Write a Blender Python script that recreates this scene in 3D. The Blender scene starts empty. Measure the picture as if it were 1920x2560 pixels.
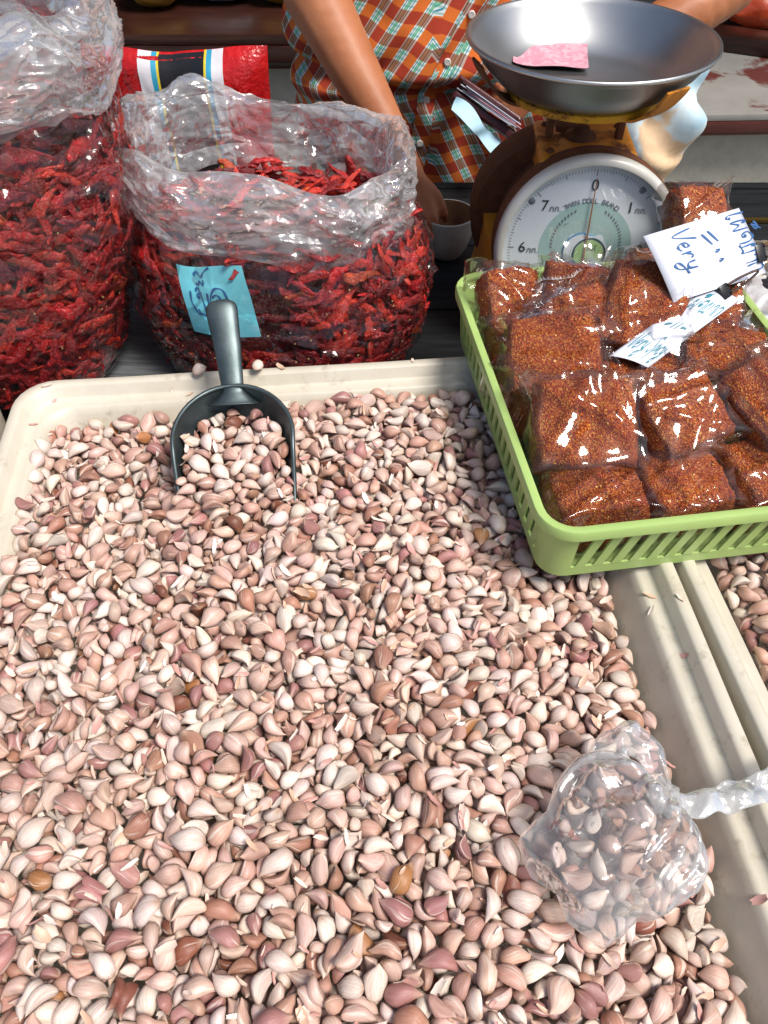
import bpy, bmesh, math, random
import numpy as np
from mathutils import Vector, Matrix, Euler, noise

# ------------------------------------------------------------------ camera, sky, sun, exposure
scene = bpy.context.scene
COL = scene.collection
PI = math.pi
R = math.radians
cam_data = bpy.data.cameras.new('camera')
cam = bpy.data.objects.new('camera', cam_data); COL.objects.link(cam); scene.camera = cam
cam_data.sensor_fit = 'VERTICAL'; cam_data.sensor_height = 36; cam_data.lens = 1923 / 2560 * 36
cam_data.clip_start = .02; cam_data.clip_end = 200
cam.location = (0, 0, .70); cam.rotation_euler = (R(90 - 49), 0, 0)

SUN_EL, SUN_AZ = 60, 124            # azimuth clockwise from +Y: light from the right and a little from the front
world = bpy.data.worlds.new('World'); scene.world = world; world.use_nodes = True
wn = world.node_tree; wn.nodes.clear()
sky = wn.nodes.new('ShaderNodeTexSky'); sky.sky_type = 'NISHITA'; sky.sun_disc = False
sky.sun_elevation = R(SUN_EL); sky.sun_rotation = R(SUN_AZ); sky.dust_density = 3; sky.air_density = 1.0; sky.ozone_density = 1.0
bg = wn.nodes.new('ShaderNodeBackground'); bg.inputs['Strength'].default_value = .050
wo = wn.nodes.new('ShaderNodeOutputWorld')
wn.links.new(sky.outputs[0], bg.inputs[0]); wn.links.new(bg.outputs[0], wo.inputs[0])
sun_d = bpy.data.lights.new('sun', 'SUN'); sun_d.energy = 1.5; sun_d.angle = R(20); sun_d.color = (1, .95, .88)
sun = bpy.data.objects.new('sun', sun_d); COL.objects.link(sun)
sdir = Vector((math.sin(R(SUN_AZ)) * math.cos(R(SUN_EL)), math.cos(R(SUN_AZ)) * math.cos(R(SUN_EL)), math.sin(R(SUN_EL))))
sun.rotation_euler = sdir.to_track_quat('Z', 'Y').to_euler(); sun.location = sdir * 5
scene.view_settings.view_transform = 'Standard'; scene.view_settings.look = 'None'
scene.view_settings.exposure = 1.46; scene.view_settings.gamma = 1; scene.view_settings.use_curve_mapping = False
scene.render.engine = 'CYCLES'
cy = scene.cycles
cy.max_bounces = 10; cy.transparent_max_bounces = 24; cy.diffuse_bounces = 2; cy.glossy_bounces = 3; cy.transmission_bounces = 4
cy.caustics_reflective = False; cy.caustics_refractive = False
cy.use_denoising = True; cy.sample_clamp_indirect = 4

# ------------------------------------------------------------------ helpers
rng = random.Random(11)

def link(o, parent=None):
    COL.objects.link(o)
    if parent is not None: o.parent = parent
    return o

def tag(o, label=None, cat=None, group=None, kind=None):
    if label: o['label'] = label
    if cat: o['category'] = cat
    if group: o['group'] = group
    if kind: o['kind'] = kind
    return o

def thing(name, label, cat, loc=(0, 0, 0), rz=0, group=None, rot=None):
    o = bpy.data.objects.new(name, None); o.empty_display_size = .03
    o.location = loc; o.rotation_euler = rot if rot else (0, 0, rz)
    link(o); return tag(o, label, cat, group)

def mat_of(o):
    return Matrix.LocRotScale(o.location, o.rotation_euler, o.scale)

def obj(name, V, F, m, parent=None, smooth=True, world=False, sharp=None, attrs=None):
    """one mesh object; world=True: V is in world space and parent a top-level thing"""
    me = bpy.data.meshes.new(name)
    if world and parent is not None:
        inv = mat_of(parent).inverted(); V = [inv @ Vector(p) for p in V]
    me.from_pydata([tuple(p) for p in V], [], F)
    if m is not None: me.materials.append(m)
    if smooth:
        me.polygons.foreach_set('use_smooth', [True] * len(me.polygons))
        if sharp: me.set_sharp_from_angle(angle=R(sharp))
    if attrs:
        for k, (typ, data) in attrs.items():
            a = me.attributes.new(k, typ, 'POINT')
            a.data.foreach_set('value' if typ == 'FLOAT' else ('color' if typ == 'FLOAT_COLOR' else 'vector'), np.asarray(data, dtype=np.float32).ravel())
    me.update()
    return link(bpy.data.objects.new(name, me), parent)

class G:
    """collects geometry"""
    def __init__(s): s.V = []; s.F = []
    def add(s, V, F, M=None):
        n = len(s.V)
        s.V += [tuple(M @ Vector(p)) for p in V] if M is not None else [tuple(p) for p in V]
        s.F += [tuple(i + n for i in f) for f in F]; return s
    def obj(s, name, m, parent=None, **k): return obj(name, s.V, s.F, m, parent, **k)

def grid_faces(nu, nv, closed=False):
    F = []
    for i in range(nu if closed else nu - 1):
        a = i * nv; b = ((i + 1) % nu) * nv
        for j in range(nv - 1): F.append((a + j, b + j, b + j + 1, a + j + 1))
    return F

def grid(fn, nu, nv, closed=False):
    V = [fn(i / (nu if closed else nu - 1), j / (nv - 1)) for i in range(nu) for j in range(nv)]
    return V, grid_faces(nu, nv, closed)

def lathe(prof, n=32, cap0=False, cap1=False):
    k = len(prof)
    V = [(r * math.cos(2 * PI * i / n), r * math.sin(2 * PI * i / n), z) for i in range(n) for r, z in prof]
    F = grid_faces(n, k, True)
    if cap0: F.append(tuple(i * k for i in range(n))[::-1])
    if cap1: F.append(tuple(i * k + k - 1 for i in range(n)))
    return V, F

def bevel_box(sx, sy, sz, b=.004, seg=2, M=None):
    bm = bmesh.new(); bmesh.ops.create_cube(bm, size=1)
    bmesh.ops.scale(bm, vec=(sx, sy, sz), verts=bm.verts)
    if b: bmesh.ops.bevel(bm, geom=bm.edges[:], offset=b, segments=seg, affect='EDGES', profile=.6)
    V = [v.co.copy() for v in bm.verts]; F = [tuple(v.index for v in f.verts) for f in bm.faces]; bm.free()
    if M is not None: V = [M @ v for v in V]
    return V, F

def frames(path):
    P = [Vector(p) for p in path]; T = []
    for i in range(len(P)):
        a = P[max(0, i - 1)]; b = P[min(len(P) - 1, i + 1)]; T.append((b - a).normalized())
    up = Vector((0, 0, 1)) if abs(T[0].z) < .9 else Vector((0, 1, 0))
    n = (up - T[0] * up.dot(T[0])).normalized(); out = []
    for p, t in zip(P, T):
        n = (n - t * n.dot(t)).normalized(); out.append((p, t, n, t.cross(n)))
    return out

def tube(path, radii, n=10, flat=1.0, caps=True):
    """radii: number or list; flat squeezes along the frame normal"""
    fr = frames(path); k = len(fr)
    if not hasattr(radii, '__len__'): radii = [radii] * k
    V = []
    for (p, t, a, b), r in zip(fr, radii):
        for i in range(n):
            c = 2 * PI * i / n; V.append(p + a * (math.sin(c) * r * flat) + b * (math.cos(c) * r))
    F = [(i * n + j, i * n + (j + 1) % n, (i + 1) * n + (j + 1) % n, (i + 1) * n + j) for i in range(k - 1) for j in range(n)]
    if caps: F.append(tuple(range(n))[::-1]); F.append(tuple((k - 1) * n + j for j in range(n)))
    return V, F

def catmull(P, m=6):
    P = [Vector(p) for p in P]; out = []
    for i in range(len(P) - 1):
        a, b, c, d = P[max(0, i - 1)], P[i], P[i + 1], P[min(len(P) - 1, i + 2)]
        for s in range(m):
            t = s / m
            out.append(.5 * ((2 * b) + (c - a) * t + (2 * a - 5 * b + 4 * c - d) * t * t + (3 * b - a - 3 * c + d) * t ** 3))
    out.append(P[-1]); return out

def nz(p, f=1.0, s=0.0):
    return noise.noise(Vector((p[0] * f + s, p[1] * f - s * .7, p[2] * f + s * 1.3)))

def crease(p, f, s=0.0):
    """sharp film folds: ridges where two voronoi cells meet"""
    d = noise.voronoi(Vector((p[0] * f + s, p[1] * f + s * .5, p[2] * f - s)))[0]
    return d[1] - d[0]

# ------------------------------------------------------------------ materials
class NT:
    def __init__(s, name):
        s.m = bpy.data.materials.new(name); s.m.use_nodes = True; s.t = s.m.node_tree; s.t.nodes.clear()
        s.out = s.t.nodes.new('ShaderNodeOutputMaterial')
    def n(s, typ, **k):
        nd = s.t.nodes.new(typ)
        for a, v in k.items():
            if a[0] == '_': nd.inputs[a[1:].replace('_', ' ')].default_value = v
            else: setattr(nd, a, v)
        return nd
    def l(s, a, b): s.t.links.new(a, b)
    def surf(s, sh): s.l(sh, s.out.inputs['Surface']); return s.m
    def obj(s): return s.n('ShaderNodeTexCoord').outputs['Object']
    def noise(s, scale, detail=3, rough=.5, vec=None, dist=0):
        nd = s.n('ShaderNodeTexNoise'); nd.inputs['Scale'].default_value = scale; nd.inputs['Detail'].default_value = detail
        nd.inputs['Roughness'].default_value = rough; nd.inputs['Distortion'].default_value = dist
        s.l(vec if vec is not None else s.obj(), nd.inputs['Vector']); return nd.outputs['Fac']
    def ramp(s, fac, stops):
        r = s.n('ShaderNodeValToRGB'); e = r.color_ramp.elements
        while len(e) < len(stops): e.new(.5)
        for el, (p, c) in zip(e, stops): el.position = p; el.color = (*c, 1) if len(c) == 3 else c
        s.l(fac, r.inputs[0]); return r.outputs[0]
    def mix(s, fac, a, b, mode='MIX'):
        m = s.n('ShaderNodeMix', data_type='RGBA', blend_type=mode)
        for v, i in ((fac, 0), (a, 6), (b, 7)):
            if hasattr(v, 'default_value'): s.l(v, m.inputs[i])
            elif isinstance(v, (int, float)): m.inputs[i].default_value = v
            else: m.inputs[i].default_value = (*v, 1)
        return m.outputs[2]
    def math(s, op, a, b=0.0, clamp=False):
        m = s.n('ShaderNodeMath', operation=op, use_clamp=clamp)
        for v, i in ((a, 0), (b, 1)):
            if hasattr(v, 'default_value'): s.l(v, m.inputs[i])
            else: m.inputs[i].default_value = v
        return m.outputs[0]
    def bump(s, h, strength=.3, dist=.002):
        b = s.n('ShaderNodeBump'); b.inputs['Strength'].default_value = strength; b.inputs['Distance'].default_value = dist
        s.l(h, b.inputs['Height']); return b.outputs[0]
    def pbsdf(s, color, rough=.5, metal=0, normal=None, spec=.5, **k):
        p = s.n('ShaderNodeBsdfPrincipled')
        if hasattr(color, 'default_value'): s.l(color, p.inputs['Base Color'])
        else: p.inputs['Base Color'].default_value = (*color, 1)
        if hasattr(rough, 'default_value'): s.l(rough, p.inputs['Roughness'])
        else: p.inputs['Roughness'].default_value = rough
        if hasattr(metal, 'default_value'): s.l(metal, p.inputs['Metallic'])
        else: p.inputs['Metallic'].default_value = metal
        p.inputs['Specular IOR Level'].default_value = spec
        if normal is not None: s.l(normal, p.inputs['Normal'])
        for a, v in k.items(): p.inputs[a.replace('_', ' ')].default_value = v
        return p.outputs[0]

def plain(name, c1, c2=None, rough=.5, metal=0, scale=20, bump=.15, dist=.001, spec=.5, detail=4, **k):
    t = NT(name)
    if c2 is None: c2 = tuple(x * .8 for x in c1)
    f = t.noise(scale, detail, .6); c = t.mix(t.ramp(f, [(.35, (0, 0, 0)), (.65, (1, 1, 1))]), c1, c2)
    return t.surf(t.pbsdf(c, rough, metal, t.bump(t.noise(scale * 6, 3), bump, dist), spec, **k))

def film(name, tint=(1, 1, 1), haze=0.02, haze_col=(.80, .83, .84), rough=.10, k=1.0, bump=.4, bscale=60, cap=.34, cell=0, cellh=.004, squash=1.0):
    """thin clear plastic: see-through, shiny by angle, a little milky"""
    t = NT(name)
    h = t.noise(bscale, 3, .6, dist=.6); nrm = t.bump(h, bump, .004)
    if cell:      # crinkles: flat facets meeting in sharp lines
        mp = t.n('ShaderNodeVectorMath', operation='ADD'); nc = t.n('ShaderNodeTexNoise'); nc.inputs['Scale'].default_value = cell * .5; t.l(t.obj(), nc.inputs['Vector'])
        sc_ = t.n('ShaderNodeVectorMath', operation='SCALE'); sc_.inputs['Scale'].default_value = .9 / cell; t.l(nc.outputs['Color'], sc_.inputs[0]); sq = t.n('ShaderNodeMapping', _Scale=(1, 1, squash)); t.l(t.obj(), sq.inputs[0]); t.l(sq.outputs[0], mp.inputs[0]); t.l(sc_.outputs[0], mp.inputs[1])
        hs = []
        for f_, w_ in ((1, 1.0), (2.7, .2)):
            vo = t.n('ShaderNodeTexVoronoi', feature='DISTANCE_TO_EDGE'); vo.inputs['Scale'].default_value = cell * f_; t.l(mp.outputs[0], vo.inputs['Vector']); hs.append(t.math('MULTIPLY', vo.outputs['Distance'], w_))
        b2 = t.n('ShaderNodeBump'); b2.inputs['Strength'].default_value = 1.0; b2.inputs['Distance'].default_value = cellh; t.l(t.math('ADD', hs[0], hs[1]), b2.inputs['Height']); t.l(nrm, b2.inputs['Normal']); nrm = b2.outputs[0]
    tr = t.n('ShaderNodeBsdfTransparent'); tr.inputs[0].default_value = (*tint, 1)
    gl = t.n('ShaderNodeBsdfGlossy'); gl.inputs['Roughness'].default_value = rough; gl.inputs[0].default_value = (1, 1, 1, 1); t.l(nrm, gl.inputs['Normal'])
    df = t.n('ShaderNodeBsdfDiffuse'); df.inputs[0].default_value = (*haze_col, 1); t.l(nrm, df.inputs['Normal'])
    tl = t.n('ShaderNodeBsdfTranslucent'); tl.inputs[0].default_value = (*haze_col, 1); t.l(nrm, tl.inputs['Normal'])
    dt = t.n('ShaderNodeMixShader', _Fac=.4); t.l(df.outputs[0], dt.inputs[1]); t.l(tl.outputs[0], dt.inputs[2])
    lw = t.n('ShaderNodeLayerWeight'); lw.inputs['Blend'].default_value = .35; t.l(nrm, lw.inputs['Normal'])
    hz = t.math('MULTIPLY', t.ramp(t.noise(bscale * .35, 3), [(.3, (haze * .35,) * 3), (.7, (haze * 1.6,) * 3)]), t.math('ADD', 1.0, t.math('MULTIPLY', lw.outputs['Facing'], 1.6)), clamp=True)
    m1 = t.n('ShaderNodeMixShader'); t.l(hz, m1.inputs[0]); t.l(tr.outputs[0], m1.inputs[1]); t.l(dt.outputs[0], m1.inputs[2])
    fr = t.n('ShaderNodeFresnel'); fr.inputs['IOR'].default_value = 1.5; t.l(nrm, fr.inputs['Normal'])
    fac = t.math('MINIMUM', t.math('MULTIPLY', fr.outputs[0], k), cap)
    m2 = t.n('ShaderNodeMixShader'); t.l(fac, m2.inputs[0]); t.l(m1.outputs[0], m2.inputs[1]); t.l(gl.outputs[0], m2.inputs[2])
    return t.surf(m2.outputs[0])

def attr(t, name):
    a = t.n('ShaderNodeAttribute'); a.attribute_name = name; return a

def garlic_mat():
    t = NT('garlic_skin')
    col = attr(t, 'tint').outputs['Color']; sk = attr(t, 'skin').outputs['Vector']
    st = t.noise(5.0, 6, .65, vec=sk)
    blot = t.noise(.95, 3, .55, vec=sk)
    dirt = t.ramp(t.noise(3.4, 4, .6, vec=sk), [(.66, (0, 0, 0)), (.74, (1, 1, 1))])
    c = t.mix(t.ramp(st, [(.38, (0, 0, 0)), (.62, (1, 1, 1))]), col, t.mix(1.0, col, (.86, .74, .66), 'MULTIPLY'))
    c = t.mix(t.math('MULTIPLY', t.ramp(blot, [(.60, (0, 0, 0)), (.64, (1, 1, 1))]), .55), c, (.78, .70, .61))
    c = t.mix(t.math('MULTIPLY', dirt, .45), c, (.25, .13, .07))
    nrm = t.bump(t.math('ADD', st, t.math('MULTIPLY', t.ramp(blot, [(.585, (0, 0, 0)), (.61, (1, 1, 1))]), -.5)), .34, .0010)
    return t.surf(t.pbsdf(c, .42, 0, nrm, .4))

M = {}
M['garlic'] = garlic_mat()
def tray_mat():
    t = NT('cream_plastic')
    c = t.mix(t.ramp(t.noise(9, 5, .65), [(.4, (0, 0, 0)), (.75, (1, 1, 1))]), (.60, .56, .465), (.50, .45, .35))
    g = t.ramp(t.noise(42, 5, .7), [(.56, (0, 0, 0)), (.70, (1, 1, 1))])
    c = t.mix(t.math('MULTIPLY', g, .5), c, (.24, .19, .12))
    return t.surf(t.pbsdf(c, .38, 0, t.bump(t.noise(70, 4, .6), .12, .001), .5))
M['tray'] = tray_mat()
M['film'] = film('clear_film', haze=.009, rough=.05, k=.85, bump=.10, bscale=45, cap=.5, cell=12, cellh=.030)
M['cuff'] = film('crumpled_film', haze=.25, haze_col=(.95, .97, .98), rough=.09, k=1.3, bump=.12, bscale=50, cap=.45, cell=8, cellh=.030, squash=2.4)
M['packet_film'] = film('packet_film', haze=.008, rough=.05, k=.9, bump=.08, bscale=28, cap=.5)
M['thin_film'] = film('thin_bag_film', haze=.17, rough=.10, k=1.0, bump=.15, bscale=40, cap=.45, cell=14, cellh=.009)
M['thin_tail'] = film('bunched_film', haze=.36, rough=.14, k=1.1, bump=.2, bscale=60, cap=.4, cell=24, cellh=.006)

def chilli_mat():
    t = NT('dried_chilli_skin')
    col = attr(t, 'tint').outputs['Color']
    nv = t.noise(260, 4, .6)
    c = t.mix(t.ramp(nv, [(.35, (0, 0, 0)), (.65, (1, 1, 1))]), col, t.mix(1.0, col, (.55, .4, .4), 'MULTIPLY'))
    return t.surf(t.pbsdf(c, .26, 0, t.bump(t.noise(240, 3, .55, dist=1.2), 1.0, .0035), .7))
M['chilli'] = chilli_mat()
M['seed'] = plain('chilli_seed', (.75, .52, .22), rough=.5)
def flake_mat():
    t = NT('chilli_powder')
    v = t.n('ShaderNodeTexVoronoi'); v.inputs['Scale'].default_value = 760; t.l(t.obj(), v.inputs['Vector'])
    sep = t.n('ShaderNodeSeparateColor'); t.l(v.outputs['Color'], sep.inputs[0])
    c = t.ramp(sep.outputs[0], [(0, (.20, .022, .003)), (.35, (.38, .058, .005)), (.66, (.53, .112, .008)), (.88, (.66, .20, .018)), (.98, (.78, .38, .08))])
    c = t.mix(t.ramp(t.noise(22, 3), [(.3, (0, 0, 0)), (.7, (1, 1, 1))]), c, t.mix(1.0, c, (.6, .42, .4), 'MULTIPLY'))
    return t.surf(t.pbsdf(c, .55, 0, t.bump(v.outputs['Distance'], .9, .002), .4))
M['powder'] = flake_mat()
M['flake'] = (lambda t: t.surf(t.pbsdf(attr(t, 'tint').outputs['Color'], .45)))(NT('chilli_flake'))
M['green'] = plain('lime_plastic', (.40, .56, .18), (.35, .50, .16), rough=.36, scale=8, bump=.06)
M['scoop'] = plain('cast_aluminium', (.125, .155, .16), (.075, .10, .105), rough=.45, metal=.85, scale=26, bump=.25, dist=.0006)
M['steel'] = plain('pan_steel', (.50, .51, .51), (.40, .41, .41), rough=.38, metal=1, scale=6, bump=.03, dist=.0004)
def rusty(name, paint, amount=.5):
    t = NT(name)
    f = t.ramp(t.noise(16, 8, .72, dist=.4), [(amount - .06, (0, 0, 0)), (amount + .05, (1, 1, 1))])
    rust = t.mix(t.noise(60, 5, .7), (.035, .016, .010), (.20, .065, .02))
    p = t.mix(t.noise(9, 3), paint, tuple(x * .8 for x in paint))
    c = t.mix(f, rust, p); ro = t.mix(f, (.75,) * 3, (.38,) * 3)
    return t.surf(t.pbsdf(c, ro, 0, t.bump(t.math('ADD', f, t.noise(120, 4)), .35, .001), .4))
M['orange_paint'] = rusty('chipped_orange_paint', (.72, .28, .03), .44)
M['yellow_paint'] = rusty('chipped_yellow_paint', (.70, .36, .03), .47)
M['dark_rust'] = rusty('dark_rusty_steel', (.045, .018, .010), .60)
M['ring'] = plain('enamel_ring', (.62, .62, .58), (.50, .48, .43), rough=.3, scale=14)
M['white'] = plain('white_dial', (.78, .84, .88), (.72, .79, .84), rough=.4, scale=10, bump=.02)
M['palegreen'] = plain('pale_green_print', (.42, .60, .57), (.36, .54, .52), rough=.4, scale=10, bump=.02)
M['ink_black'] = plain('black_print', (.02, .03, .035), rough=.5)
M['ink_grey'] = plain('grey_print', (.16, .20, .23), rough=.5)
M['ink_blue'] = plain('blue_marker', (.02, .12, .33), (.015, .08, .24), rough=.5)
M['ink_teal'] = plain('teal_marker', (.03, .25, .32), (.02, .17, .24), rough=.5)
M['needle'] = plain('copper_needle', (.42, .17, .07), rough=.35, metal=.3)
M['glass'] = film('dial_glass', haze=.03, rough=.03, k=1.0, bump=.02, bscale=8)
M['lime_sticker'] = plain('lime_sticker', (.40, .64, .24), rough=.4, bump=.02)
M['blue_sticker'] = plain('blue_sticker', (.05, .25, .45), rough=.4, bump=.02)
M['paper'] = plain('white_card', (.70, .73, .82), (.66, .69, .78), rough=.55, scale=8, bump=.05)
M['blue_paper'] = plain('cyan_paper', (.19, .66, .76), (.15, .58, .70), rough=.55, scale=18, bump=.25, dist=.002)
M['note'] = (lambda t: t.surf(t.pbsdf(t.mix(t.ramp(t.noise(75, 5, .6, dist=1.5), [(.42, (0, 0, 0)), (.56, (1, 1, 1))]), (.72, .42, .47), (.60, .26, .33)), .55, 0, t.bump(t.noise(50, 3), .2, .001))))(NT('pink_banknote'))
M['clip'] = plain('black_clip', (.018, .018, .02), rough=.3, metal=.4)
M['wire'] = plain('dark_wire', (.05, .025, .02), rough=.35, metal=.6)
M['skin'] = (lambda t: t.surf(t.pbsdf(t.mix(t.ramp(t.noise(14, 4, .6), [(.3, (0, 0, 0)), (.7, (1, 1, 1))]), (.46, .18, .080), (.35, .115, .046)), .48, 0, t.bump(t.noise(150, 6, .7), .35, .0012), .4, Subsurface_Weight=.12, Subsurface_Scale=.01)))(NT('skin'))
def plaid_mat():
    t = NT('plaid_cotton')
    uv = attr(t, 'weave').outputs['Vector']; sp = t.n('ShaderNodeSeparateXYZ'); t.l(uv, sp.inputs[0])
    fu = t.math('FRACT', t.math('ADD', sp.outputs[0], 50)); fv = t.math('FRACT', t.math('ADD', sp.outputs[1], 50))
    band = t.ramp(fu, [(0, (0, 0, 0)), (.50, (0, 0, 0)), (.515, (1, 1, 1)), (.985, (1, 1, 1)), (1, (0, 0, 0))])
    lite = t.ramp(fv, [(0, (0, 0, 0)), (.47, (0, 0, 0)), (.50, (1, 1, 1)), (.97, (1, 1, 1)), (1, (0, 0, 0))])
    w, b, g, p = (.70, .78, .74), (.06, .28, .42), (.12, .44, .26), (.52, .36, .28)
    st = lambda cs: t.ramp(fu, cs)
    def steps(cs):
        r = t.n('ShaderNodeValToRGB'); r.color_ramp.interpolation = 'CONSTANT'; e = r.color_ramp.elements
        while len(e) < len(cs): e.new(.5)
        for el, (q, c) in zip(e, cs): el.position = q; el.color = (*c, 1)
        t.l(fu, r.inputs[0]); return r.outputs[0]
    A = steps([(0, w), (.515, w), (.56, b), (.60, w), (.655, g), (.70, (.30, .56, .40)), (.745, g), (.80, w), (.86, b), (.90, w)])
    B = steps([(0, p), (.515, (.50, .36, .30)), (.56, (.16, .09, .06)), (.61, (.34, .15, .08)), (.74, (.18, .10, .05)), (.80, (.40, .22, .16)), (.86, (.12, .08, .08)), (.90, (.50, .38, .32))])
    # cross threads thin the light checks
    cross = t.ramp(fv, [(0, (0, 0, 0)), (.58, (0, 0, 0)), (.60, (1, 1, 1)), (.66, (1, 1, 1)), (.68, (0, 0, 0)), (.80, (0, 0, 0)), (.82, (1, 1, 1)), (.88, (1, 1, 1)), (.90, (0, 0, 0))])
    A = t.mix(t.math('MULTIPLY', cross, .55), A, (.05, .33, .30))
    inb = t.mix(lite, B, A)
    off = t.mix(lite, (.40, .050, .024), (.68, .165, .030))
    c = t.mix(band, off, inb)
    return t.surf(t.pbsdf(c, .85, 0, t.bump(t.noise(700, 2), .25, .0006), .2))
M['plaid'] = plaid_mat()
def print_mat():
    t = NT('printed_trousers')
    n1 = t.noise(6, 3, .5, dist=.5)
    c = t.ramp(n1, [(.36, (.42, .60, .70)), (.46, (.62, .74, .78)), (.50, (.66, .76, .79)), (.54, (.72, .52, .33)), (.70, (.72, .50, .30))])
    return t.surf(t.pbsdf(c, .8, 0, t.bump(t.noise(500, 2), .2, .0006), .2))
M['trousers'] = print_mat()
M['button'] = plain('shirt_button', (.72, .68, .62), rough=.3)
def wood_mat(name, c1, c2, rough=.4, sc=(1.2, 14, 14), k=8, spec=.5):
    t = NT(name); mp = t.n('ShaderNodeMapping', _Scale=sc); t.l(t.obj(), mp.inputs[0])
    f = t.noise(k, 6, .65, vec=mp.outputs[0], dist=.3)
    return t.surf(t.pbsdf(t.mix(t.ramp(f, [(.3, (0, 0, 0)), (.7, (1, 1, 1))]), c1, c2), rough, 0, t.bump(f, .3, .002), spec))
M['table'] = wood_mat('black_boards', (.007, .008, .009), (.022, .025, .028), .6, spec=.12)
M['grey_board'] = wood_mat('worn_grey_board', (.05, .058, .064), (.17, .18, .19), .6, (3, 40, 40), 3)
M['dark_wood'] = wood_mat('dark_varnished_wood', (.016, .006, .005), (.05, .016, .010), .3)
M['red_wood'] = wood_mat('dark_red_wood', (.10, .020, .016), (.06, .014, .012), .4)
def bench_mat():
    t = NT('worn_bench_paint')
    f = t.ramp(t.noise(5, 6, .62, dist=.6), [(.50, (0, 0, 0)), (.56, (1, 1, 1))])
    c = t.mix(f, t.mix(t.noise(14, 4), (.21, .20, .18), (.33, .32, .30)), (.12, .030, .024))
    return t.surf(t.pbsdf(c, .5, 0, t.bump(t.noise(60, 4), .25, .001)))
M['bench'] = bench_mat()
M['concrete'] = plain('grey_concrete', (.42, .41, .36), (.34, .33, .29), rough=.85, scale=22, bump=.4, dist=.003, detail=6)
M['red_bag'] = plain('red_plastic', (.55, .012, .012), (.36, .008, .010), rough=.22, scale=18, bump=.5, dist=.006)
M['cyan'] = plain('cyan_print', (.03, .33, .52), rough=.4); M['yellow'] = plain('yellow_print', (.75, .58, .03), rough=.4)
M['off_white'] = plain('off_white_print', (.70, .68, .72), rough=.45); M['black_print'] = plain('black_label', (.012, .012, .014), rough=.3)
M['ceramic'] = plain('white_enamel', (.62, .60, .54), (.50, .47, .40), rough=.3, scale=30)
M['brown_in'] = plain('stained_enamel', (.30, .17, .08), (.20, .10, .05), rough=.4, scale=40)
M['purse'] = plain('maroon_leather', (.085, .016, .018), (.05, .012, .012), rough=.3, scale=40, bump=.3)
M['denim'] = plain('pale_blue_cloth', (.42, .62, .72), (.34, .54, .66), rough=.8, scale=30)
M['yellow_bag'] = plain('yellow_plastic', (.62, .36, .05), rough=.3, scale=14, bump=.4, dist=.004)
M['white_bag'] = plain('white_plastic', (.68, .68, .68), (.55, .56, .58), rough=.3, scale=14, bump=.4, dist=.004)
M['orange_bag'] = plain('orange_plastic', (.72, .10, .02), (.55, .06, .02), rough=.3, scale=14, bump=.4, dist=.004)
M['bottle_green'] = plain('green_plastic', (.01, .10, .075), (.008, .06, .05), rough=.15, scale=14, bump=.5, dist=.004)
M['brass'] = plain('brass_strip', (.30, .19, .05), rough=.3, metal=.8)
M['hair'] = plain('black_hair', (.012, .010, .010), rough=.4, scale=90, bump=.6)
M['root'] = plain('stem_straw', (.42, .24, .08), rough=.6)

# ------------------------------------------------------------------ the setting: floor, platform, table
def slab(name, x0, x1, y0, y1, z0, z1, m, parent=None, b=.003, Mx=None):
    V, F = bevel_box(x1 - x0, y1 - y0, z1 - z0, b, 2, Matrix.Translation(((x0 + x1) / 2, (y0 + y1) / 2, (z0 + z1) / 2)))
    return obj(name, V, F, m, parent, sharp=40)

g = obj('market_floor', [(-60, -60, -.72), (60, -60, -.72), (60, 60, -.72), (-60, 60, -.72)], [(0, 1, 2, 3)], M['concrete'], smooth=False)
tag(g, 'grey concrete floor of the market', 'floor', kind='structure')

table = thing('stall_table', 'black board table carrying the trays, chilli bags and scale', 'table', (0, .55, -.72))
ys = [-.25, -.06, .13, .32, .51, .70, .86, 1.03, 1.22, 1.425]
for a, b in zip(ys, ys[1:]):
    V, F = bevel_box(2.9, b - a - .004, .03, .003, 2, Matrix.Translation((.1, (a + b) / 2 - .55, .72 - .015 + rng.uniform(-.0012, 0))))
    obj('table_plank', V, F, M['table'], table, sharp=40)
for x in (-1.25, 1.45):
    for y in (-.18, 1.33):
        V, F = bevel_box(.06, .06, .686, .004, 2, Matrix.Translation((x, y - .55, .343))); obj('leg', V, F, M['table'], table, sharp=40)
V, F = bevel_box(2.9, .022, .05, .003, 2, Matrix.Translation((.1, 1.4365 - .55, .696))); obj('edge_strip', V, F, M['table'], table, sharp=40)
tb = slab('board_offcut', -.066, .066, -.16, .16, 0, .007, M['grey_board'], None, .002)
tb.location = (-.345, .93, .0005); tb.rotation_euler = (0, 0, R(-4))
tag(tb, 'worn grey wooden board lying on the table between the two chilli bags', 'board')

# raised benches behind the stall
def platform(name, label, x0, x1, y0, y1, ztop, thick, mtop, mtrim, rz=0):
    cx, cyy = (x0 + x1) / 2, (y0 + y1) / 2
    t = thing(name, label, 'bench', (cx, cyy, -.72), rz)
    w, d = x1 - x0, y1 - y0; zt = ztop + .72
    def put(n, sx, sy, sz, x, y, z, m, b=.004):
        V, F = bevel_box(sx, sy, sz, b, 2, Matrix.Translation((x, y, z))); return obj(n, V, F, m, t, sharp=40)
    put('bench_top', w, d, thick * .45, 0, 0, zt - thick * .225, mtop)
    put('front_trim', w, .03, thick * .72, 0, -d / 2 + .0125, zt - thick * .45 - thick * .36 - .001, mtrim)
    put('lower_trim', w, .03, thick * .35, 0, -d / 2 + .03, zt - thick * 1.17 - thick * .18 - .002, mtrim)
    put('plinth', w - .02, d - .06, zt - thick * 1.55, 0, .03, (zt - thick * 1.55) / 2, M['concrete'], .006)
    return t
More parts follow.
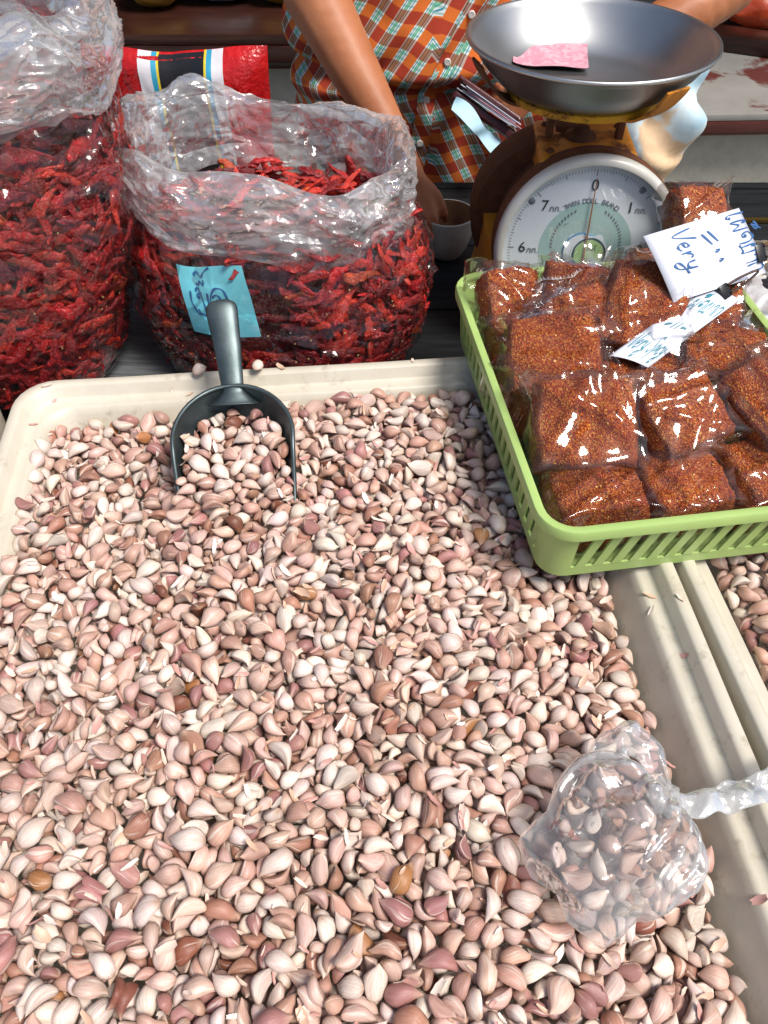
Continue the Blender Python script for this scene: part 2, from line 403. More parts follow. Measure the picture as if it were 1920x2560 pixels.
platform('raised_bench', 'worn grey bench with flaking dark red paint on a concrete plinth behind the trousers', .55, 2.6, 2.2, 3.05, -.165, .04, M['bench'], M['red_wood'], R(2))
platform('wooden_bench', 'dark varnished wooden bench behind the red packet', -2.4, .30, 2.2, 3.3, .02, .055, M['dark_wood'], M['dark_wood'], 0)
# wall far behind the benches; unseen roof added to dim reflections and background
bw = slab('back_wall', -5, 6, 5.2, 5.4, -.72, 2.6, M['dark_wood'], None, .01); tag(bw, 'dark boarded wall far behind the benches', 'wall')

rf = thing('shade_roof', 'unseen roof added over the back of the stall to shade it', 'roof', (0, 4.5, 1.9))
V, F = bevel_box(9, 4.9, .04, .005, 1, Matrix.Translation((-.5, .05, .02))); obj('roof_sheet', V, F, M['dark_wood'], rf, sharp=40)
for x in (-4.6, -1.6, 1.4, 3.6):
    V, F = bevel_box(.08, 4.8, .12, .005, 1, Matrix.Translation((x, .05, -.061))); obj('roof_beam', V, F, M['dark_wood'], rf, sharp=40)
for x in (-4.6, 3.6):
    V, F = bevel_box(.12, .12, 2.498, .005, 1, Matrix.Translation((x, -2.2, -.061 - .061 - 1.249))); obj('roof_post', V, F, M['dark_wood'], rf, sharp=40)
# goods on the wooden bench
def sack(name, label, cat, loc, size, m, seed, rz=0, group=None):
    t = thing(name, label, cat, loc, rz)
    sx, sy, sz = size
    def f(u, v):
        a = 2 * PI * u; e = .62; w = math.sin(PI * (.04 + .92 * v)) ** .45
        c, s = math.cos(a), math.sin(a)
        x = math.copysign(abs(c) ** e, c) * sx / 2 * w; y = math.copysign(abs(s) ** e, s) * sy / 2 * w
        p = Vector((x, y, sz * v)); k = .10 * nz(p, 9 / max(size), seed) + .07 * crease(p, 16 / max(size) , seed)
        return (x * (1 + k), y * (1 + k), max(0, sz * v * (1 + .05 * nz((x, y, 0), 20, seed))))
    V, F = grid(f, 56, 26, True); n = len(V); F.append(tuple(i * 26 for i in range(56))[::-1]); F.append(tuple(i * 26 + 25 for i in range(56)))
    obj('sack_body', V, F, m, t); return t
t = sack('yellow_sack', 'yellow plastic sack at the left end of the wooden bench', 'sack', (-.62, 2.45, .021), (.16, .2, .14), M['yellow_bag'], 1)
t = sack('white_sack', 'crumpled white sack on the wooden bench beside the yellow one', 'sack', (-.45, 2.50, .021), (.2, .2, .12), M['white_bag'], 2)
t = sack('tan_sack', 'small yellowish sack on the wooden bench, next to the arm', 'sack', (-.28, 2.47, .021), (.13, .16, .13), M['yellow_bag'], 3)
t = sack('orange_sack', 'bright orange sack on the raised bench at the right edge', 'sack', (1.27, 2.88, -.164), (.34, .2, .13), M['orange_bag'], 4)
cr = slab('dark_board', -.3, .3, -.05, .05, 0, .045, M['dark_wood'], None, .004); cr.location = (1.22, 2.62, -.1635); cr.rotation_euler = (0, 0, R(-24)); tag(cr, 'dark wooden board lying on the raised bench in front of the orange sack', 'board')
t = sack('red_sack', 'dark red sack in front of the orange one on the raised bench', 'sack', (1.42, 2.72, -.164), (.2, .12, .08), M['red_bag'], 6)

# red printed packet standing behind the middle chilli bag
pk = thing('red_packet', 'red plastic packet with black label between white, blue and yellow stripes', 'packet', (-.33, 1.33, .0005), R(-3))
def pk_shape(u, v, off=0.0, w=.30, h=.265, d=.075):
    # u, v in -1..1 across front; pillow
    q = (1 - abs(u) ** 3) * (1 - abs(v) ** 4)
    x = u * w / 2 * (1 - .05 * (1 - abs(v))); z = h / 2 + v * h / 2
    y = -d / 2 * max(q, 0) ** .6 - .010 * nz((x, 0, z), 16, 4) * (q > .02) - .012 * crease((x, 0, z), 22, 2) * q
    z += .006 * nz((x, 1, z), 12, 3) + (.012 * abs(u) if v > .6 else 0)
    return x, y - off, z
V = []; F = []; nu, nv = 60, 40
for s in (1, -1):
    b = len(V)
    for i in range(nu):
        for j in range(nv):
            x, y, z = pk_shape(-1 + 2 * i / (nu - 1), -1 + 2 * j / (nv - 1)); V.append((x, y if s > 0 else -y * .7 + .001, z))
    F += [tuple(k + b for k in (f if s > 0 else f[::-1])) for f in grid_faces(nu, nv)]
obj('packet_body', V, F, M['red_bag'], pk)
def pk_band(name, x0, x1, m, v0=-.9, v1=1.0, off=.0012):
    g = G(); V = []; n = 8
    for i in range(n):
        for j in range(30):
            uu = (x0 + (x1 - x0) * i / (n - 1)); vv = v0 + (v1 - v0) * j / 29
            uu2 = uu + .05 * (1 - vv) * (1 if uu > .1 else 1)
            V.append(pk_shape(uu2, vv, off))
    return obj(name, V, grid_faces(n, 30), m, pk)
pk_band('black_label', -.14, .34, M['black_print'], -.95, .99, .001)
for (a, b, m, nme) in ((-.36, -.22, 'off_white', 'white_stripe'), (-.22, -.165, 'cyan', 'blue_stripe'), (-.165, -.14, 'yellow', 'yellow_stripe'),
                       (.34, .365, 'yellow', 'yellow_stripe'), (.365, .42, 'cyan', 'blue_stripe'), (.42, .54, 'off_white', 'white_stripe')):
    pk_band(nme, a, b, M[m], -.95, 1.0, .0012)

# ------------------------------------------------------------------ the cream trays
T_ANG = R(5.3); T_C = Vector((-.055, .331, 0)); T_W, T_L = .693, .86
def tray_geo(w, l, h=.102):
    prof = [(.012, .0), (.003, .004), (0, .085), (0, h - .002), (.002, h), (.011, h), (.0135, h - .002), (.017, h - .014), (.019, h - .016), (.028, h - .017), (.031, h - .0165), (.034, h - .019), (.038, h - .026), (.060, .016), (.068, .009), (.085, .007)]
    V = []; ring = []
    def corner_pts(d):
        hw, hl = w / 2 - d, l / 2 - d; r = max(.012, .045 - d * .35); pts = []
        for (sx, sy, a0) in ((1, 1, 0), (-1, 1, 90), (-1, -1, 180), (1, -1, 270)):
            for k in range(7):
                a = R(a0 + 15 * k); pts.append((sx * (hw - r) + r * math.cos(a), sy * (hl - r) + r * math.sin(a)))
        # add midpoints along the straights for slight waviness
        out = []
        for i, p in enumerate(pts):
            out.append(p)
            if i % 7 == 6:
                q = pts[(i + 1) % 28]
                for s in range(1, 12): out.append((p[0] + (q[0] - p[0]) * s / 12, p[1] + (q[1] - p[1]) * s / 12))
        return out
    n = 0
    for d, z in prof:
        P = corner_pts(d); n = len(P)
        for x, y in P: V.append((x * (1 + .0012 * nz((x, y, 1), 6)), y, z + (.0012 * nz((x, y, 0), 7, 3) if z > .05 else 0)))
    k = len(prof); F = []
    for i in range(k - 1):
        for j in range(n): F.append((i * n + j, i * n + (j + 1) % n, (i + 1) * n + (j + 1) % n, (i + 1) * n + j))
    F.append(tuple((k - 1) * n + j for j in range(n))); F.append(tuple(j for j in range(n))[::-1])
    return V, F
def tray(name, label, c, ang, w=T_W, l=T_L):
    V, F = tray_geo(w, l); o = obj(name, V, F, M['tray'], None, sharp=60)
    o.location = (c[0], c[1], .0012); o.rotation_euler = (0, 0, ang); return tag(o, label, 'tray', 'cream plastic trays of garlic')
tray('garlic_tray', 'big cream plastic tray in the middle heaped with loose garlic cloves', T_C, T_ANG)
ex = Vector((math.cos(T_ANG), math.sin(T_ANG), 0)); ey = Vector((-math.sin(T_ANG), math.cos(T_ANG), 0))
T2_C = T_C + ex * (T_W + .010) + ey * .03; T2_ANG = T_ANG + R(.8)
tray('garlic_tray', 'cream tray of garlic at the right edge, partly under the green basket', T2_C, T2_ANG)
tray('garlic_tray', 'cream tray at the left edge of which only one rounded corner shows', T_C - ex * (T_W + .007) - ey * .012, T_ANG + R(1.5))

# ------------------------------------------------------------------ garlic
# settled resting places of the garlic cloves: two numbers each; first x + 500 mm, y + 150 mm and z in half millimetres, three digits each; then, two digits each, 10 + 5 x shape + size step, turns about x y z in steps of 10 degrees + 18
RESTING = [
483234193,94131817,274244189,88191506,355341218,19171800,476266221,84271824,323244188,83151708,619246184,64171606,510294197,74171634,349267195,63171525,304247193,63142118,
592335195,44191910,332294207,69202203,690242143,49142005,453243204,93202013,246268177,79191926,645298166,44191732,265370201,64211834,569256199,79211927,511243200,54181617,
422328198,74181804,313318208,68341634,317275199,49111519,241350180,64171823,601302191,49192017,540263196,19221636,419249199,19072024,733296123,84082021,518227208,29181916,
340243174,14182128,379318204,68181821,375247198,18152019,495249209,33031525,361271186,68191720,294307209,93011816,513316197,68191823,546390198,94151819,429262202,13172016,
425226206,44181719,382296193,59151917,297287198,44111515,537366192,94211727,443283199,33041909,624285175,14011736,748286109,68191734,675339155,33171702,586254190,59221933,
549446191,34241517,378421198,69191931,623297178,43181934,394250199,17151734,741262110,28191834,649279159,68182116,293233182,33161908,715284124,73171813,365331193,84202027,
194421168,19021532,314354208,29252124,310234178,44161704,390277204,63221834,251292173,82191724,452323197,48351428,741354119,44181714,541315199,13191915,235300187,29311215,
364294215,18291702,632380153,19171830,628398171,19181915,663292159,87292111,604257178,54131519,309262193,13201832,721325145,93351628,384437211,54171603,639241164,23222114,
676289152,92181908,429290204,92191635,315298205,37191721,232315172,68231831,376347208,43211621,478248203,62172135,638274155,64291508,562240192,63112127,342544196,34171706,
262266181,17291911,660267155,57351903,243379178,84021708,253319171,79142034,405231187,88151629,701267129,33161403,459377186,33141902,576281186,32201924,565287178,73192022,
401302192,27231919,481302195,13211814,559362190,28201610,391310202,67161820,548277174,63151321,361312206,48241730,659252152,68041805,360364210,73151818,210472171,24192010,
571354180,43221914,559518189,39162136,537299200,17001921,631356177,63181802,498465207,19181420,578244189,63091503,403260188,52261801,393478202,29211421,405334207,87251702,
622342176,92221814,494388192,33151933,561339187,82111827,591268179,58141919,679398147,29251615,466268201,58191707,502269202,13231835,267283182,32181718,652368160,68031613,
675262150,61352036,343319208,37141801,345379212,67172011,700374135,24181901,273316189,32171920,729363124,39271805,196456179,33011815,218313171,24171630,689276133,42171802,
594292179,47191916,685327160,37011703,274330192,82151619,237445172,83231828,287360193,68171814,469438193,38192108,250335179,72161801,627258170,17121915,645246166,62311633,
336279191,78141711,375400206,38191601,656324166,28332114,576301192,23121908,467336204,33081824,537237209,67311815,630415157,69191801,235475180,19041532,218376165,37202023,
285375202,93201612,453412190,63192005,281441200,93172032,605354186,53152013,499501202,63361809,677241136,17191603,638313170,62162020,641336172,49291331,491331198,33041501,
528392193,14242212,470392203,73322003,583371191,38052017,611279178,57151533,420285189,47191713,222333167,78162008,596423182,38191904,515377191,58161926,458283188,38132310,
410541207,69011910,744233113,74191725,715239127,17241724,679314143,47191710,349253192,12161836,359431209,59021519,485277195,19332015,709246111,93131706,691294138,33142201,
247399170,14151801,754339129,42141325,369390196,13231818,527419196,54211709,503327181,64352030,467296187,14321430,323437198,42191531,559270185,36212101,522342191,37191606,
504257203,32042312,419344196,47201920,553249192,17222207,727401127,24172215,676358145,29231606,571327172,69241611,206353153,68241820,450233193,62031731,317405205,62341608,
274297179,41151733,543344188,22191820,495339200,53091819,660436147,63322336,344417209,44331332,506439195,88242409,416412199,39091913,323679212,84181919,371563196,14202111,
433364198,68191415,274489183,39021625,280413202,64031302,708411130,69091915,588232185,32101413,322378191,62191816,233290163,59012120,258249167,53262101,568408191,24112017,
349490200,19211811,435346179,59071403,282284173,71161813,239252170,13091503,591404187,32181810,402518200,29191812,279234171,54211701,519254197,91351419,340410209,38232510,
718482130,59192019,244239166,78342232,488356165,33182036,296263184,28321919,453553204,88071432,290422195,37191833,452304191,27261633,482454193,63251617,693461147,67131833,
448361193,62202124,526453175,24191610,526327185,53272308,368287186,67112505,556378200,48231516,734323116,33191906,464361197,67171511,352240183,35152012,540737197,39321835,
432459195,27202013,520275196,77122110,649411163,82191734,569306177,17181922,333397200,37192016,200403154,67191802,713342131,68071218,602377187,17331905,725417126,93342010,
546237198,52061515,526373177,43212310,264346178,13231730,603237176,11221935,208748148,34171703,519497183,54221818,330495201,49101813,419267184,78192109,380463192,48191832,
624237179,13342228,426570201,59132034,679489138,54181915,527256185,12272029,727237130,63151404,558304187,77182307,300343193,63351425,305334196,22191722,307369195,61191803,
247302163,93321907,483482195,49211830,627432164,13182132,509557206,33171908,619512160,33171628,647388159,57182009,475330190,17122125,627602157,34192206,589471184,32171906,
606321176,67301834,584316187,77202008,443299176,54252010,592310183,38011907,719586117,19232033,537287187,61251618,421300192,18141916,220405155,73201716,731340121,27211816,
285345198,91031801,606371174,43351517,408436202,53262013,340510199,54082001,558258195,22301632,715269112,36221927,500369167,49141424,365234179,31021819,335338199,52131631,
426245188,57052205,315458200,73171614,373237189,76231834,377267192,46171808,340352198,93291525,572504184,48221618,529275188,58271427,718498127,68172015,297390188,78151820,
301498198,14021608,332309196,47171815,639432165,24261928,518467194,82131725,151540148,54121434,590357181,41191614,656230154,18191509,709309136,86192108,634458156,38211423,
290329189,56121907,271581187,63171634,454267174,64302010,213392153,24181917,409280186,72302020,592282178,36231918,408288196,65191810,487290185,27241734,643630151,34211812,
742316128,22281725,303727228,34192016,402417191,38291712,272603184,69191804,585490178,23161803,675423159,73301909,318475187,38051418,458396180,63191326,623489168,18261804,
392377194,57171821,266433192,27161507,577330197,71171817,349297205,72121425,487310204,26012309,286467197,22181826,444254186,53012035,499629202,74121706,266475194,62122104,
415496203,13152009,684552126,43201613,298535189,33101921,123769132,44141809,607312170,68221617,466238207,52232521,621328166,66192021,588389183,57231815,682258128,18171928,
328359189,17091530,362516190,39171414,727447118,37232019,390347198,72191616,396323186,48102106,362420209,17162303,535631193,39171832,724310125,77111718,237330160,23151723,
464318188,26241725,716302117,17132201,380759236,88191822,362478179,73191819,238408164,43171920,254622180,38171624,394273189,52311818,192512166,63091631,542250185,16091324,
680380145,58251833,330416197,63342009,686351143,82151618,449582202,34262033,433388180,67201606,693389125,14201635,737415113,39262230,429489195,28201616,724249110,13201628,
544511195,48191732,493430196,59011412,240280161,72182217,676471139,73161609,565384186,19071727,653457155,22172104,269306176,12251835,205427162,87161611,442624212,59191716,
194499152,34331921,273387180,83221819,359291194,18311505,716524114,64141419,690308134,68232607,377479198,32041426,181568154,68202318,273547181,67191820,325258183,46291301,
459495190,93232120,692431128,18101901,593456186,37202036,185638167,54262001,651349159,52191801,386240182,76112003,386569189,14241620,164532148,33272025,520310176,73201734,
224505163,73171926,757258102,61231113,388525211,54161415,353312194,14342022,498299188,68081430,215345155,33111702,445484206,42171709,186449154,13191728,375371204,77061534,
426424184,67162134,413366191,37052333,704489117,74182136,596444181,23192201,259404190,57061823,618668169,34191829,212528166,28202217,583559173,87211718,386590203,83021609,
659310148,41191436,145590141,19141422,350450201,17141923,342581203,78211816,314292179,33221222,423376178,27221827,329273186,72272121,275275174,60151816,675375152,77091833,
681502139,73021814,613269163,17092034,420320187,42291921,424392187,42191419,537437190,43122229,508279184,18082032,443429177,23211627,624762162,44231620,407623220,59021221,
288401184,52211715,303528176,79181824,393385174,59231934,552292189,85101212,635333160,17241511,644515154,39052401,228388165,37201406,272268166,76181518,247455178,78171613,
381385192,52282023,417459197,26171628,519512198,67161704,716555115,88241932,473476184,13151501,707322125,47251919,310486194,58161924,573384191,26172010,198379148,27121723,
573668185,18192216,724462116,48211831,393662203,43141703,596866174,39191824,396453200,52241819,417852171,39041519,269457185,52192221,147610150,28201523,153489149,39311506,
580418192,57091916,355406210,37141820,366489192,23171506,547429193,68311419,389405206,17301527,471522196,47172208,608507172,17181727,689442142,38121406,574456183,62201831,
632517159,92261530,351392205,72231931,255550188,47181627,734276101,68032403,251482175,68181429,214556166,13171529,436476199,17181935,434237190,77201823,365787228,19161835,
562430200,36011708,406478198,67271924,165607154,63191802,232612177,92211825,287517192,64302332,399400191,61201806,557455200,78222001,176548158,73242006,718509116,54301903,
309388190,46281721,479370178,62081935,439316192,51221906,217642180,13322007,440468183,59191918,521357177,42231703,305409195,52252006,287669201,49321719,430311179,22131500,
472344180,63031822,170449152,17211426,326719222,33181915,602396163,48221833,650563138,63002108,309567187,43101415,373501197,18141614,571606185,73171919,267523174,54182109,
387363186,53231510,372261177,22141930,694558128,59011222,536581186,48231921,657603136,48161532,485410196,62271731,578630176,63181526,549538188,78181732,621362160,23151906,
671251129,74151118,540416190,87272214,264511182,27212214,433272192,30181724,241572174,78181916,469421187,36192022,323461182,18131935,610439180,72131925,334524189,78331630,
438600196,93191423,747275097,21182232,411399196,81251632,528297187,51282014,507400198,67232001,352742225,63161525,352468193,81332013,337447183,87161900,296281180,16151616,
322346192,47101701,236523174,72181723,348630189,33182025,255412183,43041031,297376193,31122226,423607207,38102235,451346181,61132208,614466169,86191906,654484147,77021903,
483632202,18181936,250500178,13161526,192389156,63271901,217429157,78121511,683524132,43322121,409393182,17081830,447440195,11211922,599651173,28181708,165468151,92191709,
714373119,19022436,275257168,26262101,471288190,21141532,230424151,47181422,358350209,37321600,347656198,43211632,364379193,12232117,548406196,61171330,713357127,31112107,
610248165,42231302,547492180,27221812,419621206,34081904,340467189,13111825,302471190,47171734,563618183,14101719,409250173,13251307,401578196,68062512,710460105,48152033,
456429187,22151828,535480188,54281634,147520150,49191709,224625173,33181907,345371183,64101928,663455142,73162124,330328190,51332214,541464194,48072032,707392129,17151209,
309554186,37041621,306305183,54201825,687404130,24171902,286627180,39001511,511345189,21222408,643529151,73182117,242676165,78141704,337256182,51261501,513427188,72111601,
550352180,66032011,675563129,58221906,386507193,91281733,390616202,47172102,430432176,59271326,296462178,43241916,670541126,43121211,504235190,71251615,345229187,12242117,
365545191,69111418,206330162,74201734,315263175,78221708,315640191,34211410,449519194,66162408,600568161,39151518,505390177,13241632,607820167,69181732,467754182,73171833,
338649193,53111501,300318189,62161721,188629152,38142033,424537204,78202124,236590173,27241623,562400180,68261901,300440200,17291518,486570203,38121824,618551170,13181702,
748325110,33101612,398361191,41201404,525237189,48212126,568591176,73162130,347762235,38181801,644593127,48211816,186404148,78361627,426648212,38341302,330633191,37171702,
492370189,25201933,703608134,64061625,455629211,48221631,579405171,53071903,319425194,17011236,546821177,14222013,267360183,67201509,546594195,38182129,681451142,57201828,
183480155,66141912,172665153,79111707,291567167,53252024,506539198,81182613,739464105,32221511,605490170,72171702,665326139,87152130,732254099,26291532,488438199,41231708,
634669158,93181615,571438179,18111422,628722164,64221601,425354176,22191833,725269093,72181815,407373185,26182433,445332186,42271307,734379116,22222332,232375163,62042521,
591542178,68181504,345589200,63321632,160511139,42221603,223835140,19342008,407313187,30151614,308756240,68221910,320544190,77141733,738241102,48211704,565469197,27272217,
220515178,78252034,411673198,62152103,393229198,72241610,454509185,38251620,569575178,22201516,646493150,66161807,160789125,74191904,252591183,47191518,578473172,34081821,
458247180,32151926,461574192,58081935,701300127,72231816,223455172,67331615,475380190,16122505,239819143,59151936,427517176,43172018,557321174,52262202,564481190,43281520,
468812184,59221736,598624161,86181718,671312126,17171820,486520182,47192034,517587187,28191811,572753183,69231828,383284183,32181809,555791195,63361816,364642197,39062032,
198528164,62052223,603742165,27152201,652420148,54181617,509603200,72151726,558714185,34071803,344724223,58161623,626544146,44322101,393540190,18211829,228275152,48181705,
475412175,56152203,723388122,71171334,290761236,33011500,466649197,62211520,698356131,22162008,428586201,22182003,533522186,58161421,382332187,78121829,594512169,23191601,
489665208,53131721,521574202,17261625,701585111,42141734,247247145,39021835,294481177,19231719,630486148,12172036,674581124,23231722,192538165,12331502,466549207,23261730,
490258194,42311429,476502191,78252130,692258116,42221821,539470200,47261703,623568158,53281827,728273112,20182015,331791230,33251922,377725224,64262111,273408181,12272121,
366455182,82212305,224657160,29242204,293680200,53201901,554255165,64161834,294431176,38201502,513683183,78182104,710442108,38171823,607604162,58191921,724573100,47171811,
149735130,48191907,640400149,33201907,560424174,47162016,598804176,34081802,313709207,42151700,358728205,29262118,333573182,48231535,277509178,53222224,619385169,22121615,
693343139,16172118,643651143,63191926,690416135,76262003,213687171,58311910,329672192,68221903,691478119,53141514,659340147,41161813,234264168,81201924,248470183,72171636,
351567196,23231835,454272195,75162219,230560168,77201707,697310125,78271331,581545164,18191535,128743123,33141509,373443193,54231619,366532194,63051315,610531168,77181625,
314613190,62331814,602478169,22182019,476328166,28071929,266289160,43261901,280572177,13292222,666412150,26032316,500287197,25302219,522616197,23232104,583878189,88082036,
731545103,17122634,157571146,37211616,482730193,27211924,628447156,47191428,468584181,49121733,644443149,53051519,193677154,94292121,547611183,38211614,348288183,12092227,
217781133,64181520,591579172,42211800,166501142,57202226,612437170,47001725,317768234,68201927,563548186,78262213,220444164,36111602,386694205,17201918,143571131,42171607,
541226180,29221617,442830169,49211733,491592196,47292021,449867175,54141736,559487195,76252004,375709222,42092101,623618157,58192019,236843144,23141435,209603162,52261817,
279643185,27171724,532311183,66282127,713606124,92051608,198827144,69301817,358532195,23191513,438400182,71141506,203587157,67202216,747251098,31181110,498308183,42102012,
163650139,49152000,292700206,52171702,362676202,22141935,439746166,23172002,334742228,62201814,598344171,44181635,535497194,67101603,514711194,78212115,216419145,48112421,
481437175,19082223,648262137,77262110,291495184,17101730,494564193,61201907,269656178,63231817,512450194,63322432,204512165,12041514,202673175,92301827,547560190,92242524,
582335180,79231713,451783179,33272413,356403189,12151713,440448188,12081902,643554137,67152030,403738154,28211818,520283176,57172003,301274168,63111734,224469157,86212034,
476705196,79172024,243513172,27211424,632353161,14332128,551589184,68321726,211580157,47132101,439414189,66251604,539780189,13191919,563810187,68181829,580268160,13151810,
518408190,71091518,254797129,34312520,575429177,12162404,573227192,71182029,701524114,22181708,509482193,12151808,533541199,36341823,614336158,16161830,420436187,85341234,
499694185,68212029,591243178,46251136,452385180,46232017,535330183,85271307,686534125,37212301,401501200,47162334,376854161,83181720,531648199,12341906,411350186,41122019,
531686192,32161804,487533191,16212208,198439155,17162530,382736225,63081912,253262156,47242018,448674191,38252407,543332184,40241326,285451177,59231714,405604195,24141421,
465848183,38181717,676332130,28221515,557756176,39312307,628324157,76002227,592608162,42071917,703280110,41271526,623654157,82031604,290271178,10202235,280354179,72171932,
361253174,10231803,498449178,87201726,309665193,53121405,440354182,60171515,515648203,18332222,123793120,69201133,463686198,27181931,150552139,69191413,595676163,23141717,
478690185,73111800,322396192,67021511,480399183,77241608,621276151,61181923,396825163,68181908,514263179,20172104,485610199,78192027,133698139,18321816,241787144,74172116,
315792232,83201611,248603166,44151816,521533184,27161412,353611194,47171609,464601207,91161403,185737143,13221900,622464154,67212002,433325178,57271729,610403173,85221532,
659550140,22161717,566295166,78022020,355560187,38032326,461525190,57191735,433682185,62161636,580361186,70161522,618241161,43031202,312333180,82211511,477358184,15212326,
179786123,53191820,660401147,72302634,328553192,28172628,459659202,81211704,474770181,73151528,739400093,53172209,306603174,42191531,520836182,19111603,598537163,48251920,
396351193,17351517,395789152,88012214,499551186,53251926,661390139,17191215,325486189,62111512,288647182,68031608,430402182,51191821,222365150,66201630,437556194,52182130,
551722186,32201427,202839138,14131735,529470184,26241710,480856180,68312103,414598185,73141820,224721147,67222222,642612150,47201716,613294162,71341724,252343165,53151515,
607642161,37181618,499580181,43172123,740345100,19232034,530599184,57201930,559668175,92191800,335384200,57252515,498731185,33171711,657500141,77262003,329702211,27201718,
413528175,39001422,529402182,62172200,438379175,61212003,345323194,38051818,451543174,72142025,533351176,61141713,329587189,87052117,192561156,51181701,253701147,32132220,
243747146,48251830,474837179,93211505,507516191,37191812,557500179,18152333,210496165,91201931,336367196,41101729,483463181,31171534,474537187,13211926,222540166,22232108,
466225198,58202332,462615207,47242023,166747131,28242110,611421159,61151736,579438174,73012203,618539161,92021613,321335175,36242028,355502190,86292136,677603129,57171710,
150642146,17111928,183714151,32181924,371590188,18061310,662586138,26222006,136683133,77042217,522661200,52191702,391750224,62151727,490283159,38221903,330479176,62352035,
212447145,78191923,373609186,72221432,362593204,67052136,189663147,17262122,227707134,34182024,662472141,62122311,222678154,59121306,386820144,43191626,612626147,58202202,
430794165,87181811,659380156,60241736,397674192,19261404,257435180,56181627,413562189,22192017,261534160,34222116,235533156,39181702,372652190,73061204,661362142,21182104,
429524197,41141415,495405185,76311519,230775142,78211923,439266183,55141903,460539189,32032302,468720193,38051104,508371174,42252225,603552167,47061533,461263192,22311507,
557775183,24182123,225760143,66221818,552324190,80271907,329233173,25131616,535557178,37171805,312507188,36281526,402593203,72261816,638255154,76242202,224808142,67301505,
521631210,17011607,311439179,43102133,397765154,73191716,212364143,23122420,579592171,57171730,462483195,51061303,495648210,67361612,264485193,67232005,521783184,82232520,
440521185,77152010,487378179,60161631,588726166,79201413,641711150,38191721,519435185,21222036,602523180,71051829,704425130,26251521,411326175,18191528,403289179,26212022,
563640175,32171817,716332123,52221834,370626196,66181924,617378163,56182032,291603184,41201502,569239165,33221728,742365102,74261125,260302165,30161822,280665171,13232017,
603756167,73131602,244555178,23131707,399807159,62161802,533614194,37341511,137781125,66192017,258465188,61091201,668271128,24141524,437773164,28161617,169599137,78121732,
722606114,58321526,168834124,42151534,438507187,12222335,359703212,32152018,414378169,32172214,361578190,18142211,535710182,22171531,299714217,42251613,326267161,52201831,
380266173,16271808,392264175,66262018,172626145,58302226,169707137,63101428,398457189,24022107,609775169,59051526,413446186,77172323,525727189,67251227,429255171,11242133,
453598189,24151213,311624181,27022309,584648171,73132009,590699169,22152215,670449130,52191802,457293174,77232215,454725183,12101735,489710193,52241926,557313181,30162001,
138661137,52181716,388342172,68202215,387429180,13191916,460351167,72072505,339432188,63241521,286252161,13142017,417511191,57191810,724283102,17251520,286337175,12162220,
305588185,17201508,565828183,72171935,265396181,20241900,287577185,76191632,600243163,41051714,551469178,27222019,596712163,32191820,515334177,26211207,290305176,42121703,
445317178,46061821,516399181,31291110,396704198,61141704,411657195,91181720,544847188,62021800,710429126,56071516,260498183,21162110,305514182,46211431,688323129,53152001,
251523170,57132030,523564177,37211411,421781166,48221910,177495144,36351807,426446189,57191410,299449194,35071223,332694196,79141903,330776228,31122204,177509139,46292520,
502667189,72131304,488792185,32201705,364245185,11121922,421722157,53211810,564853180,72031916,251771145,52251833,709542106,49241628,420473188,46111509,503710176,38251630,
465454188,25181503,435807175,43181513,552623198,16151718,514819189,17011801,201569159,22152117,154689141,68201414,579688156,44222017,324531181,49361303,688279123,37071523,
491785178,42101504,407495185,32161726,736439099,47162420,493867181,53131916,266566182,51221811,521485177,92311822,387624188,94091227,670530120,27171435,181606148,16051322,
417232184,57141811,526795185,43091813,375688184,33162327,520752186,63141513,731529109,22171712,701253128,36252120,358283172,38091831,556661167,13062034,377246169,42162119,
712383115,91222202,381535195,43042314,458700190,62111833,570701177,27211831,132823116,32141910,651538136,73212100,703366121,47282333,504421180,51091919,288745218,33101607,
694605117,37021430,201452159,35301922,393488196,23131718,507800185,17261616,201365134,12251306,502612187,47231800,607681160,23341229,300617182,78201509,564531177,24191429,
508414187,50221604,710331101,47242336,317443192,43291635,326633168,33302124,496532188,80192129,473260185,43122022,484422182,66232133,264449176,37262116,478592189,40182007,
187801124,78232015,541509172,63142214,457682177,39192134,360626175,28222108,555683185,12142108,147768113,33191711,527698189,62172114,599769175,27261613,262231167,21152220,
229359155,52172007,257830150,52051902,475564184,93341104,641321145,33201706,573872172,37251714,290596170,36222021,472314174,66301018,590525165,51261936,421758158,72141812,
160589144,76251918,515631184,23161806,381224182,68201808,459738181,39242129,677300136,71211925,261325178,11061716,571730177,24232227,733479102,51221532,495824183,52181621,
604280158,72211736,341300189,73351918,345602180,24201133,704336129,55242533,533249164,58151709,618312154,23191911,310587174,23282228,646254143,57191421,611594152,66331706,
261278164,77301735,411794157,62181821,186547141,49181725,390337186,20141733,576805175,86191804,707476114,21201715,260560177,37261512,674437137,41221817,412752157,91181529,
597433161,24151915,436249168,21081407,418646182,38161233,514736188,12221616,279471181,13182109,476802172,78181700,296632182,80261635,630502163,35132202,646579134,22162035,
246537178,91262231,266636178,15041914,389641189,67182210,294363182,36031731,454457186,76282226,397559184,91172131,707531129,71251927,719398112,12171832,186817134,32231415,
368749217,48182114,319516175,12171815,539657186,67011816,632308153,22151626,689268119,70311519,361444203,76101422,549670187,41232101,505460191,45251717,281245154,77151536,
607699152,47182217,370314180,47241722,242425164,26261710,451807178,57231716,293410180,20152402,248728121,64161819,284273159,33031822,663569128,86041328,407430173,18161410,
484650190,47211733,672244119,26051204,340537179,12112034,415463186,24312012,358795245,13122124,203630157,36241827,585739178,91231815,403237166,26101909,502599177,12221730,
178753132,79231507,379779232,58152415,271701151,64171626,339562186,86282516,266683156,68231700,327519192,80071428,146666127,53302102,219565148,38221930,391326169,47272107,
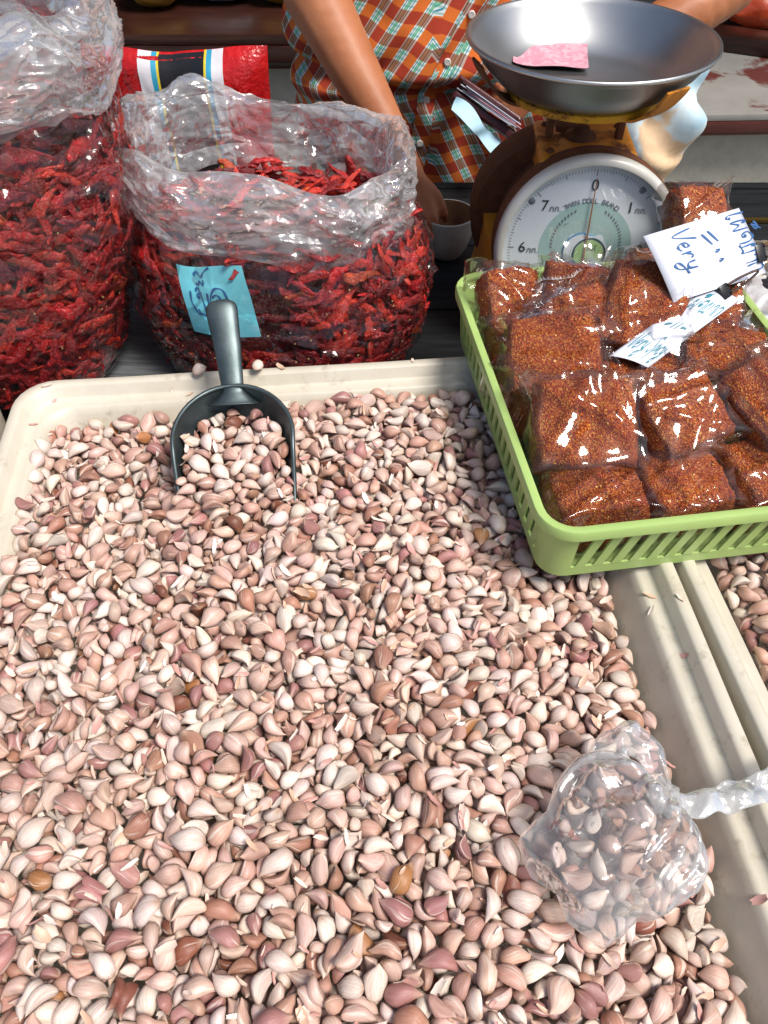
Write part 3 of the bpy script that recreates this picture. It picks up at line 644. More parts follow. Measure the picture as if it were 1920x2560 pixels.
570265178,86351703,439493187,64022212,606331169,11111420,473664188,63141830,485549191,52302231,252655169,31062010,454468187,56182225,619691165,67321811,198784123,17182011,
486331178,13351507,665513129,77201922,627698144,17191711,331290174,64341732,411269161,38211925,469474169,53012115,483391166,23201834,714262090,43002326,756244085,13151827,
524868167,48272006,353669188,26151634,653397145,17112327,586287168,63351819,411298183,70352027,663350142,55181833,258356171,25201827,581533171,20161734,188590156,21231707,
539294166,34151629,572571155,33161735,652315135,59241926,189728138,31241421,255331166,67001821,153524130,62151618,229409153,32341631,345682184,17172125,538754192,93181213,
704354109,24221507,436580192,57211417,468506197,36062229,640363157,12122413,319738219,26201814,306739233,61221635,284691192,78222124,558416171,63361303,223491172,91171634,
351338195,46192009,570341176,50132427,375834154,27162134,376282170,18011507,665368134,72081819,456308167,54051718,438707170,24222330,380400177,82192231,448478191,77071716,
267427172,37151803,621785153,67131336,646353140,43242024,488415164,64151316,212721148,77102121,254764127,12151631,238502158,72221616,227547154,61211708,502346178,16322211,
205420143,27331608,242655164,11261825,581716162,56242318,558311168,28351723,538679169,54292220,464592190,52262531,635293151,61312034,472612200,51112008,370672188,90051525,
548574182,57071802,628474158,36201205,136800125,86021609,268419184,66181836,389438161,48221922,321305182,28182324,533571165,73221827,122819106,63131709,596838170,57272007,
395726208,52172027,239733138,77161611,618719149,17172115,662281131,31111519,697451119,59111314,331660187,17232405,396632194,28211230,496476202,28042307,258375177,93281727,
320657186,57202603,199615151,26182126,597409166,92141918,271623173,57021512,434549183,45231633,507779184,36172336,635571141,92131835,224573162,26231501,486342182,11281601,
491319181,75212136,549641182,21141906,698536119,26191503,530514161,22201832,252436169,57352006,603414177,35221502,693359125,67071626,277525189,90161808,636686153,86241127,
248283142,54071615,454615199,32021635,607470152,41211734,608582162,76271920,363603187,13302133,140647120,14182209,196806123,78182335,285711208,56212124,414588192,61071902,
609844167,37231710,362712216,67222431,570369168,59101833,394373177,31221731,216355133,67202234,326277178,36311704,668488125,67041310,425670184,61191502,261617176,21351425,
508571192,52181905,565494174,29351312,305374179,93341822,230644157,62191433,150631133,47271615,478550204,21311926,440716185,56161715,723431112,31122119,308694195,27171733,
319751227,57201615,451639203,59272003,279398169,71241314,686581118,77342129,510355183,35141924,164482136,21151521,214621162,47281809,411703181,77262031,318351171,53211818,
301419179,77231422,418310170,42262319,479249179,64021326,649510136,21011805,400446191,76251522,695504114,71051606,152815118,13241611,385519185,76242317,621744153,36191503,
381667186,12241707,211716132,87022134,440764151,18141835,239625163,82041616,299582167,23191834,244359162,61161602,430819163,34251703,130774107,68172107,295250179,51252015,
442619190,47202110,546684182,47231307,575773171,23211712,260584171,63161814,192757146,87072029,471494181,25141404,246635182,31012003,345704202,57212027,357267169,42031514,
208540156,62221831,410818152,62161732,364737216,41231819,415491171,32102310,229436139,88131831,549306180,21111628,582783168,17171512,412407177,31201617,732507093,33142128,
200708144,32152004,379708188,49291315,440370187,25211934,691243118,71171715,633558151,26202521,301776242,11022013,440277170,18042134,590351162,27211822,559452175,59181727,
455338183,12282321,393845156,22141803,405842162,71202216,497853171,67211728,178459146,12311004,514846177,67162218,610558157,71131915,652464152,22321334,415817172,77191811,
660526133,25191714,542335164,54302204,447400163,32091208,465464177,71081326,611573155,17321421,161829101,29192514,574519170,62021216,629627148,43031429,224596159,37071527,
528339176,35222009,344485182,51011715,440539182,35231426,274843141,91202136,328807231,15211919,698329108,93221418,463247164,66181805,651276137,16091632,495244176,78111622,
622426150,40161912,479624185,22181704,267239178,11281709,391855161,36352006,299666178,67181917,362694212,72332227,614412163,35201521,327371179,22361721,493524174,37021902,
347335177,77151433,696279122,70321624,390251180,78091914,669591120,88191704,383497177,78191819,489599183,22232204,363658180,22201803,439640200,22141926,495763182,42142429,
591789162,61231129,257844136,14271520,129730108,52142411,317323181,42052134,503762176,49241828,439571187,42131736,388714195,36202206,449761173,22122222,677414131,51182024,
702513102,12261829,174689129,43211503,727350107,46242600,524547185,21111806,749304086,55281028,184699147,90061723,529815181,72161512,282539181,50191909,258672151,92221901,
301389168,72151825,480513174,48341517,459810159,43241722,393577176,53242313,532766184,73321302,254576165,91112014,275598172,72322024,338626175,51171802,515523182,62181616,
432695180,26191710,232740148,11252007,683369116,43271601,703554091,64161811,450658179,44122131,540380178,52311420,192583138,23211911,319595180,47152524,521291165,36011502,
427540177,83001315,630586136,67232109,399358177,41351618,705256109,60081624,180422131,17211526,618639148,76232113,173638144,52202100,599590164,80172106,269826134,48282032,
588598156,48121830,177579146,86142108,617397156,30191912,400695183,85201611,461786172,56211826,518604193,71041406,304652184,30151910,303685178,53232020,353692209,26211907,
374353192,43301729,162556131,31191606,472388171,77152433,640472147,50191834,489678195,72121622,223694149,45162211,504746194,45221826,698592116,66311335,208374150,12142219,
395472167,59221617,546541172,24012219,566747164,71141630,278320168,27171432,703570116,48221032,196598148,37102311,351692191,17192132,622587157,35241729,568559163,30201234,
558697182,31141615,164672145,17152324,596266165,11021620,455282158,52201919,444557178,27141524,622256150,63211633,431283182,16041813,189650148,51221635,290723219,61241313,
163522112,73151901,609229164,17341005,595454162,19161925,610743140,34182012,157720126,66052123,233489149,47192028,302403170,63211803,673233120,81231519,348385191,72181735,
463323169,17151628,582840150,43181915,608857156,42141416,175520141,51161706,515697178,71152203,637602144,31122129,185432146,37192318,218479166,70122034,410641205,42132329,
347717204,51192231,421566168,52151802,297240163,62171516,514555184,53252011,723481090,28201929,537457173,56251927,560569162,77252013,610663153,72201821,692227134,54321723,
137673126,46171419,411770154,41242008,583321160,42201930,156598131,66172122,268566161,17181904,183478140,38041823,685596116,21151915,209805122,31092212,276218191,69361728,
506412162,69031617,672506111,79181424,239370143,58342227,238263147,32191915,422839155,54302434,222609164,36321536,366225178,71182206,385554194,60232331,516761191,45281803,
586669155,31122234,359245167,64001703,575413168,52291902,286330172,12101401,603385169,77282114,713316111,17361724,289547166,53231812,265767134,37031614,722626107,43181524,
432722164,72191530,198692149,43201410,326608175,15201314,686619121,27041512,584626149,86242025,585775162,27022129,450796162,59171834,597497157,66201715,541722177,22241705,
377575185,12222102,434860165,31152116,389684191,22072222,276334160,19241908,434231173,64341902,574658163,71240910,483294165,23052222,517256172,69351924,276530173,32341327,
262455160,44271900,662498131,71081705,242232160,65111534,671618135,62161604,349797221,27241505,530855172,42162017,265756138,16071330,266259146,78241623,283618151,28161811,
452444177,76121709,550548172,12172319,557584158,12221921,636495142,26231818,747293090,22191235,377524175,56141917,519270176,40071919,618805144,57172413,416834166,57151928,
383261159,76211827,512545165,22201825,538387162,58001904,598670141,74202016,149512123,48241234,452841166,77082101,488753175,56161330,577255167,32181521,164815110,72172222,
131756108,41131713,212659171,45281706,259547164,61221834,508860176,26192119,139713119,22221533,237639168,90181603,437847162,26191522,414248162,71102102,492507170,37021808,
425320167,90061614,505836167,44251501,374300171,13172029,256229151,33191512,400306173,27182112,388603180,42191722,463635193,41151513,392654182,51201920,570840172,32211831,
188526152,58012021,622707150,36261704,360839155,47161719,410385165,22351904,584798157,28141913,284422168,93281812,431554176,42041531,145691112,17111230,231595173,16302005,
239661153,47241806,471278179,51152031,479610180,26121426,544866165,72191825,371404191,78201909,742315097,18182223,423740148,26162221,179534146,71141023,174811117,52182221,
360465170,64001717,694440109,62152235,455232172,77021620,563353158,52211810,202464148,63041506,242333139,64172103,265239161,17321734,384312180,58181809,256743116,76201901,
353448189,31351705,208646155,28252008,680228135,77181426,400723158,48182115,330757223,30162435,211601140,44081606,416362166,17321703,395235169,18032126,390296169,91211900,
632756140,27181832,521423168,78052331,207557149,32171604,312493169,28141208,664380132,57141719,427413176,60281717,253827122,18081403,163695130,85071024,588699155,72281913,
401512180,48251915,430461175,53271813,584571162,30141200,463403175,38101915,439667190,36281412,513724194,42062202,151703124,67222014,469646177,18312006,584504162,12281728,
578857163,13162028,161761123,77082217,486847157,18192132,660300134,53251719,458363171,41182321,505470174,33181816,259751123,56221635,609457152,45231931,158779106,22132326,
324385172,78151900,496273161,38201920,675274110,67142116,376236157,73151821,535845162,68111816,298653158,34182035,413631191,82131719,553377173,60202509,286586175,56211813,
436654195,11302201,484746184,56112136,477823175,77121917,592643160,61032135,438264162,81161935,458758162,83001206,655263126,77191731,452295164,11031428,412615172,64211924,
722247084,43061224,423272171,68281828,580499170,46112134,560611174,43341821,210669152,23151908,251422162,66191622,171560144,12172022,164662138,77191921,200818116,86181434,
332712197,33162018,481380154,34151917,530615172,52031536,603507154,51071634,432302156,41211930,588375171,22291902,318685179,29342527,532322160,16111628,623533143,52011219,
401273163,20131508,229443161,45301927,579298172,45261913,705401115,50092316,291262160,47321636,306539160,38341329,502428157,54231735,585582149,79151701,549708161,91211931,
254629165,54331627,161628135,16071317,498749183,10181829,723374103,22321322,178437137,27272209,360855146,41171332,578824164,71182108,214817129,27262201,236694147,37321525,
264400163,47061407,240748121,13321619,646474125,43181809,434631183,27181826,472417167,66272002,250712138,67312035,365421185,26271916,445414165,17111306,236723135,65261611,
258721134,40201725,606725160,55101910,280435180,51111420,688511120,26222120,335315173,24121933,707287084,33171924,444388161,18081834,555364165,72151513,190491134,61352016,
262358162,28031620,525671190,47011632,186365140,34331909,309452182,66281405,423809158,66332022,299786229,77181706,381556161,63221916,523357154,48161804,559235163,17151925,
574721164,67022220,511362165,56261920,504649177,33351424,600301166,53141933,608714145,17191930,412570185,45292017,312400193,70012028,335738205,72172202,560514171,33331518,
656247123,41131910,595231159,72221829,592276161,10111935,448851158,18082103,472735183,27272024,205765131,83181513,204798119,11182033,488811170,36202230,262787123,76332524,
616586146,77061805,568281167,27351618,488262168,77141628,174479116,79241915,648603119,12161718,550388171,71181826,514772179,91102335,219513156,27331503,495806160,82121411,
725309112,55072000,243592158,61312028,321619169,75212134,547771171,22191532,613795157,86322218,185689148,57081633,223737134,77151711,350782215,22242113,435399161,42271734,
343264171,63352210,448325155,33161835,498227178,18352032,502385149,74161824,508447166,34361515,572536157,32151812,487704172,52012412,549488160,17211811,541699174,50232322,
588826159,32011832,310527159,17091803,501260174,47182108,131711124,35151729,372622184,90321521,562866164,78221913,349520188,10141625,557558171,52252335,278558170,30131710,
411422166,18001406,431446158,34151804,288512152,49221934,482534175,27351424,540427169,59361502,523554165,27151913,374513177,57191932,717388103,33361831,494386172,31201725,
249810119,63181001,510290179,30062226,538262176,55181936,171491134,76331915,658539115,43092131,507335151,67201927,507365154,36032008,577227178,65011810,336658163,74302529,
559692162,54232025,161616140,48092118,325574168,47271826,447692180,10232123,423691181,11131829,168579140,11241709,327243164,68351535,502628176,23002225,603357161,41181913,
252365150,27331530,541309163,13292104,594765149,66152019,438369173,79031703,670393128,62032423,445457167,41251117,531539170,66091508,494656192,78041812,737375090,88241706,
632720135,73141808,714584090,36222318,542527179,40191930,626642135,41171629,236804133,31181411,414711161,92211614,575791167,76072421,334225187,71011533,304722199,33121908,
595726151,49111807,269411167,43261804,348400179,83002029,491622188,60261630,167722125,78201629,643225153,24012119,587814161,31201618,225334146,52191520,284308182,12281504,
241765138,85091708,194467155,21171609,234684158,15221933,358769218,30201613,155632119,29012210,494489168,27341532,617370157,50131705,373619158,43211817,429512169,20012122,
553271167,37022005,410457163,76201612,587392170,27351622,335606184,26091412,689534102,27162101,172468130,85192216,597322166,65341303,556732180,71171617,470357182,65261306,
485770171,60211921,462769173,36201808,371767221,78222010,238459162,30361336,316721201,22191428,391418162,18211815,156581129,86101436,547236169,63201613,385466173,22202311,
202732132,26192107,409691181,37362129,399718197,60271712,621835162,87241322,475790172,75162001,715479117,15031714,334340171,28211829,447343162,23361923,410780145,27022118,
621475152,22352416,673287119,22041800,432482172,29131530,548378159,10321710,608485151,52131811,595752148,27191806,722464091,43251722,238302143,29342213,504410174,20171716,
659521119,41272224,733429088,13212004,390288170,76082333,603613149,22121814,215692147,86351912,734391093,71262416,176729139,77102132,239554163,57132124,660238127,70102105,
143787106,63181732,359779211,52301931,535414166,49332021,644242134,43141601,428387158,33211812,584873155,29162201,539353162,61071513,311706185,18181934,422784148,53301836,
452733168,78181815,571670163,17351902,641383150,21351629,604792151,56342416,447722165,63042127,562223180,53241901,635481133,77192027,643676141,73122103,530829168,36261120,
375364167,81211909,551295159,66221928,468491168,91352125,581657156,91131610,273352161,52151801,632652134,36212018,536642181,48082203,201451130,22161933,203478152,58161934,
277373179,91012124,365698192,46041835,486307181,33021627,466518180,56361921,551838173,41271705,162436134,13141704,402623172,61201407,505824177,56351706,588849158,46191301,
313422175,72331732,409313159,47221919,157683118,44132102,390402161,32151913,233751131,12152032,405369164,80021823,449355170,61221827,740287080,91182302,352529172,58151605,
513349163,13261715,347614180,17321400,507530168,25272002,333362176,75191432,730333107,73011818,168801113,61092118,461416172,55202206,731491098,41161402,719537102,45301625,
338751217,41211516,467608184,53061427,490552174,77052007,670470115,56172107,240235133,63101931,352254169,31112424,544326165,78301622,551747177,73202214,642463141,47091831,
665409123,72151929,352647164,29222103,482548174,25291712,212732133,38011122,392524182,65241835,430612187,58191518,515665185,51222028,633662138,71121510,193712133,23261500,
685567112,80232612,357368175,21351815,455458156,24191832,679299115,48081911,683428103,31251828,726264074,47271928,193401117,49081213,484336151,77211810,726354085,78041422,
530345159,47191607,493819156,82282101,351230168,80172229,622225161,23142121,574610163,68301824,191616145,56351508,296549175,30082513,335466161,17151806,509239166,24201814,
575378161,77151908,630234142,61171730,583230159,36201801,586517153,12201917,345512163,69202132,451474168,86051733,489405160,51092224,213454130,38351530,332398180,33362102,
470504171,57352215,534470167,52301608,572704155,13191805,521384162,29211513,664623117,27262028,651289141,52141136,679462127,90161914,189775123,71162013,319224181,36071706,
145827112,65222004,244455138,41171906,591365171,41332133,713277083,67011925,316637163,18321907,396255157,22161820,536393172,12181904,530454162,77281827,511808170,18151832,
182620135,30132229,266501170,56171601,238820116,33192221,420774150,76251930,179593143,20202216,160735117,66202029,180772113,78141633,323502174,12191929,201723137,70162407,
375343172,57021922,471370156,63341611,467429153,33201910,526659165,69151809,315247164,47331505,379380173,57011414,485366147,22201823,508313156,59201812,532729158,42201818,
577647162,32351102,149569118,62002023,289605164,78062421,509268162,12151806,155557112,57151720,464850162,77311410,562793165,63211828,666357128,41251811,709408092,37102328,
295703180,47271509,337497172,42201705,476778168,63201817,550628175,77191825,582449166,70121419,570679172,77182235,646488137,40011921,695290114,31241801,295351170,92141934,
380311162,41211907,472234171,31031821,366643167,13051820,724300091,47121420,455629183,73131401,314395168,21161806,573390172,13161411,647337139,13202115,486564170,50141805,
484582189,20241920,672615104,57122206,418757135,42191524,465863174,37241629,658625117,21232009,152799114,37171601,631807154,79191632,234347157,12221720,352416169,47131810,
233316123,57192031,597484154,26221929,711600082,33142223,418346159,63201815,385645171,58151401,215501144,82201918,425417165,46121218,536871151,72131232,141623141,18062231,
293295168,52101704,440694171,71171811,501402161,33092300,585742160,92332003,467449178,32062034,610646139,21152208,724557091,12221429,132740099,11081335,377680167,12202027,
684546111,51201918,141804101,33191735,619525151,51201736,307673187,10132222,535779162,39211812,713364095,70111815,343279162,47221922,401326161,31211829,435343158,20321608,
478261160,11201809,497299163,12052025,531600164,62211923,314610167,26332132,222378139,48191728,358369195,28331715,434644185,46281704,509635182,27331907,722231103,62151522,
700411110,15051211,171611139,16051919,416678180,27251802,186601138,21131703,266813134,68211813,387743197,52152231,265272141,47201927,388507161,38211824,741256065,44211805,
473596173,52141803,220582139,63252011,669296126,81031606,710472092,23192111,167791107,66172022,514744178,91241934,364675158,53211814,588471161,42141703,270643163,67092018,
336696177,66161914,498677186,61332530,536803171,70221435,266799121,36162213,655627144,67292436,324588152,73221816,143731094,52131824,641550114,63211601,419293170,84361520,
461435170,22121721,584304165,77271713,650411134,31201601,587251159,57151807,616506137,40212120,198742123,32181502,414398163,76142003,228455145,32191812,513301177,91201815,
247831125,57021126,678607110,31211424,330724207,77072015,180552128,33062121,582530154,16221925,655424134,81071910,718401082,59161627,229524133,43151930,327452163,77201820,
619495141,62222023,602692138,48231731,193561125,67141908,560734167,36282035,455482168,86191210,595639146,21011923,478636182,74051521,754276084,66261413,725523099,46191814,
399481181,32162016,377849140,86091410,467628190,65061607,623734149,66031721,514374154,80361315,642668115,73181523,261342147,37222103,203609133,32051821,391308161,31161804,
345567162,33351621,498539173,36021901,678483109,17122427,348581171,37221614,397808144,62351706,644291135,55171826,201518136,82201702,269722127,43341430,523302162,51281611,
529818163,28042033,310780217,18222127,413741136,62151920,585631167,90012004,628825158,32061836,743386094,55242336,302636173,25112012,358680190,24341421,380665161,67241205,
483427157,57072119,253540150,48321534,314580148,22211814,401286168,37011708,428247161,46151823,430775143,52051903,241355141,41201702,270633149,66201829,389365162,57151703,
437416162,77111429,744265086,43181915,725593090,47142228,366561175,62141907,474460165,78161425,610549144,80212106,688338132,78091833,186444129,63151421,297718190,58331407,
484834165,43022132,616872145,32191924,694466126,53251815,301560165,51232124,379730197,76121808,516792173,66141817,225282144,51341606,444860149,31322433,459824167,51232215,
314364170,51211823,438314155,61201819,461358156,26351436,462715157,38201814,617448152,71231829,286490154,59151714,280536155,18001530,467549170,42161821,446589169,71161822,
605804140,43221734,716418074,73161911,241438147,49311730,245468147,18252130,377451171,49212109,199569147,62362014,243782119,38291409,270471167,26321925,639736152,39251629,
628797138,71191827,482497171,66272129,570250179,30162029,660552117,13192503,209744124,31102515,174823114,55161229,237616159,11311719,238672154,65321503,156753115,10171532,
411577173,27351631,568450159,21151933,200477118,59151936,405498163,48151811,507509168,48212110,144603122,52121727,491637181,29062105,480721162,83202108,520713175,62111416,
369378176,23051723,682450110,86271222,203486148,38002204,286438159,26211902,357592176,78241827,535238177,10132108,511492168,22361531,604219176,59161530,542719159,40161816,
599525147,16161831,636643129,65211233,692625095,34181936,186390126,52271832,189418136,22191203,179678130,57182034,220299159,42032224,188830124,62282011,451565192,75182114,
260473171,76052004,269839116,87201836,353495182,23321818,613843146,68171520,290772218,45281627,143817107,75342419,324747212,71161836,437288158,57151818,428755136,68351729,
553347155,22171815,541629168,68001725,431357163,13341719,460528168,37151830,200461121,57011520,422454158,16211803,473282164,12302136,471706177,72121922,534689168,27332427,
315511161,77251509,315571160,71171635,382586175,30191726,479698183,66021818,594655151,32341514,714350099,87122425,248642164,51241631,319793202,25032317,421579178,62151501,
471796156,17162116,550851165,61161724,692574107,22281518,269740123,77181727,552803177,52231920,250693134,21112115,505487180,57041631,664606119,22221434,704610101,71121534,
180384136,66211929,513727167,33031915,395586171,68361521,597598146,16061910,617576127,27221702,208490127,16332011,406444168,42181413,385779143,35012136,578356161,52211821,
153739101,21101534,467259161,70221933,686286099,50231925,344475165,72131608,341794200,22152120,603448162,52272227,620612141,67191935,693416117,12282124,721423100,46191629,
268712142,68322011,318548165,62232335,293761209,10251915,338777212,46022211,256639147,66141933,516400156,16311923,540556168,41051608,659475115,32231928,649382139,36111807,
252270154,72121818,546809156,78152033,663345134,27331715,710531080,29301725,317260157,50201902,317538169,35291134,347458173,62191916,329690173,25232133,520511174,47192025,
680523102,55281931,225725119,47201921,327652164,18052427,731452090,37121801,199553135,22171705,213758122,41251518,325638180,57101821,203376133,65231800,177717135,76232317,
363512169,10221702,672423132,77231703,331766210,86222205,337801216,61261803,230652140,58221811,305280168,26041124,523500161,37201907,572314158,51211907,486471167,52191420,
681389116,57131828,573582167,45191800,392702179,16141721,553527165,12262115,712569087,79212133,397663172,14081917,515821159,68211809,162567128,47131518,364503175,11341617,
431751149,46231927,172407146,52292222,227316156,16152112,535836163,57152235,345771223,82081430,344540168,29041321,414513162,23151902,441818132,53221803,524581172,47071806,
540745163,82161901,226247117,31171813,327436167,62211803,391273159,23161830,485587171,32151801,633430144,52191912,535268161,12211924,199625124,12221814,224737112,52191818,
230669140,35201723,325782205,33172012,387416180,71132032,522593181,65341932,258296146,71042112,548361162,46331715,480673180,41091930,197637142,17222028,301507176,36331913,
188748130,71342316,724450104,30202010,242704131,10291629,334671177,91341829,308740203,75211625,352756216,22181803,248685149,40011811,640511121,76192116,150718099,18131927,
163709114,38011401,238560146,28351601,394633165,76072009,674318113,80171830,210437126,32152018,241517150,78181634,339703158,32092035,380535167,13031733,386546169,66221328,
471349157,27341729,446516165,57151726,622666133,11182120,201655135,16191329,406858144,48262218,425861148,17092000,576341159,55161810,672378123,66031523,674439120,87311801,
188515139,56051930,391725185,48272011,468832159,81231436,381767210,86122428,289378174,76201403,368271163,20081614,374723177,32161822,321765216,45231631,226349130,79362128,
464695168,59061931,582488165,67001720,562841160,74041304,617856129,39171707,203506123,63141930,229371126,55061614,359351181,44301935,395350167,16272119,441504164,62211915,
513282158,50151713,558432168,22001425,646525115,39192015,697382108,59322325,284388161,41211717,389566160,41171809,451578170,12201921,523240165,31151811,633816134,63152132,
592861152,67051413,159611126,66272119,280253152,26341500,270371153,23171715,322463167,77021907,544663167,76091525,715290101,72121509,137711103,67272215,304453159,20211929,
199832112,13161720,422336177,67241728,587222187,86161732,685492116,12172215,726439091,11232020,311661163,51231030,212830116,22191823,171626119,32032035,249308135,37191928,
234420137,78082106,356387175,62012036,372394172,61011401,366525157,28161935,429371153,26161833,466296155,22181816,497568169,52211830,654455130,92002025,726481072,94331711,
289590158,43051726,370328166,43211915,386764134,86161918,415833141,74031400,522531168,51302127,673403111,70142014,662429122,40101709,405473163,65361809,479754165,91122207,
200415117,11221427,258510160,88141605,407527182,72121928,425501171,61241536,558535168,62341430,209610145,56181823,222644145,61111132,223800114,82121114,300611166,56221915,
471745162,26182307,604833150,28142029,707425099,47211404,143739117,52071830,266809112,78111625,492224205,77251720,679287133,45201614,519605164,22151808,626608116,44212116,
708459080,77101931,174538116,59151719,445440157,14141804,524416156,20351823,717444084,32131115,162797085,48191835,232549136,25012209,521324164,74291809,655495114,63151602,
636501127,67192015,262475147,53221905,253752113,76031916,491316160,63151627,546567159,56161830,152656121,66191415,359229154,47221931,418546184,91181805,619819151,15051632,
674360119,31161820,398406170,27211433,462558183,76262435,689614102,76281619,313414182,46242510,190637143,65242011,412728139,22161702,606878158,30181602,358745204,58201732,
702623121,81231823,363716186,16251513,353346175,13281917,507293165,22331705,486451160,41271700,502772156,47151932,647591112,33011720,646622105,15032030,326520154,43141929,
390376161,51201804,493463165,52061510,135771084,57231327,220387119,13151618,229775116,13202013,508463165,58011513,564380162,55051801,549693166,35021228,538831151,81351525,
627465141,75231832,205402124,58171306,220485149,32151825,310358188,67141823,266657152,28201813,385655169,26331329,460336155,61221601,495598174,56021928,597706141,72152118,
331599167,12101826,423431164,35091426,394592181,20151516,497349152,12171705,363664160,62252019,493722180,65031920,650301148,21131728,231764127,50261822,229793129,53121901,
626299166,61301731,289503164,21202314,165552114,27151902,133698104,52271330,184523117,38221814,456569176,60301918,499667165,52141824,612727139,41071333,619753130,32132012,
363716156,47181916,415441164,90181415,400554171,37351919,479225176,48341702,524369149,45221904,547789162,74151812,708306084,28212114,180735121,82191830,215815101,68171819,
280302155,28161716,485736173,26182000,651579119,78241835,269780127,13351221,407342168,62161421,498830150,27282633,156812098,57191713,207334134,43161612,280651157,56171531,
563399161,75241518,284678173,68222113,356695173,77181931,615688138,92132106,292683164,21161729,336726184,57221432,170425098,38211935,465327151,70201810,716342082,38121600,
447359150,22161922,435806145,26091731,485677171,18001415,543606169,42051508,703347094,57092126,709502079,17322112,142621108,68151808,168638119,31271525,218470130,12282207,
399426160,35151826,387703165,51031718,530625172,41212134,509805148,62221802,602850146,77032323,680557094,33091313,165414116,64221425,173812095,68291919,258399146,22241909,
249658152,61362006,382631166,41272002,483573176,31161515,481692167,71031803,545403171,10221733,699405092,55122029,658486129,55331722,492868152,15181232,297845135,53201420,
272441160,17252023,412226168,23351623,453497164,73221821,569760160,22211827,678538094,42131625,698535085,34282127,183460116,12001414,171566122,31001416,235507134,53212001,
372601158,47221908,422410163,17302118,416472161,53141810,398613164,58211813,447697165,62341927,521474168,57341507,496729159,78221713,498790157,58281928,559332162,51312011,
554597158,72161806,582855142,22211930,743293072,28352310,162491115,61251600,280506159,31071533,294527158,53291803,338417176,68011933,455669184,66292222,511781167,78082212,
147827091,13211420,365493168,32352229,433730146,43202134,489789159,74261908,597625137,41191827,161425113,53242006,170778097,23221617,302551154,60252118,689586094,57112007,
209387135,31191913,179704138,45321607,300767204,32222005,211526150,31041431,720543091,55322008,710622102,71132129,721498104,46251733,306763221,32201425,341760205,71191803,
355766206,65021810,306749218,80211836,281557153,16321626,469535167,12201909,495713157,36211901,617813136,85121734,247485163,28011334,287367170,51351906,336577150,66211821,
750245064,57211810,171513120,41271426,194384112,58001609,256819094,13191812,358304174,48301518,330714172,19162116,421801146,67011833,516433162,41181405,511662164,67211913,
574634156,77242119,680335109,58131708,175433112,60171535,227447133,21321834,250565150,43251832,292544153,61331829,355551163,37221531,451525178,51191810,482864152,87151131,
633742132,32171818,697238096,57211616,705499097,13121902,196686131,32011722,295733204,67261908,318661133,68271813,464379167,80171929,726403099,41191727,183648142,72351536,
446815157,47182119,615772142,45301700,169768109,51191230,217461148,16191408,287535165,75122326,276579163,20091801,346660180,76161335,401339180,50171627,476819156,47182300,
711489106,52081605,348705179,17161617,429702163,21281602,597558149,25092312,324702188,51152108,371507165,26001417,379695146,67201726,446791149,67351927,528278166,67351908,
603583137,32141707,189669118,23171723,270283152,46342232,222752113,32362326,287400164,16131825,371413166,79151804,451425151,15151910,515674161,47221918,547822157,71322120,
647574100,22211634,709238091,58011620,298318172,58011521,437792147,21291607,632536121,66191707,683463106,27181524,733386068,85102022,200589133,71041206,243771097,66211711,
431329155,36201912,405563170,47171614,721577074,16141217,265387159,62331717,249834104,43352004,403650168,53262105,423659188,66071902,444830154,27001634,555675158,80161908,
150791092,66202012,348852150,75231833,412697148,34211513,417711135,42342110,178660133,77181724,301779213,47241509,457709177,11261712,452748155,20021307,632248149,26252420,
233386142,25181627,321670172,36201605,420830150,70152317,149746117,50201733,317739199,78101708,157481106,78141829,171582123,79072004,183635126,18031611,299578154,71331715,
398537170,82001602,362631155,22151903,439425154,51141736,522340151,16151817,547470166,32031919,592556153,71052326,224263115,56141927,205426118,81282004,286572148,62151830,
326492156,31151926,335688156,73301303,426525162,20171911,450614177,52061715,587424162,47221935,596544147,17141706,613620126,31131604,704268094,58221620,217413132,48111501,
219548130,72211827,210580128,17231811,300493156,44161808,329618160,86352231,455373160,37351809,477486166,26102006,536501166,60241532,568621156,81241831,253703117,17181733,
375544174,21191503,498499176,45152216,511687160,11151805,542581165,10292228,525739174,27332327,522765157,42211908,575550152,20161920,551826162,23231734,649232127,75232023,
694344109,18082327,200353125,43211907,441751151,77181332,548438163,30221404,674425110,12141912,655641122,28052112,244398148,47161931,245770121,25341722,428718139,16141420,
508866160,81222113,642635129,58251925,681352119,22031412,186463151,66361731,271551166,57082016,286710141,84081917,322561169,77221818,226252153,53181811,372719204,12061928,
188413110,16002407,251323150,13071603,230604149,44031612,294285161,25352232,269758108,48211816,355593163,22352022,403753135,81352102,534490161,18151829,518703162,38161831,
624342153,41151809,664598093,52331901,192654123,51241729,222401136,64061602,310601149,67211817,370770181,11202133,438467167,62051835,524442153,51201931,515586167,27181922,
512621172,23082002,487854130,37141821,563646155,72161913,614714129,21201705,672347116,76181928,282468154,52201822,302701173,19041506,355500156,61211807,507607171,46261932,
502742163,87351534,557725162,28151834,529856158,47061721,670516097,33191706,151701108,32001634,207624142,15341609,214766109,18161426,315237159,56051835,355433176,62181518,
341495162,77291721,360607159,81251905,350637162,52322223,440530168,91221820,561851153,46172335,707435089,43311736,187820107,41081927,265542148,56071713,315766198,34161806,
377830143,15361904,526686171,43132024,641569120,13331912,148752098,28181630,370638166,20222219,369848137,16241610,619823135,26022106,647617130,63221732,441220193,37182124,
227240163,38171531,654660142,23131912,626865153,27201922,167418148,29242024,186593125,51051616,218510127,36151719,239545144,77342305,279380157,45231814,299635153,17151906,
312694149,48202009,458513163,11201830,585613146,80161833,640306140,47201907,605561138,62231729,598683139,45161729,566811159,67221935,695394102,92201721,689594081,73341901,
339594152,27161830,382517159,72211808,360772186,41201607,496757155,68151936,620593122,66131911,632734118,81191907,601872139,13212215,687493092,26022129,736357065,23131812,
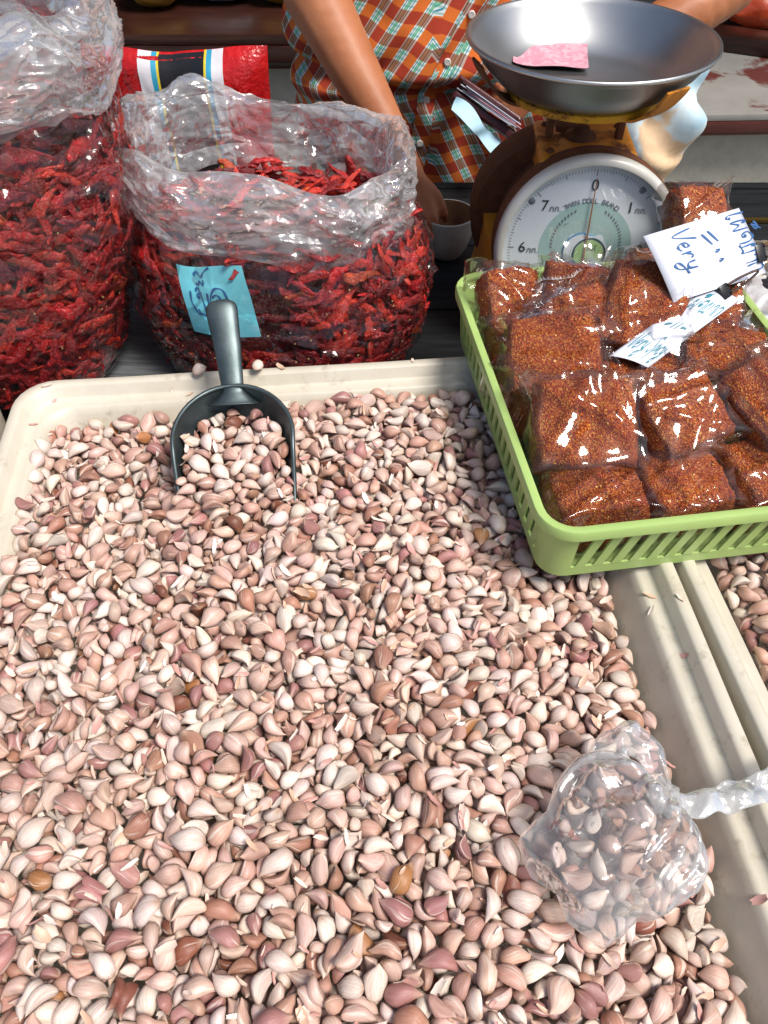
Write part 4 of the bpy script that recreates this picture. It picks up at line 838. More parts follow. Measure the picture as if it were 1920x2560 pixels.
154533114,66211716,172603117,92151929,302592159,78041627,661584099,43081625,703394085,26201601,695478094,62271413,214360117,61331831,281291151,35222005,359577158,58161614,
432677169,30271830,407724118,63211914,457773160,90331817,146544124,66121205,186791103,57132212,350721178,13241722,525434165,12211529,256647148,11221936,350486163,20131416,
326664158,22182220,519647172,61181416,563711163,60352124,634262144,45341818,616561142,50242108,638611131,25292029,681413115,21181605,171451126,92071801,387668137,26282001,
573505166,12312235,325798218,51301808,282827141,44262129,274789128,57072117,130753089,32231927,173688109,58141829,236760114,49022134,299615150,66191909,324606148,22171913,
441542165,10201827,443607175,16001400,610516147,78071801,567859149,41341816,614828138,57091926,167499117,41301300,154648105,42191821,264315156,64321626,250619142,56141831,
323225157,66351727,498699165,62351608,680597094,13112333,727284083,73011323,184372107,27101418,160440121,43032416,202436110,25222101,186571118,23151825,228788098,48322209,
326562149,72151822,529303160,75311508,609657131,62141704,665534101,66091610,712513088,51171510,228536140,47281700,278604154,71321626,453558173,10292113,546647163,32221903,
522789154,56161708,609602131,37191925,599778147,17142015,667548102,72322002,686600091,22131415,154499116,57122123,145769089,66212516,223328126,50172115,473656168,50322103,
513853161,52072221,642710137,11011620,671454116,37042010,720428094,60321531,218813126,70021405,306846124,27152036,387690165,41231709,439743135,21031409,698580091,26141804,
192779113,36021630,578754158,46141704,303667149,76362029,345734197,56212011,168457136,46271406,646694139,72192303,236264124,58141931,363564154,13201932,380588165,16312010,
412546171,57021707,383838127,22141926,430690163,86151815,423820135,92171935,508478158,31171921,624562124,49202115,612783144,36351300,728301075,48091706,719455067,76161734,
708546069,91182012,152804077,42131320,193528122,58141713,252266135,17231906,297333172,46322229,324409169,77211807,323543157,81351320,304664117,78142320,363292165,85171822,
351526154,56211810,375572160,91221911,367698149,20281702,461387148,47221914,428616174,41011325,394851138,59312017,464785148,19141820,605258155,50151921,548859142,34162023,
632520136,48312107,673263108,41131911,689464088,12191705,274246148,40322115,304300167,30042009,274588158,92331312,276770104,18171802,262774097,50221706,337526158,41222101,
395521166,78271733,477308160,17361408,428728120,32131903,487650167,38211919,484767160,22001703,571591154,72141808,564869145,78221736,683250098,21181730,164643113,10001501,
199794095,52192312,296423162,10211905,385356169,75211420,443677161,76151927,432831135,52202014,575458166,15121608,635636111,16142217,631752117,52231730,714556086,41061313,
213289136,23191828,250423148,56291703,238578153,21201707,303737215,57181808,309746183,36181816,351692154,67221611,398837148,51101900,696246105,30192133,750232092,69152032,
715613086,77132115,176784095,24131316,306260159,10222129,324849127,27141936,156473127,23131931,602636141,46111408,711229106,41221609,540367170,35191804,320757206,16141332,
494683181,75221111,293732132,18151409,355710195,60092113,366756210,71352013,186702127,23291928,255786095,83142025,376470161,61141923,394488163,53141824,375655157,11211411,
477404154,61331531,414766135,76071920,686311105,75312417,659622096,22272007,718563072,37032005,158594117,52282223,157617121,28032119,200447112,76212001,185614127,63011706,
199731118,32011920,264429157,47361817,310312165,71141929,370547156,27211814,369666109,82172322,431591171,77211831,558387157,57151722,650608106,18031621,672575094,48332313,
726329076,36102118,132816080,43132022,192807088,73161610,251583142,48151932,342246159,10072006,316280162,76211822,311563150,91211928,338482157,50151821,425713111,70131926,
409817139,11311811,459738152,13201922,544459156,55151801,537524162,27151916,562550159,17221827,571828152,22221804,633584114,22201910,629662121,23081934,629694127,42301523,
627717119,61181707,693308095,76121807,695501086,12052214,707488083,47361515,180499113,74171906,236395131,26232101,259591151,26202209,339230162,61171511,356324173,61242106,
360401170,45211628,318753176,66211620,391599165,70331704,674632098,29192104,728532085,52211610,347774187,13231706,487482172,91032610,435854146,86181803,528747174,35192233,
695447088,61202116,261686133,41261530,231834113,78121803,307673160,48211935,336673157,42031429,366699166,16112004,429592188,65231716,135824097,65181710,203387125,26352020,
225322143,52321917,238679146,10071817,302750199,38211718,639534138,76201810,698597096,75171831,222635157,21181814,234830132,45232121,374749136,38271809,280410158,20201720,
560465160,57151804,555633157,47221927,229586143,17322229,277746122,57361517,418670173,69011505,537370153,52221908,520636170,57051804,654710108,32202106,701320101,50311722,
174527132,45341507,267618147,13201934,307467161,32191918,347623156,59211816,550407161,70052015,608531139,23142014,383753198,17141320,181382115,72151616,335548177,52161923,
365538166,36152232,371812136,27151912,393712144,49011417,644434135,35222120,669560105,21171405,694516102,27342113,386445183,31181825,735297091,35201625,159544120,36251516,
192342143,42222135,628506143,50171613,214307145,29271805,227473137,13092105,206668129,29171810,646735119,48301317,293450169,22351932,487619176,32031929,565479159,57151801,
560773168,16011512,642679122,44091420,721524076,14342229,387753127,57161722,467678162,48222031,430607172,76271723,494436161,67231503,191441117,22082400,360706177,41041517,
177406116,43151305,408547182,77241806,649656121,52202034,466238181,20141415,641773142,88241607,343836145,59191727,192094113,77062007,188109118,17211529,188139124,63351302,
187229107,59151824,178287106,19001708,171396104,43091509,227096124,84261910,191317105,67031716,197495118,30231714,232217129,63011709,217497125,76131927,301089152,57281715,
312191146,22161934,297228160,64011603,283730117,23162008,344093154,78201920,344140147,42201816,331186157,27022218,338217158,36011524,311481159,17161804,376162158,71041316,
369215159,57301907,407179166,33031818,421107158,22211814,422146169,18011506,443104163,62211714,450206166,48221900,419592167,52211812,476106177,73342026,472174173,49141835,
479211176,82361529,510121167,46221920,512150173,28151827,522179179,82351314,515215174,78072033,540126170,82151901,549219165,57211802,584122171,77341410,562188164,47221927,
567204170,22351813,537443163,11031507,592112168,11311302,600195166,82011932,600213155,71171827,639186139,39212117,672132120,59212122,680186104,73121807,683222108,32211718,
680474097,62222123,654664103,54271713,652815112,92161721,734198081,34361616,677793092,83312210,203109124,48362211,187304110,49342307,231133129,13021732,217168130,64241602,
203317118,38241332,273116140,67341422,258221143,72011411,299112142,16201931,275230152,34021802,252597141,67201824,328126154,62351708,315209152,63211904,352117150,77151931,
348225153,16141834,341354169,75151923,379177160,67342113,379209157,48231801,408198183,69172112,404203165,48281902,420215162,78211820,462118177,82181301,466149170,47141813,
457181178,54061722,465209173,52061708,424632177,38351923,496137171,46141803,499202175,84151929,468446159,57301919,526137173,74221820,524154182,24341928,535199169,32151917,
528219176,26082031,561166173,37032129,552205170,87231923,529396153,43151822,591153169,13031526,578214164,46191724,623197146,11222018,663207117,32231828,650218128,67152017,
689152112,69031627,679204104,36142017,637771112,22202121,699296101,13012004,664737102,34331411,742210078,62082418,676873095,13362401,711659072,91351318,702802084,12232430,
691876085,43201230,189170124,64292121,180218123,72101732,174258114,38241235,184291118,58192216,164398100,71051228,158458133,74322517,261086141,62112223,239160146,58031920,
249211143,62012034,275089145,37002325,289119145,63111927,325091149,35201823,332105162,43021626,336128175,74011431,333152157,44251710,331219163,27181825,375098155,37161830,
357132159,43061505,364186153,82161916,395095155,47221900,401135155,42221818,394212181,49311709,427120160,24181826,429131187,28331408,425188170,72031423,459106165,67171834,
462138168,52151811,452196179,33311918,499109167,77211925,493175177,47081715,473196178,58011629,524103180,43262335,507182178,78282008,540111168,48151800,546176172,83151931,
539207181,28221406,577109171,37261502,578164172,62051911,586190167,12321730,566220168,62351920,606115163,62201502,598159156,55211832,589218165,81001934,643148148,62301523,
655192158,34181526,624209145,27201702,686127137,17241321,677212126,32051413,665674110,13161710,652724096,23141909,635811119,16021820,725168079,12191818,680730102,43232129,
741144078,58291716,760213095,72141627,704748102,74341317,181246123,27132323,184277125,61081427,171308118,33192213,173332110,67262614,176362115,62131906,237107136,68202323,
224227146,13062323,203249128,17201926,213276112,42142035,272110162,67082413,269139138,13141818,267170156,68291830,246219155,38142332,292138148,17171519,296176145,38171811,
291207149,48181913,315132163,76202035,326202161,18331421,355182173,17191610,380126173,67222506,386138172,42211712,384181166,32132418,414155172,36331521,404214183,46311304,
340847138,22271807,447130183,39161914,427180171,37281724,441215164,12151822,475128169,47161825,454164188,52191809,459180192,37191802,457224170,73121800,508131179,27042307,
492167178,32191521,492218181,27182334,544141182,14191733,531165172,43141812,561205182,72201829,541321179,61142133,578146161,27201913,586206167,11361312,625131166,69031322,
633171149,66021918,614206160,78191623,614218151,52212019,648160137,91291830,657176143,53181834,651204127,32181732,689133126,38331323,689206123,16251812,630843148,53221315,
628869138,62032031,717149107,88332202,686386108,10341516,670696125,31171736,653746116,83061602,655776112,22142133,666821121,40181832,730186095,68102403,732226089,53162121,
698642107,42162406,684694115,58301530,681716100,67001820,681776087,36232134,685796085,58271225,667878101,21271222,761166079,18211512,757182097,29321826,742307079,52172602,
730414088,36242200,716641101,29181712,712683090,12012335,709718088,52122108,198120144,12072020,187153128,68172116,189182134,13222023,178235132,58352222,179269136,28282012,
171291121,16311909,168318102,37281828,173343102,28192117,164389125,49132525,232083150,27002128,206132130,72182033,217187151,68282307,212204149,48301618,210228137,61361603,
203292125,12181831,248089140,68151822,253155152,41261327,219242137,28232016,287088151,36001109,274146159,49201831,266185157,77221933,314101149,73221901,303178162,42161709,
310187167,60141916,303212164,57251725,285765118,73211533,345103173,63331408,353134173,33151816,346162173,78251621,341181157,66091802,327211181,23191904,375110164,81211902,
356204157,71141532,403108156,16161903,397144172,52241816,388167169,92301301,415099168,77082334,432144185,67271703,427163168,58211508,427202189,19172117,416221174,20181918,
452108187,61341930,441174188,39201908,454199199,83141705,449245161,22161931,378786138,11212001,492103190,17351934,482157182,74131521,475185195,22012026,479204189,73151833,
510100190,33091416,518136205,89192028,514169184,61151515,516221186,38212132,566113182,33212305,545162182,44221526,569124163,28211826,569146182,70161917,573189172,78211432,
538589166,31131923,598128164,58151605,599147170,68071908,638131144,23231733,639158138,60231826,641196140,77032216,679195126,13241930,665224121,91001932,697209103,78191718,
702216112,42261600,662720131,62032433,650766127,36211513,661786131,48231819,643805120,58192209,734134097,37072220,732155105,47181616,685676099,27041809,694730110,51171805,
674784104,22271722,663832115,33042009,671861117,17221711,761142092,62021814,744175104,38061413,754199087,18132014,700651106,86001220,698668098,18051324,704729090,64291704,
690772106,33092110,694785087,72181601,680811089,61241515,684842103,63281713,679858114,58312536,206147128,23071136,204178130,36261319,191221129,22161832,192252116,34092306,
195280122,12102215,183343117,61191823,244116140,13252032,218131137,61221827,229200140,27201817,234215143,65161925,220251135,27131515,206279137,36291815,251139150,48241720,
258171151,43251811,262201150,56321901,301096170,28052033,295151154,72172223,282176156,52112324,279204155,10141825,325119173,67132129,319144183,64021608,318196171,61021712,
357104161,68211630,347145178,26161619,337201187,78272313,363206181,17081025,393116167,49241419,376149167,42132327,365174174,36361414,376206182,64131829,414130178,48141829,
405158190,83071604,410170178,71141015,415212182,50191935,440107183,52212234,436159185,77231913,430219188,38281404,475119184,58191732,465161180,26172235,469196204,43231623,
459218189,43241918,497122171,56161609,498144188,12191902,498193196,26152108,529122183,79182208,530156192,23171930,519195196,33191720,557130166,62201808,570166181,65181713,
551204203,27022203,587134165,41221631,596167164,22181801,591190183,38211833,611141161,31162103,627158159,43182220,627195165,48241827,649139134,65171829,639211138,46192009,
689218150,82222004,687144125,12151820,707190131,47211701,659690137,73171900,635854144,48182535,710187108,46211909,716203113,39242313,675655119,42312303,671686127,47281718,
670717117,71341723,661752130,17162030,658772145,79331531,647831126,41191623,644855121,60181928,637878141,61191520,732147094,57131521,718217110,52131202,686640107,21151613,
689663108,79102036,676684100,66251317,688707110,51091620,687746127,29042111,671769097,52291722,668786114,35141309,665876121,60041414,750162087,41152504,735212102,66171605,
706657085,61171928,704691087,77132129,700714093,46152122,691744097,65201212,707764113,68191807,701811096,48172324,699831095,52241930,694848095,67202410,683879116,51181733,
204085135,58122031,185125154,87212024,196146150,93302308,184194132,52191919,181204124,10221715,187233137,63192325,185297138,33161503,182324117,72201823,176374126,55351734,
161405137,22261714,162508121,45142222,214091137,63272214,210122153,74202116,220150140,33181929,232180149,84142133,217214146,47011634,203227152,71151835,203265143,49331008,
199307143,33091730,205317149,43241503,259096160,93101816,255122153,68201933,244164159,38212114,247189146,13162219,243206152,27122133,222266175,12031724,281127170,33011605,
260151173,77182203,257184162,65201513,268217166,67201925,313092147,51201818,293213178,87031901,348090173,41232122,342119184,87182019,327161171,12181921,278821116,76171927,
363093167,61252316,368134171,91191629,368161189,18201123,364195176,17331417,353217185,67011225,404099183,19261803,411141193,19251704,395169183,49271825,388197175,45151728,
434098187,69281317,438141203,87182004,421168186,67132130,419189201,37212402,358845135,63311712,470106198,93051619,458142198,87141734,456155211,62021817,443214182,76131805,
489114167,57211911,483137185,58261815,487173191,42192030,478219200,91351508,519118170,55291826,494148207,32141715,518181189,45201620,510212201,59282014,549121185,47222023,
569154193,77272136,532186187,72291730,531211197,49181623,576133169,11262133,578154179,61181716,567177182,28171720,583211182,26242214,611127168,53172111,610165165,23151408,
615187170,58141807,597204179,36091512,650121159,63011819,653162158,77042014,648201147,12162010,630222149,70291212,678131143,28211705,683173124,33201422,668213142,17101618,
630880156,11221519,706134126,19121621,689157131,17161915,701189114,41171623,665635130,14201634,661663124,56232033,650804139,66191702,645844154,82302510,651854163,63322033,
720134113,67192122,722172105,54252303,719187118,32051111,675645113,72171923,676673107,12142309,676713125,38242220,683727124,72161934,669760117,49202029,670773118,21051614,
666810108,12201835,652839119,67322032,659868122,54212127,749151094,21141425,762163105,67142013,742198106,36321326,715657113,19121309,710672106,38032606,686788111,35061107,
686812110,13121611,698838114,57121816,697864106,12281927,206106153,58331733,204169144,23161722,204215143,72002318,169284143,63041908,189315127,57211400,183336137,18261717,
177348137,72191407,171380132,21192326,241102155,74131909,235146148,53251625,229163164,58111322,233226152,91072527,273099159,16071913,271129154,21252106,246180159,25231427,
259196160,37161817,289111168,14242309,302138166,53181906,289155176,28102026,290197172,68322103,322092165,31201820,315154187,72192003,323173184,18301410,316214170,35201717,
280806113,92162120,354153185,13172017,342186185,77191802,350198181,78051813,282844130,65182104,390122180,11262400,388151190,49241514,380172177,35272505,362189189,22171927,
414115179,68291620,419158202,68202114,407184184,37232015,376198202,33171732,412119192,12181620,445153192,57271826,437194201,79271523,361828144,37151731,469134191,86252325,
468151191,57201916,462186212,78201916,506126188,51101933,501161193,77201727,486191213,53271732,558143193,74171910,509170200,22182028,533193205,57141705,566132200,74071205,
563171202,64141627,556189185,11112008,552219196,37162205,591140180,66131409,587175178,28191612,573200186,38192322,627148175,53252016,636178167,47291613,610205177,20172136,
660148140,72121619,671177141,46291533,661202146,57171524,620678148,72191824,677149136,26171726,674183122,21161716,673200143,13161512,629772151,27171725,660816137,27142002,
706157124,58171932,704180119,67132202,702199120,15272335,663651126,77231930,663675139,92181720,658707134,47191500,659738133,82171532,648764144,22152106,654797128,72211321,
643817142,43101213,655828132,51261725,639869154,57212012,745141100,81171732,758219115,24191927,725210093,62111603,692646125,18181511,689672118,11041513,695719119,27292520,
674744120,73102501,697783110,12231431,677803115,77182120,681829114,86271620,664851117,71131733,651881140,22201129,757157092,70161329,748188111,52201932,750213102,48152227,
706662102,25211310,712689115,67301618,712703118,44201624,704746118,73182208,706777123,18202324,708791104,58101123,692823109,62221133,705852119,27121425,700881119,67231219,
196098134,42212100,199133148,25221316,182162152,67311918,178182156,78022128,185209137,47161535,169249143,61232621,187265141,41201630,169302152,43031721,178310106,20292207,
164346127,29222127,163374138,26351411,157425146,23181423,221093149,77121831,229118147,23191512,220135156,42211921,215165156,31202116,228211157,32161814,207238146,78231518,
211260155,53271924,195288148,12011803,192328145,73141433,171360161,44332107,156444146,66191517,240122160,11111625,248150151,56152230,237194163,74182001,256210165,76262226,
209290158,30151917,283098172,54151333,269126173,47141427,276159173,66331502,274176175,56181829,271206173,67271818,321105169,57191932,307120172,17111827,308166180,53162013,
308200177,27071723,292188178,48281623,283779129,79162621,352109191,93151701,337147186,23161929,344169177,26161719,329191174,71161401,374114190,34201723,373138192,78291927,
369166169,21022401,351200198,78211720,375094173,46242114,400129179,50301711,390188195,68161803,377186182,72211707,371219194,22182003,426112181,77221725,388098175,48271806,
421180195,12131701,440212210,28191819,443116201,74171936,471166203,81011623,445207193,71231525,371799131,16151617,490123182,26182228,481144198,32191402,481184202,52192125,
464205203,31121406,510112172,51251424,515156194,77222327,503180192,11242209,505199213,54181830,550106187,79172322,590151187,36181602,535171198,16031727,549189199,43192011,
575121185,56041808,609150187,44192010,578183196,16301831,569215184,80191435,618114183,32331918,619171180,54251735,603182185,82152008,628120156,59131803,665158143,80281532,
645178163,67311627,634207162,13152214,659137148,29181735,677168144,28161935,669188139,76181603,662226137,91161705,700148133,71172208,701172128,66101733,692188123,31131827,
702209140,64041816,680635135,19291629,652727128,51161201,647752144,43122203,639791139,28171306,673832130,32172123,636832146,61221235,733163118,22151716,712166126,72121308,
732197113,56171617,714222130,69171715,690655130,40251802,679666126,77241602,711715109,66221823,669731135,62291522,692763125,47251914,710761136,32192013,660805120,31181519,
656849141,33042004,650867146,52262033,760134114,39252533,733182121,43152011,733200097,16152028,733220117,32191614,696632118,46202115,696685118,44181429,699699120,62211910,
710730114,58021806,684764103,35211613,689794114,46161616,677817130,49231823,685845119,78192229,692867114,47251908,190087142,42201517,207140153,66101435,209154149,41181509,
197207160,53301817,187218148,16202034,193249146,29242209,194273148,28142319,166317133,51251605,168329137,77202018,227107164,44211522,236131147,66262101,223154166,37131834,
201192158,58212218,209215160,22141733,206246151,76161618,208279150,66191914,257107165,47162018,262138165,37161605,262163170,41221527,269194169,12181402,301109161,41141829,
297157175,73201729,289172165,11201826,278191178,53162207,318123185,73121623,294125169,66072310,334177169,12222105,311194183,27191923,304219192,73171900,365123184,18171532,
364146183,11212023,354167190,42201701,345212195,13351517,
]
CLOVES = np.array(RESTING).reshape(-1, 2)
def clove_shape(v, nr=12, na=12):
    """unit clove along +x (0 root .. 1 tip). returns verts (n,3), faces, t (n), uv"""
    R = random.Random(100 + v)
    W = R.uniform(.27, .36); HO = R.uniform(.24, .32); HI = R.uniform(.12, .22)
    bend = R.uniform(.05, .22); tail = R.choice([.3, .6, 1, 1.3, 1.0]); tw = R.uniform(-.5, .5)
    side = R.uniform(-.12, .12); peak = R.uniform(.36, .5); ph = [R.uniform(0, 6.28) for _ in range(6)]
    ts = [0, .015, .07, .17, .3, .44, .58, .71, .81, .88, .94, 1.0][:nr]
    V = []; T = []; U = []
    for i, t in enumerate(ts):
        if t < peak: w = (1 - (1 - t / peak) ** 2.3) ** .5 * .93 + .07
        else:
            q = (t - peak) / (1 - peak); w = (1 - q ** 1.75) * .96 + .04
            w = max(w, .05 + .10 * tail * (1 - q) ** .3)
        if i == 0: w = .12
        for k in range(na):
            a = 2 * math.pi * k / na - math.pi / 2
            c, s = math.cos(a), math.sin(a)
            y = c * W * w
            if s >= 0: z = s ** .92 * HO * w
            else: z = -HI * w * (1 - abs(c) ** 1.35)
            lump = 1 + .06 * math.sin(3 * a + ph[0] + 4 * t) + .045 * math.sin(2 * a + ph[1] - 7 * t) + .03 * math.sin(5 * a + ph[2])
            y *= lump; z *= lump
            th = tw * max(0, t - .6) * 2.2
            y, z = y * math.cos(th) - z * math.sin(th), y * math.sin(th) + z * math.cos(th)
            zc = bend * (1 - (2 * t - 1) ** 2) - bend * .6
            yc = side * t * t + .02 * math.sin(9 * t + ph[3])
            if t > .88: zc += (t - .88) * (ph[4] - 3.1) * .22; yc += (t - .88) * (ph[5] - 3.1) * .22
            V.append((t * (.86 + .14 * tail) - .45, y + yc, z + zc)); T.append(t); U.append((k / na, t))
    F = []
    for i in range(len(ts) - 1):
        for k in range(na):
            k2 = (k + 1) % na
            F.append((i * na + k, i * na + k2, (i + 1) * na + k2, (i + 1) * na + k))
    n = len(V)
    V.append((V[0][0] - .01, sum(p[1] for p in V[:na]) / na, sum(p[2] for p in V[:na]) / na)); T.append(0); U.append((.5, 0))
    b = (len(ts) - 1) * na
    V.append((V[b][0] + .015, sum(p[1] for p in V[b:b + na]) / na, sum(p[2] for p in V[b:b + na]) / na)); T.append(1); U.append((.5, 1))
    for k in range(na):
        k2 = (k + 1) % na
        F.append((n, k2, k, k)); F.append((n + 1, b + k, b + k2, b + k2))
    return np.array(V), F, np.array(T), np.array(U)
def clove_variant(v):
    """0..13 single cloves, 14..16 a pair still joined at the root"""
    if v < 14: return clove_shape(v)
    a = clove_shape(v + 40); b = clove_shape(v + 60)
    def rot(V, ang, off, sc):
        c, s = math.cos(ang), math.sin(ang); W = V * sc
        # roll so the flat inner faces meet
        y, z = W[:, 1].copy(), W[:, 2].copy(); r = off * 1.1
        W[:, 1] = y * math.cos(r) - z * math.sin(r); W[:, 2] = y * math.sin(r) + z * math.cos(r)
        x, y = W[:, 0] + .45, W[:, 1].copy()
        W[:, 0] = x * c - y * s - .45; W[:, 1] = x * s + y * c + off * .22
        return W
    VA = rot(a[0], -.10, 1, 1.0); VB = rot(b[0], .10, -1, .93)
    n = len(VA)
    return np.vstack([VA, VB]), a[1] + [tuple(i + n for i in f) for f in b[1]], np.concatenate([a[2], b[2]]), np.vstack([a[3], b[3]])

VAR = []
for v in range(17):
    V, F, T, U = clove_variant(v)
    Q = np.array([f for f in F if f[2] != f[3]], dtype=np.int32); Tr = np.array([f[:3] for f in F if f[2] == f[3]], dtype=np.int32)
    sk = np.stack([np.cos(U[:, 0] * 2 * PI) * 1.6, np.sin(U[:, 0] * 2 * PI) * 1.6, T * .55], 1)
    VAR.append((V * .0208, Q, Tr, T, sk))
PAL = [((.77, .665, .605), .33), ((.67, .485, .42), .31), ((.56, .355, .29), .20), ((.42, .225, .165), .06), ((.41, .21, .20), .08), ((.48, .23, .10), .006), ((.23, .09, .06), .014)]
PAL_NAME = ['whitish', 'pale pink', 'pinkish beige', 'tan', 'mauve pink', 'orange brown', 'dark brown']
def clove_tint(r, T, name=None):
    x = r.random(); c = PAL[0][0]; k = 0
    for k, (col, w) in enumerate(PAL):
        if x < w: c = col; break
        x -= w
    if name is not None: name.append(PAL_NAME[k])
    j = r.uniform(.78, 1.14); c = np.array([min(.85, k * j * r.uniform(.96, 1.04)) for k in c])
    root = np.array((.40, .24, .15)); tip = np.array((.70, .55, .42))
    t = T[:, None]
    a = np.clip((.09 - t) / .09, 0, 1) * .75; b = np.clip((t - .80) / .2, 0, 1) * .55
    d = c[None] * (1 - a) + root[None] * a; d = d * (1 - b) + tip[None] * b
    return np.hstack([d, np.ones_like(t)])
def qmat(q):
    w, x, y, z = q / np.linalg.norm(q)
    return np.array([[1 - 2 * (y * y + z * z), 2 * (x * y - z * w), 2 * (x * z + y * w)], [2 * (x * y + z * w), 1 - 2 * (x * x + z * z), 2 * (y * z - x * w)], [2 * (x * z - y * w), 2 * (y * z + x * w), 1 - 2 * (x * x + y * y)]])
def mesh_np(name, V, Q, Tr, attrs, m):
    me = bpy.data.meshes.new(name)
    loops = np.concatenate([Q.ravel(), Tr.ravel()]).astype(np.int32); nq, nt = len(Q), len(Tr)
    tot = np.concatenate([np.full(nq, 4, np.int32), np.full(nt, 3, np.int32)]); st = np.concatenate([[0], np.cumsum(tot)[:-1]]).astype(np.int32)
    me.vertices.add(len(V)); me.vertices.foreach_set('co', np.asarray(V, np.float32).ravel())
    me.loops.add(len(loops)); me.loops.foreach_set('vertex_index', loops)
    me.polygons.add(nq + nt); me.polygons.foreach_set('loop_start', st); me.polygons.foreach_set('loop_total', tot)
    me.polygons.foreach_set('use_smooth', np.ones(nq + nt, dtype=bool))
    for k, (typ, dat) in attrs.items():
        a = me.attributes.new(k, typ, 'POINT'); a.data.foreach_set('color' if typ == 'FLOAT_COLOR' else 'vector', np.asarray(dat, np.float32).ravel())
    me.materials.append(m); me.update(calc_edges=True); me.validate(); return me
def decode(row):
    a, b = int(row[0]), int(row[1])
    l = np.array(((a // 1000000 - 500) / 1000, (a // 1000 % 1000 - 150) / 1000, a % 1000 / 2000))
    q = Euler([R(10 * (b // k % 100 - 18)) for k in (10000, 100, 1)]).to_quaternion()
    c = b // 1000000 - 10
    return c // 5, .72 + .14 * (c % 5), l, np.array(q)
def heap(name, rows, label, xf=None, seed=3):
    """rows: (variant, scale, loc, quat) joined into one mass"""
    VV = []; QQ = []; TT = []; C = []; S = []; n = 0
    for i, (v, s, l, q) in enumerate(rows):
        V, Q, Tr, T, sk = VAR[v]; r = random.Random(seed * 7919 + i)
        W = (V * s) @ qmat(q).T + l
        if xf is not None: W = W @ np.array(xf.to_3x3()).T + np.array(xf.translation)
        VV.append(W); QQ.append(Q + n); TT.append(Tr + n); C.append(clove_tint(r, T)); S.append(sk + np.array([r.uniform(0, 30), r.uniform(0, 30), r.uniform(0, 30)])); n += len(V)
    me = mesh_np(name, np.vstack(VV), np.vstack(QQ), np.vstack(TT), {'tint': ('FLOAT_COLOR', np.vstack(C)), 'skin': ('FLOAT_VECTOR', np.vstack(S))}, M['garlic'])
    o = link(bpy.data.objects.new(name, me)); return tag(o, label, 'garlic', kind='stuff')
def single(row, label, group, seed):
    v, s, l, q = row; V, Q, Tr, T, sk = VAR[v]; r = random.Random(seed)
    nm = []; tint = clove_tint(r, T, nm); label = label.replace('#', nm[0])
    me = mesh_np('garlic_clove', V * s, Q, Tr, {'tint': ('FLOAT_COLOR', tint), 'skin': ('FLOAT_VECTOR', sk + np.array([r.uniform(0, 30) for _ in range(3)]))}, M['garlic'])
    o = link(bpy.data.objects.new('garlic_clove', me)); o.location = l; o.rotation_mode = 'QUATERNION'; o.rotation_quaternion = q
    return tag(o, label, 'garlic clove', group)
N_SINGLE = 225
rows = [decode(r) for r in CLOVES]
for r in rows:      # the heap leans up against the left wall of the tray
    k = min(1, max(0, (-.14 - (Vector(r[2]) - T_C).dot(ex)) / .15)); r[2][:] = r[2] + np.array((-ex.x * .017 * k, -ex.y * .017 * k, .016 * k))
SC_LOC = (-.163, .612, .083); SC_TILT = R(12); SC_ROT = R(6)
SC_M = Matrix.Translation(SC_LOC) @ Matrix.Rotation(SC_ROT, 4, 'Z') @ Matrix.Rotation(SC_TILT, 4, 'X')
SC_I = SC_M.inverted()
def in_scoop(l):
    p = SC_I @ Vector(l); return abs(p.x) < .058 and -.065 < p.y < .062 and .004 < p.z < .09
scoop_rows = []; heap_rows = []
BKX, BKY = Vector((math.cos(R(8)), math.sin(R(8)), 0)), Vector((-math.sin(R(8)), math.cos(R(8)), 0))
def under_basket(l):
    d = Vector(l) - Vector((.132, .437, l[2])); u, w = d.dot(BKX), d.dot(BKY)
    return (-.012 < u < .35 and -.014 < w < .43 and l[2] > .090) or (-.03 < u < .35 and -.05 < w < .43 and l[2] > .103)
for r in rows:
    if under_basket(r[2]): continue
    (scoop_rows if in_scoop(r[2]) else heap_rows).append(r)
for i, r in enumerate(scoop_rows[:40]): single(r, '# garlic clove lying in the bowl of the metal scoop', 'garlic cloves in the scoop', 5000 + i)
for i, r in enumerate(heap_rows[:N_SINGLE]): single(r, 'loose # garlic clove lying on the heap in the big cream tray', 'garlic cloves on the big heap', 9000 + i)
heap('garlic_heap', heap_rows[N_SINGLE:] + scoop_rows[40:], 'heap of loose pinkish garlic cloves filling the big cream tray', seed=3)
# the neighbouring tray holds the same kind of cloves
xf = Matrix.Translation(T2_C) @ Matrix.Rotation(T2_ANG + PI, 4, 'Z') @ Matrix.Rotation(-T_ANG, 4, 'Z') @ Matrix.Translation(-T_C) 
sub = []
for r in rows:
    d = Vector(r[2]) - T_C; u, w = d.dot(ex), d.dot(ey)
    if u > .06 and not in_scoop(r[2]) and r[2][2] < .092: sub.append(r)
heap('garlic_heap', sub, 'heap of garlic cloves in the tray at the right edge', xf=Matrix.Translation((0, 0, .008)) @ xf, seed=8)
# two strays on the far rim of the tray
single((3, .95, np.array((-.222, .737, .1135)), np.array((.92, .25, .1, .28))), 'small purple garlic clove left of the scoop handle on the tray rim', None, 4)
single((6, 1.05, np.array((-.153, .7435, .1125)), np.array((.75, -.1, .3, .58))), 'pale garlic clove right of the scoop handle on the tray rim', None, 21)

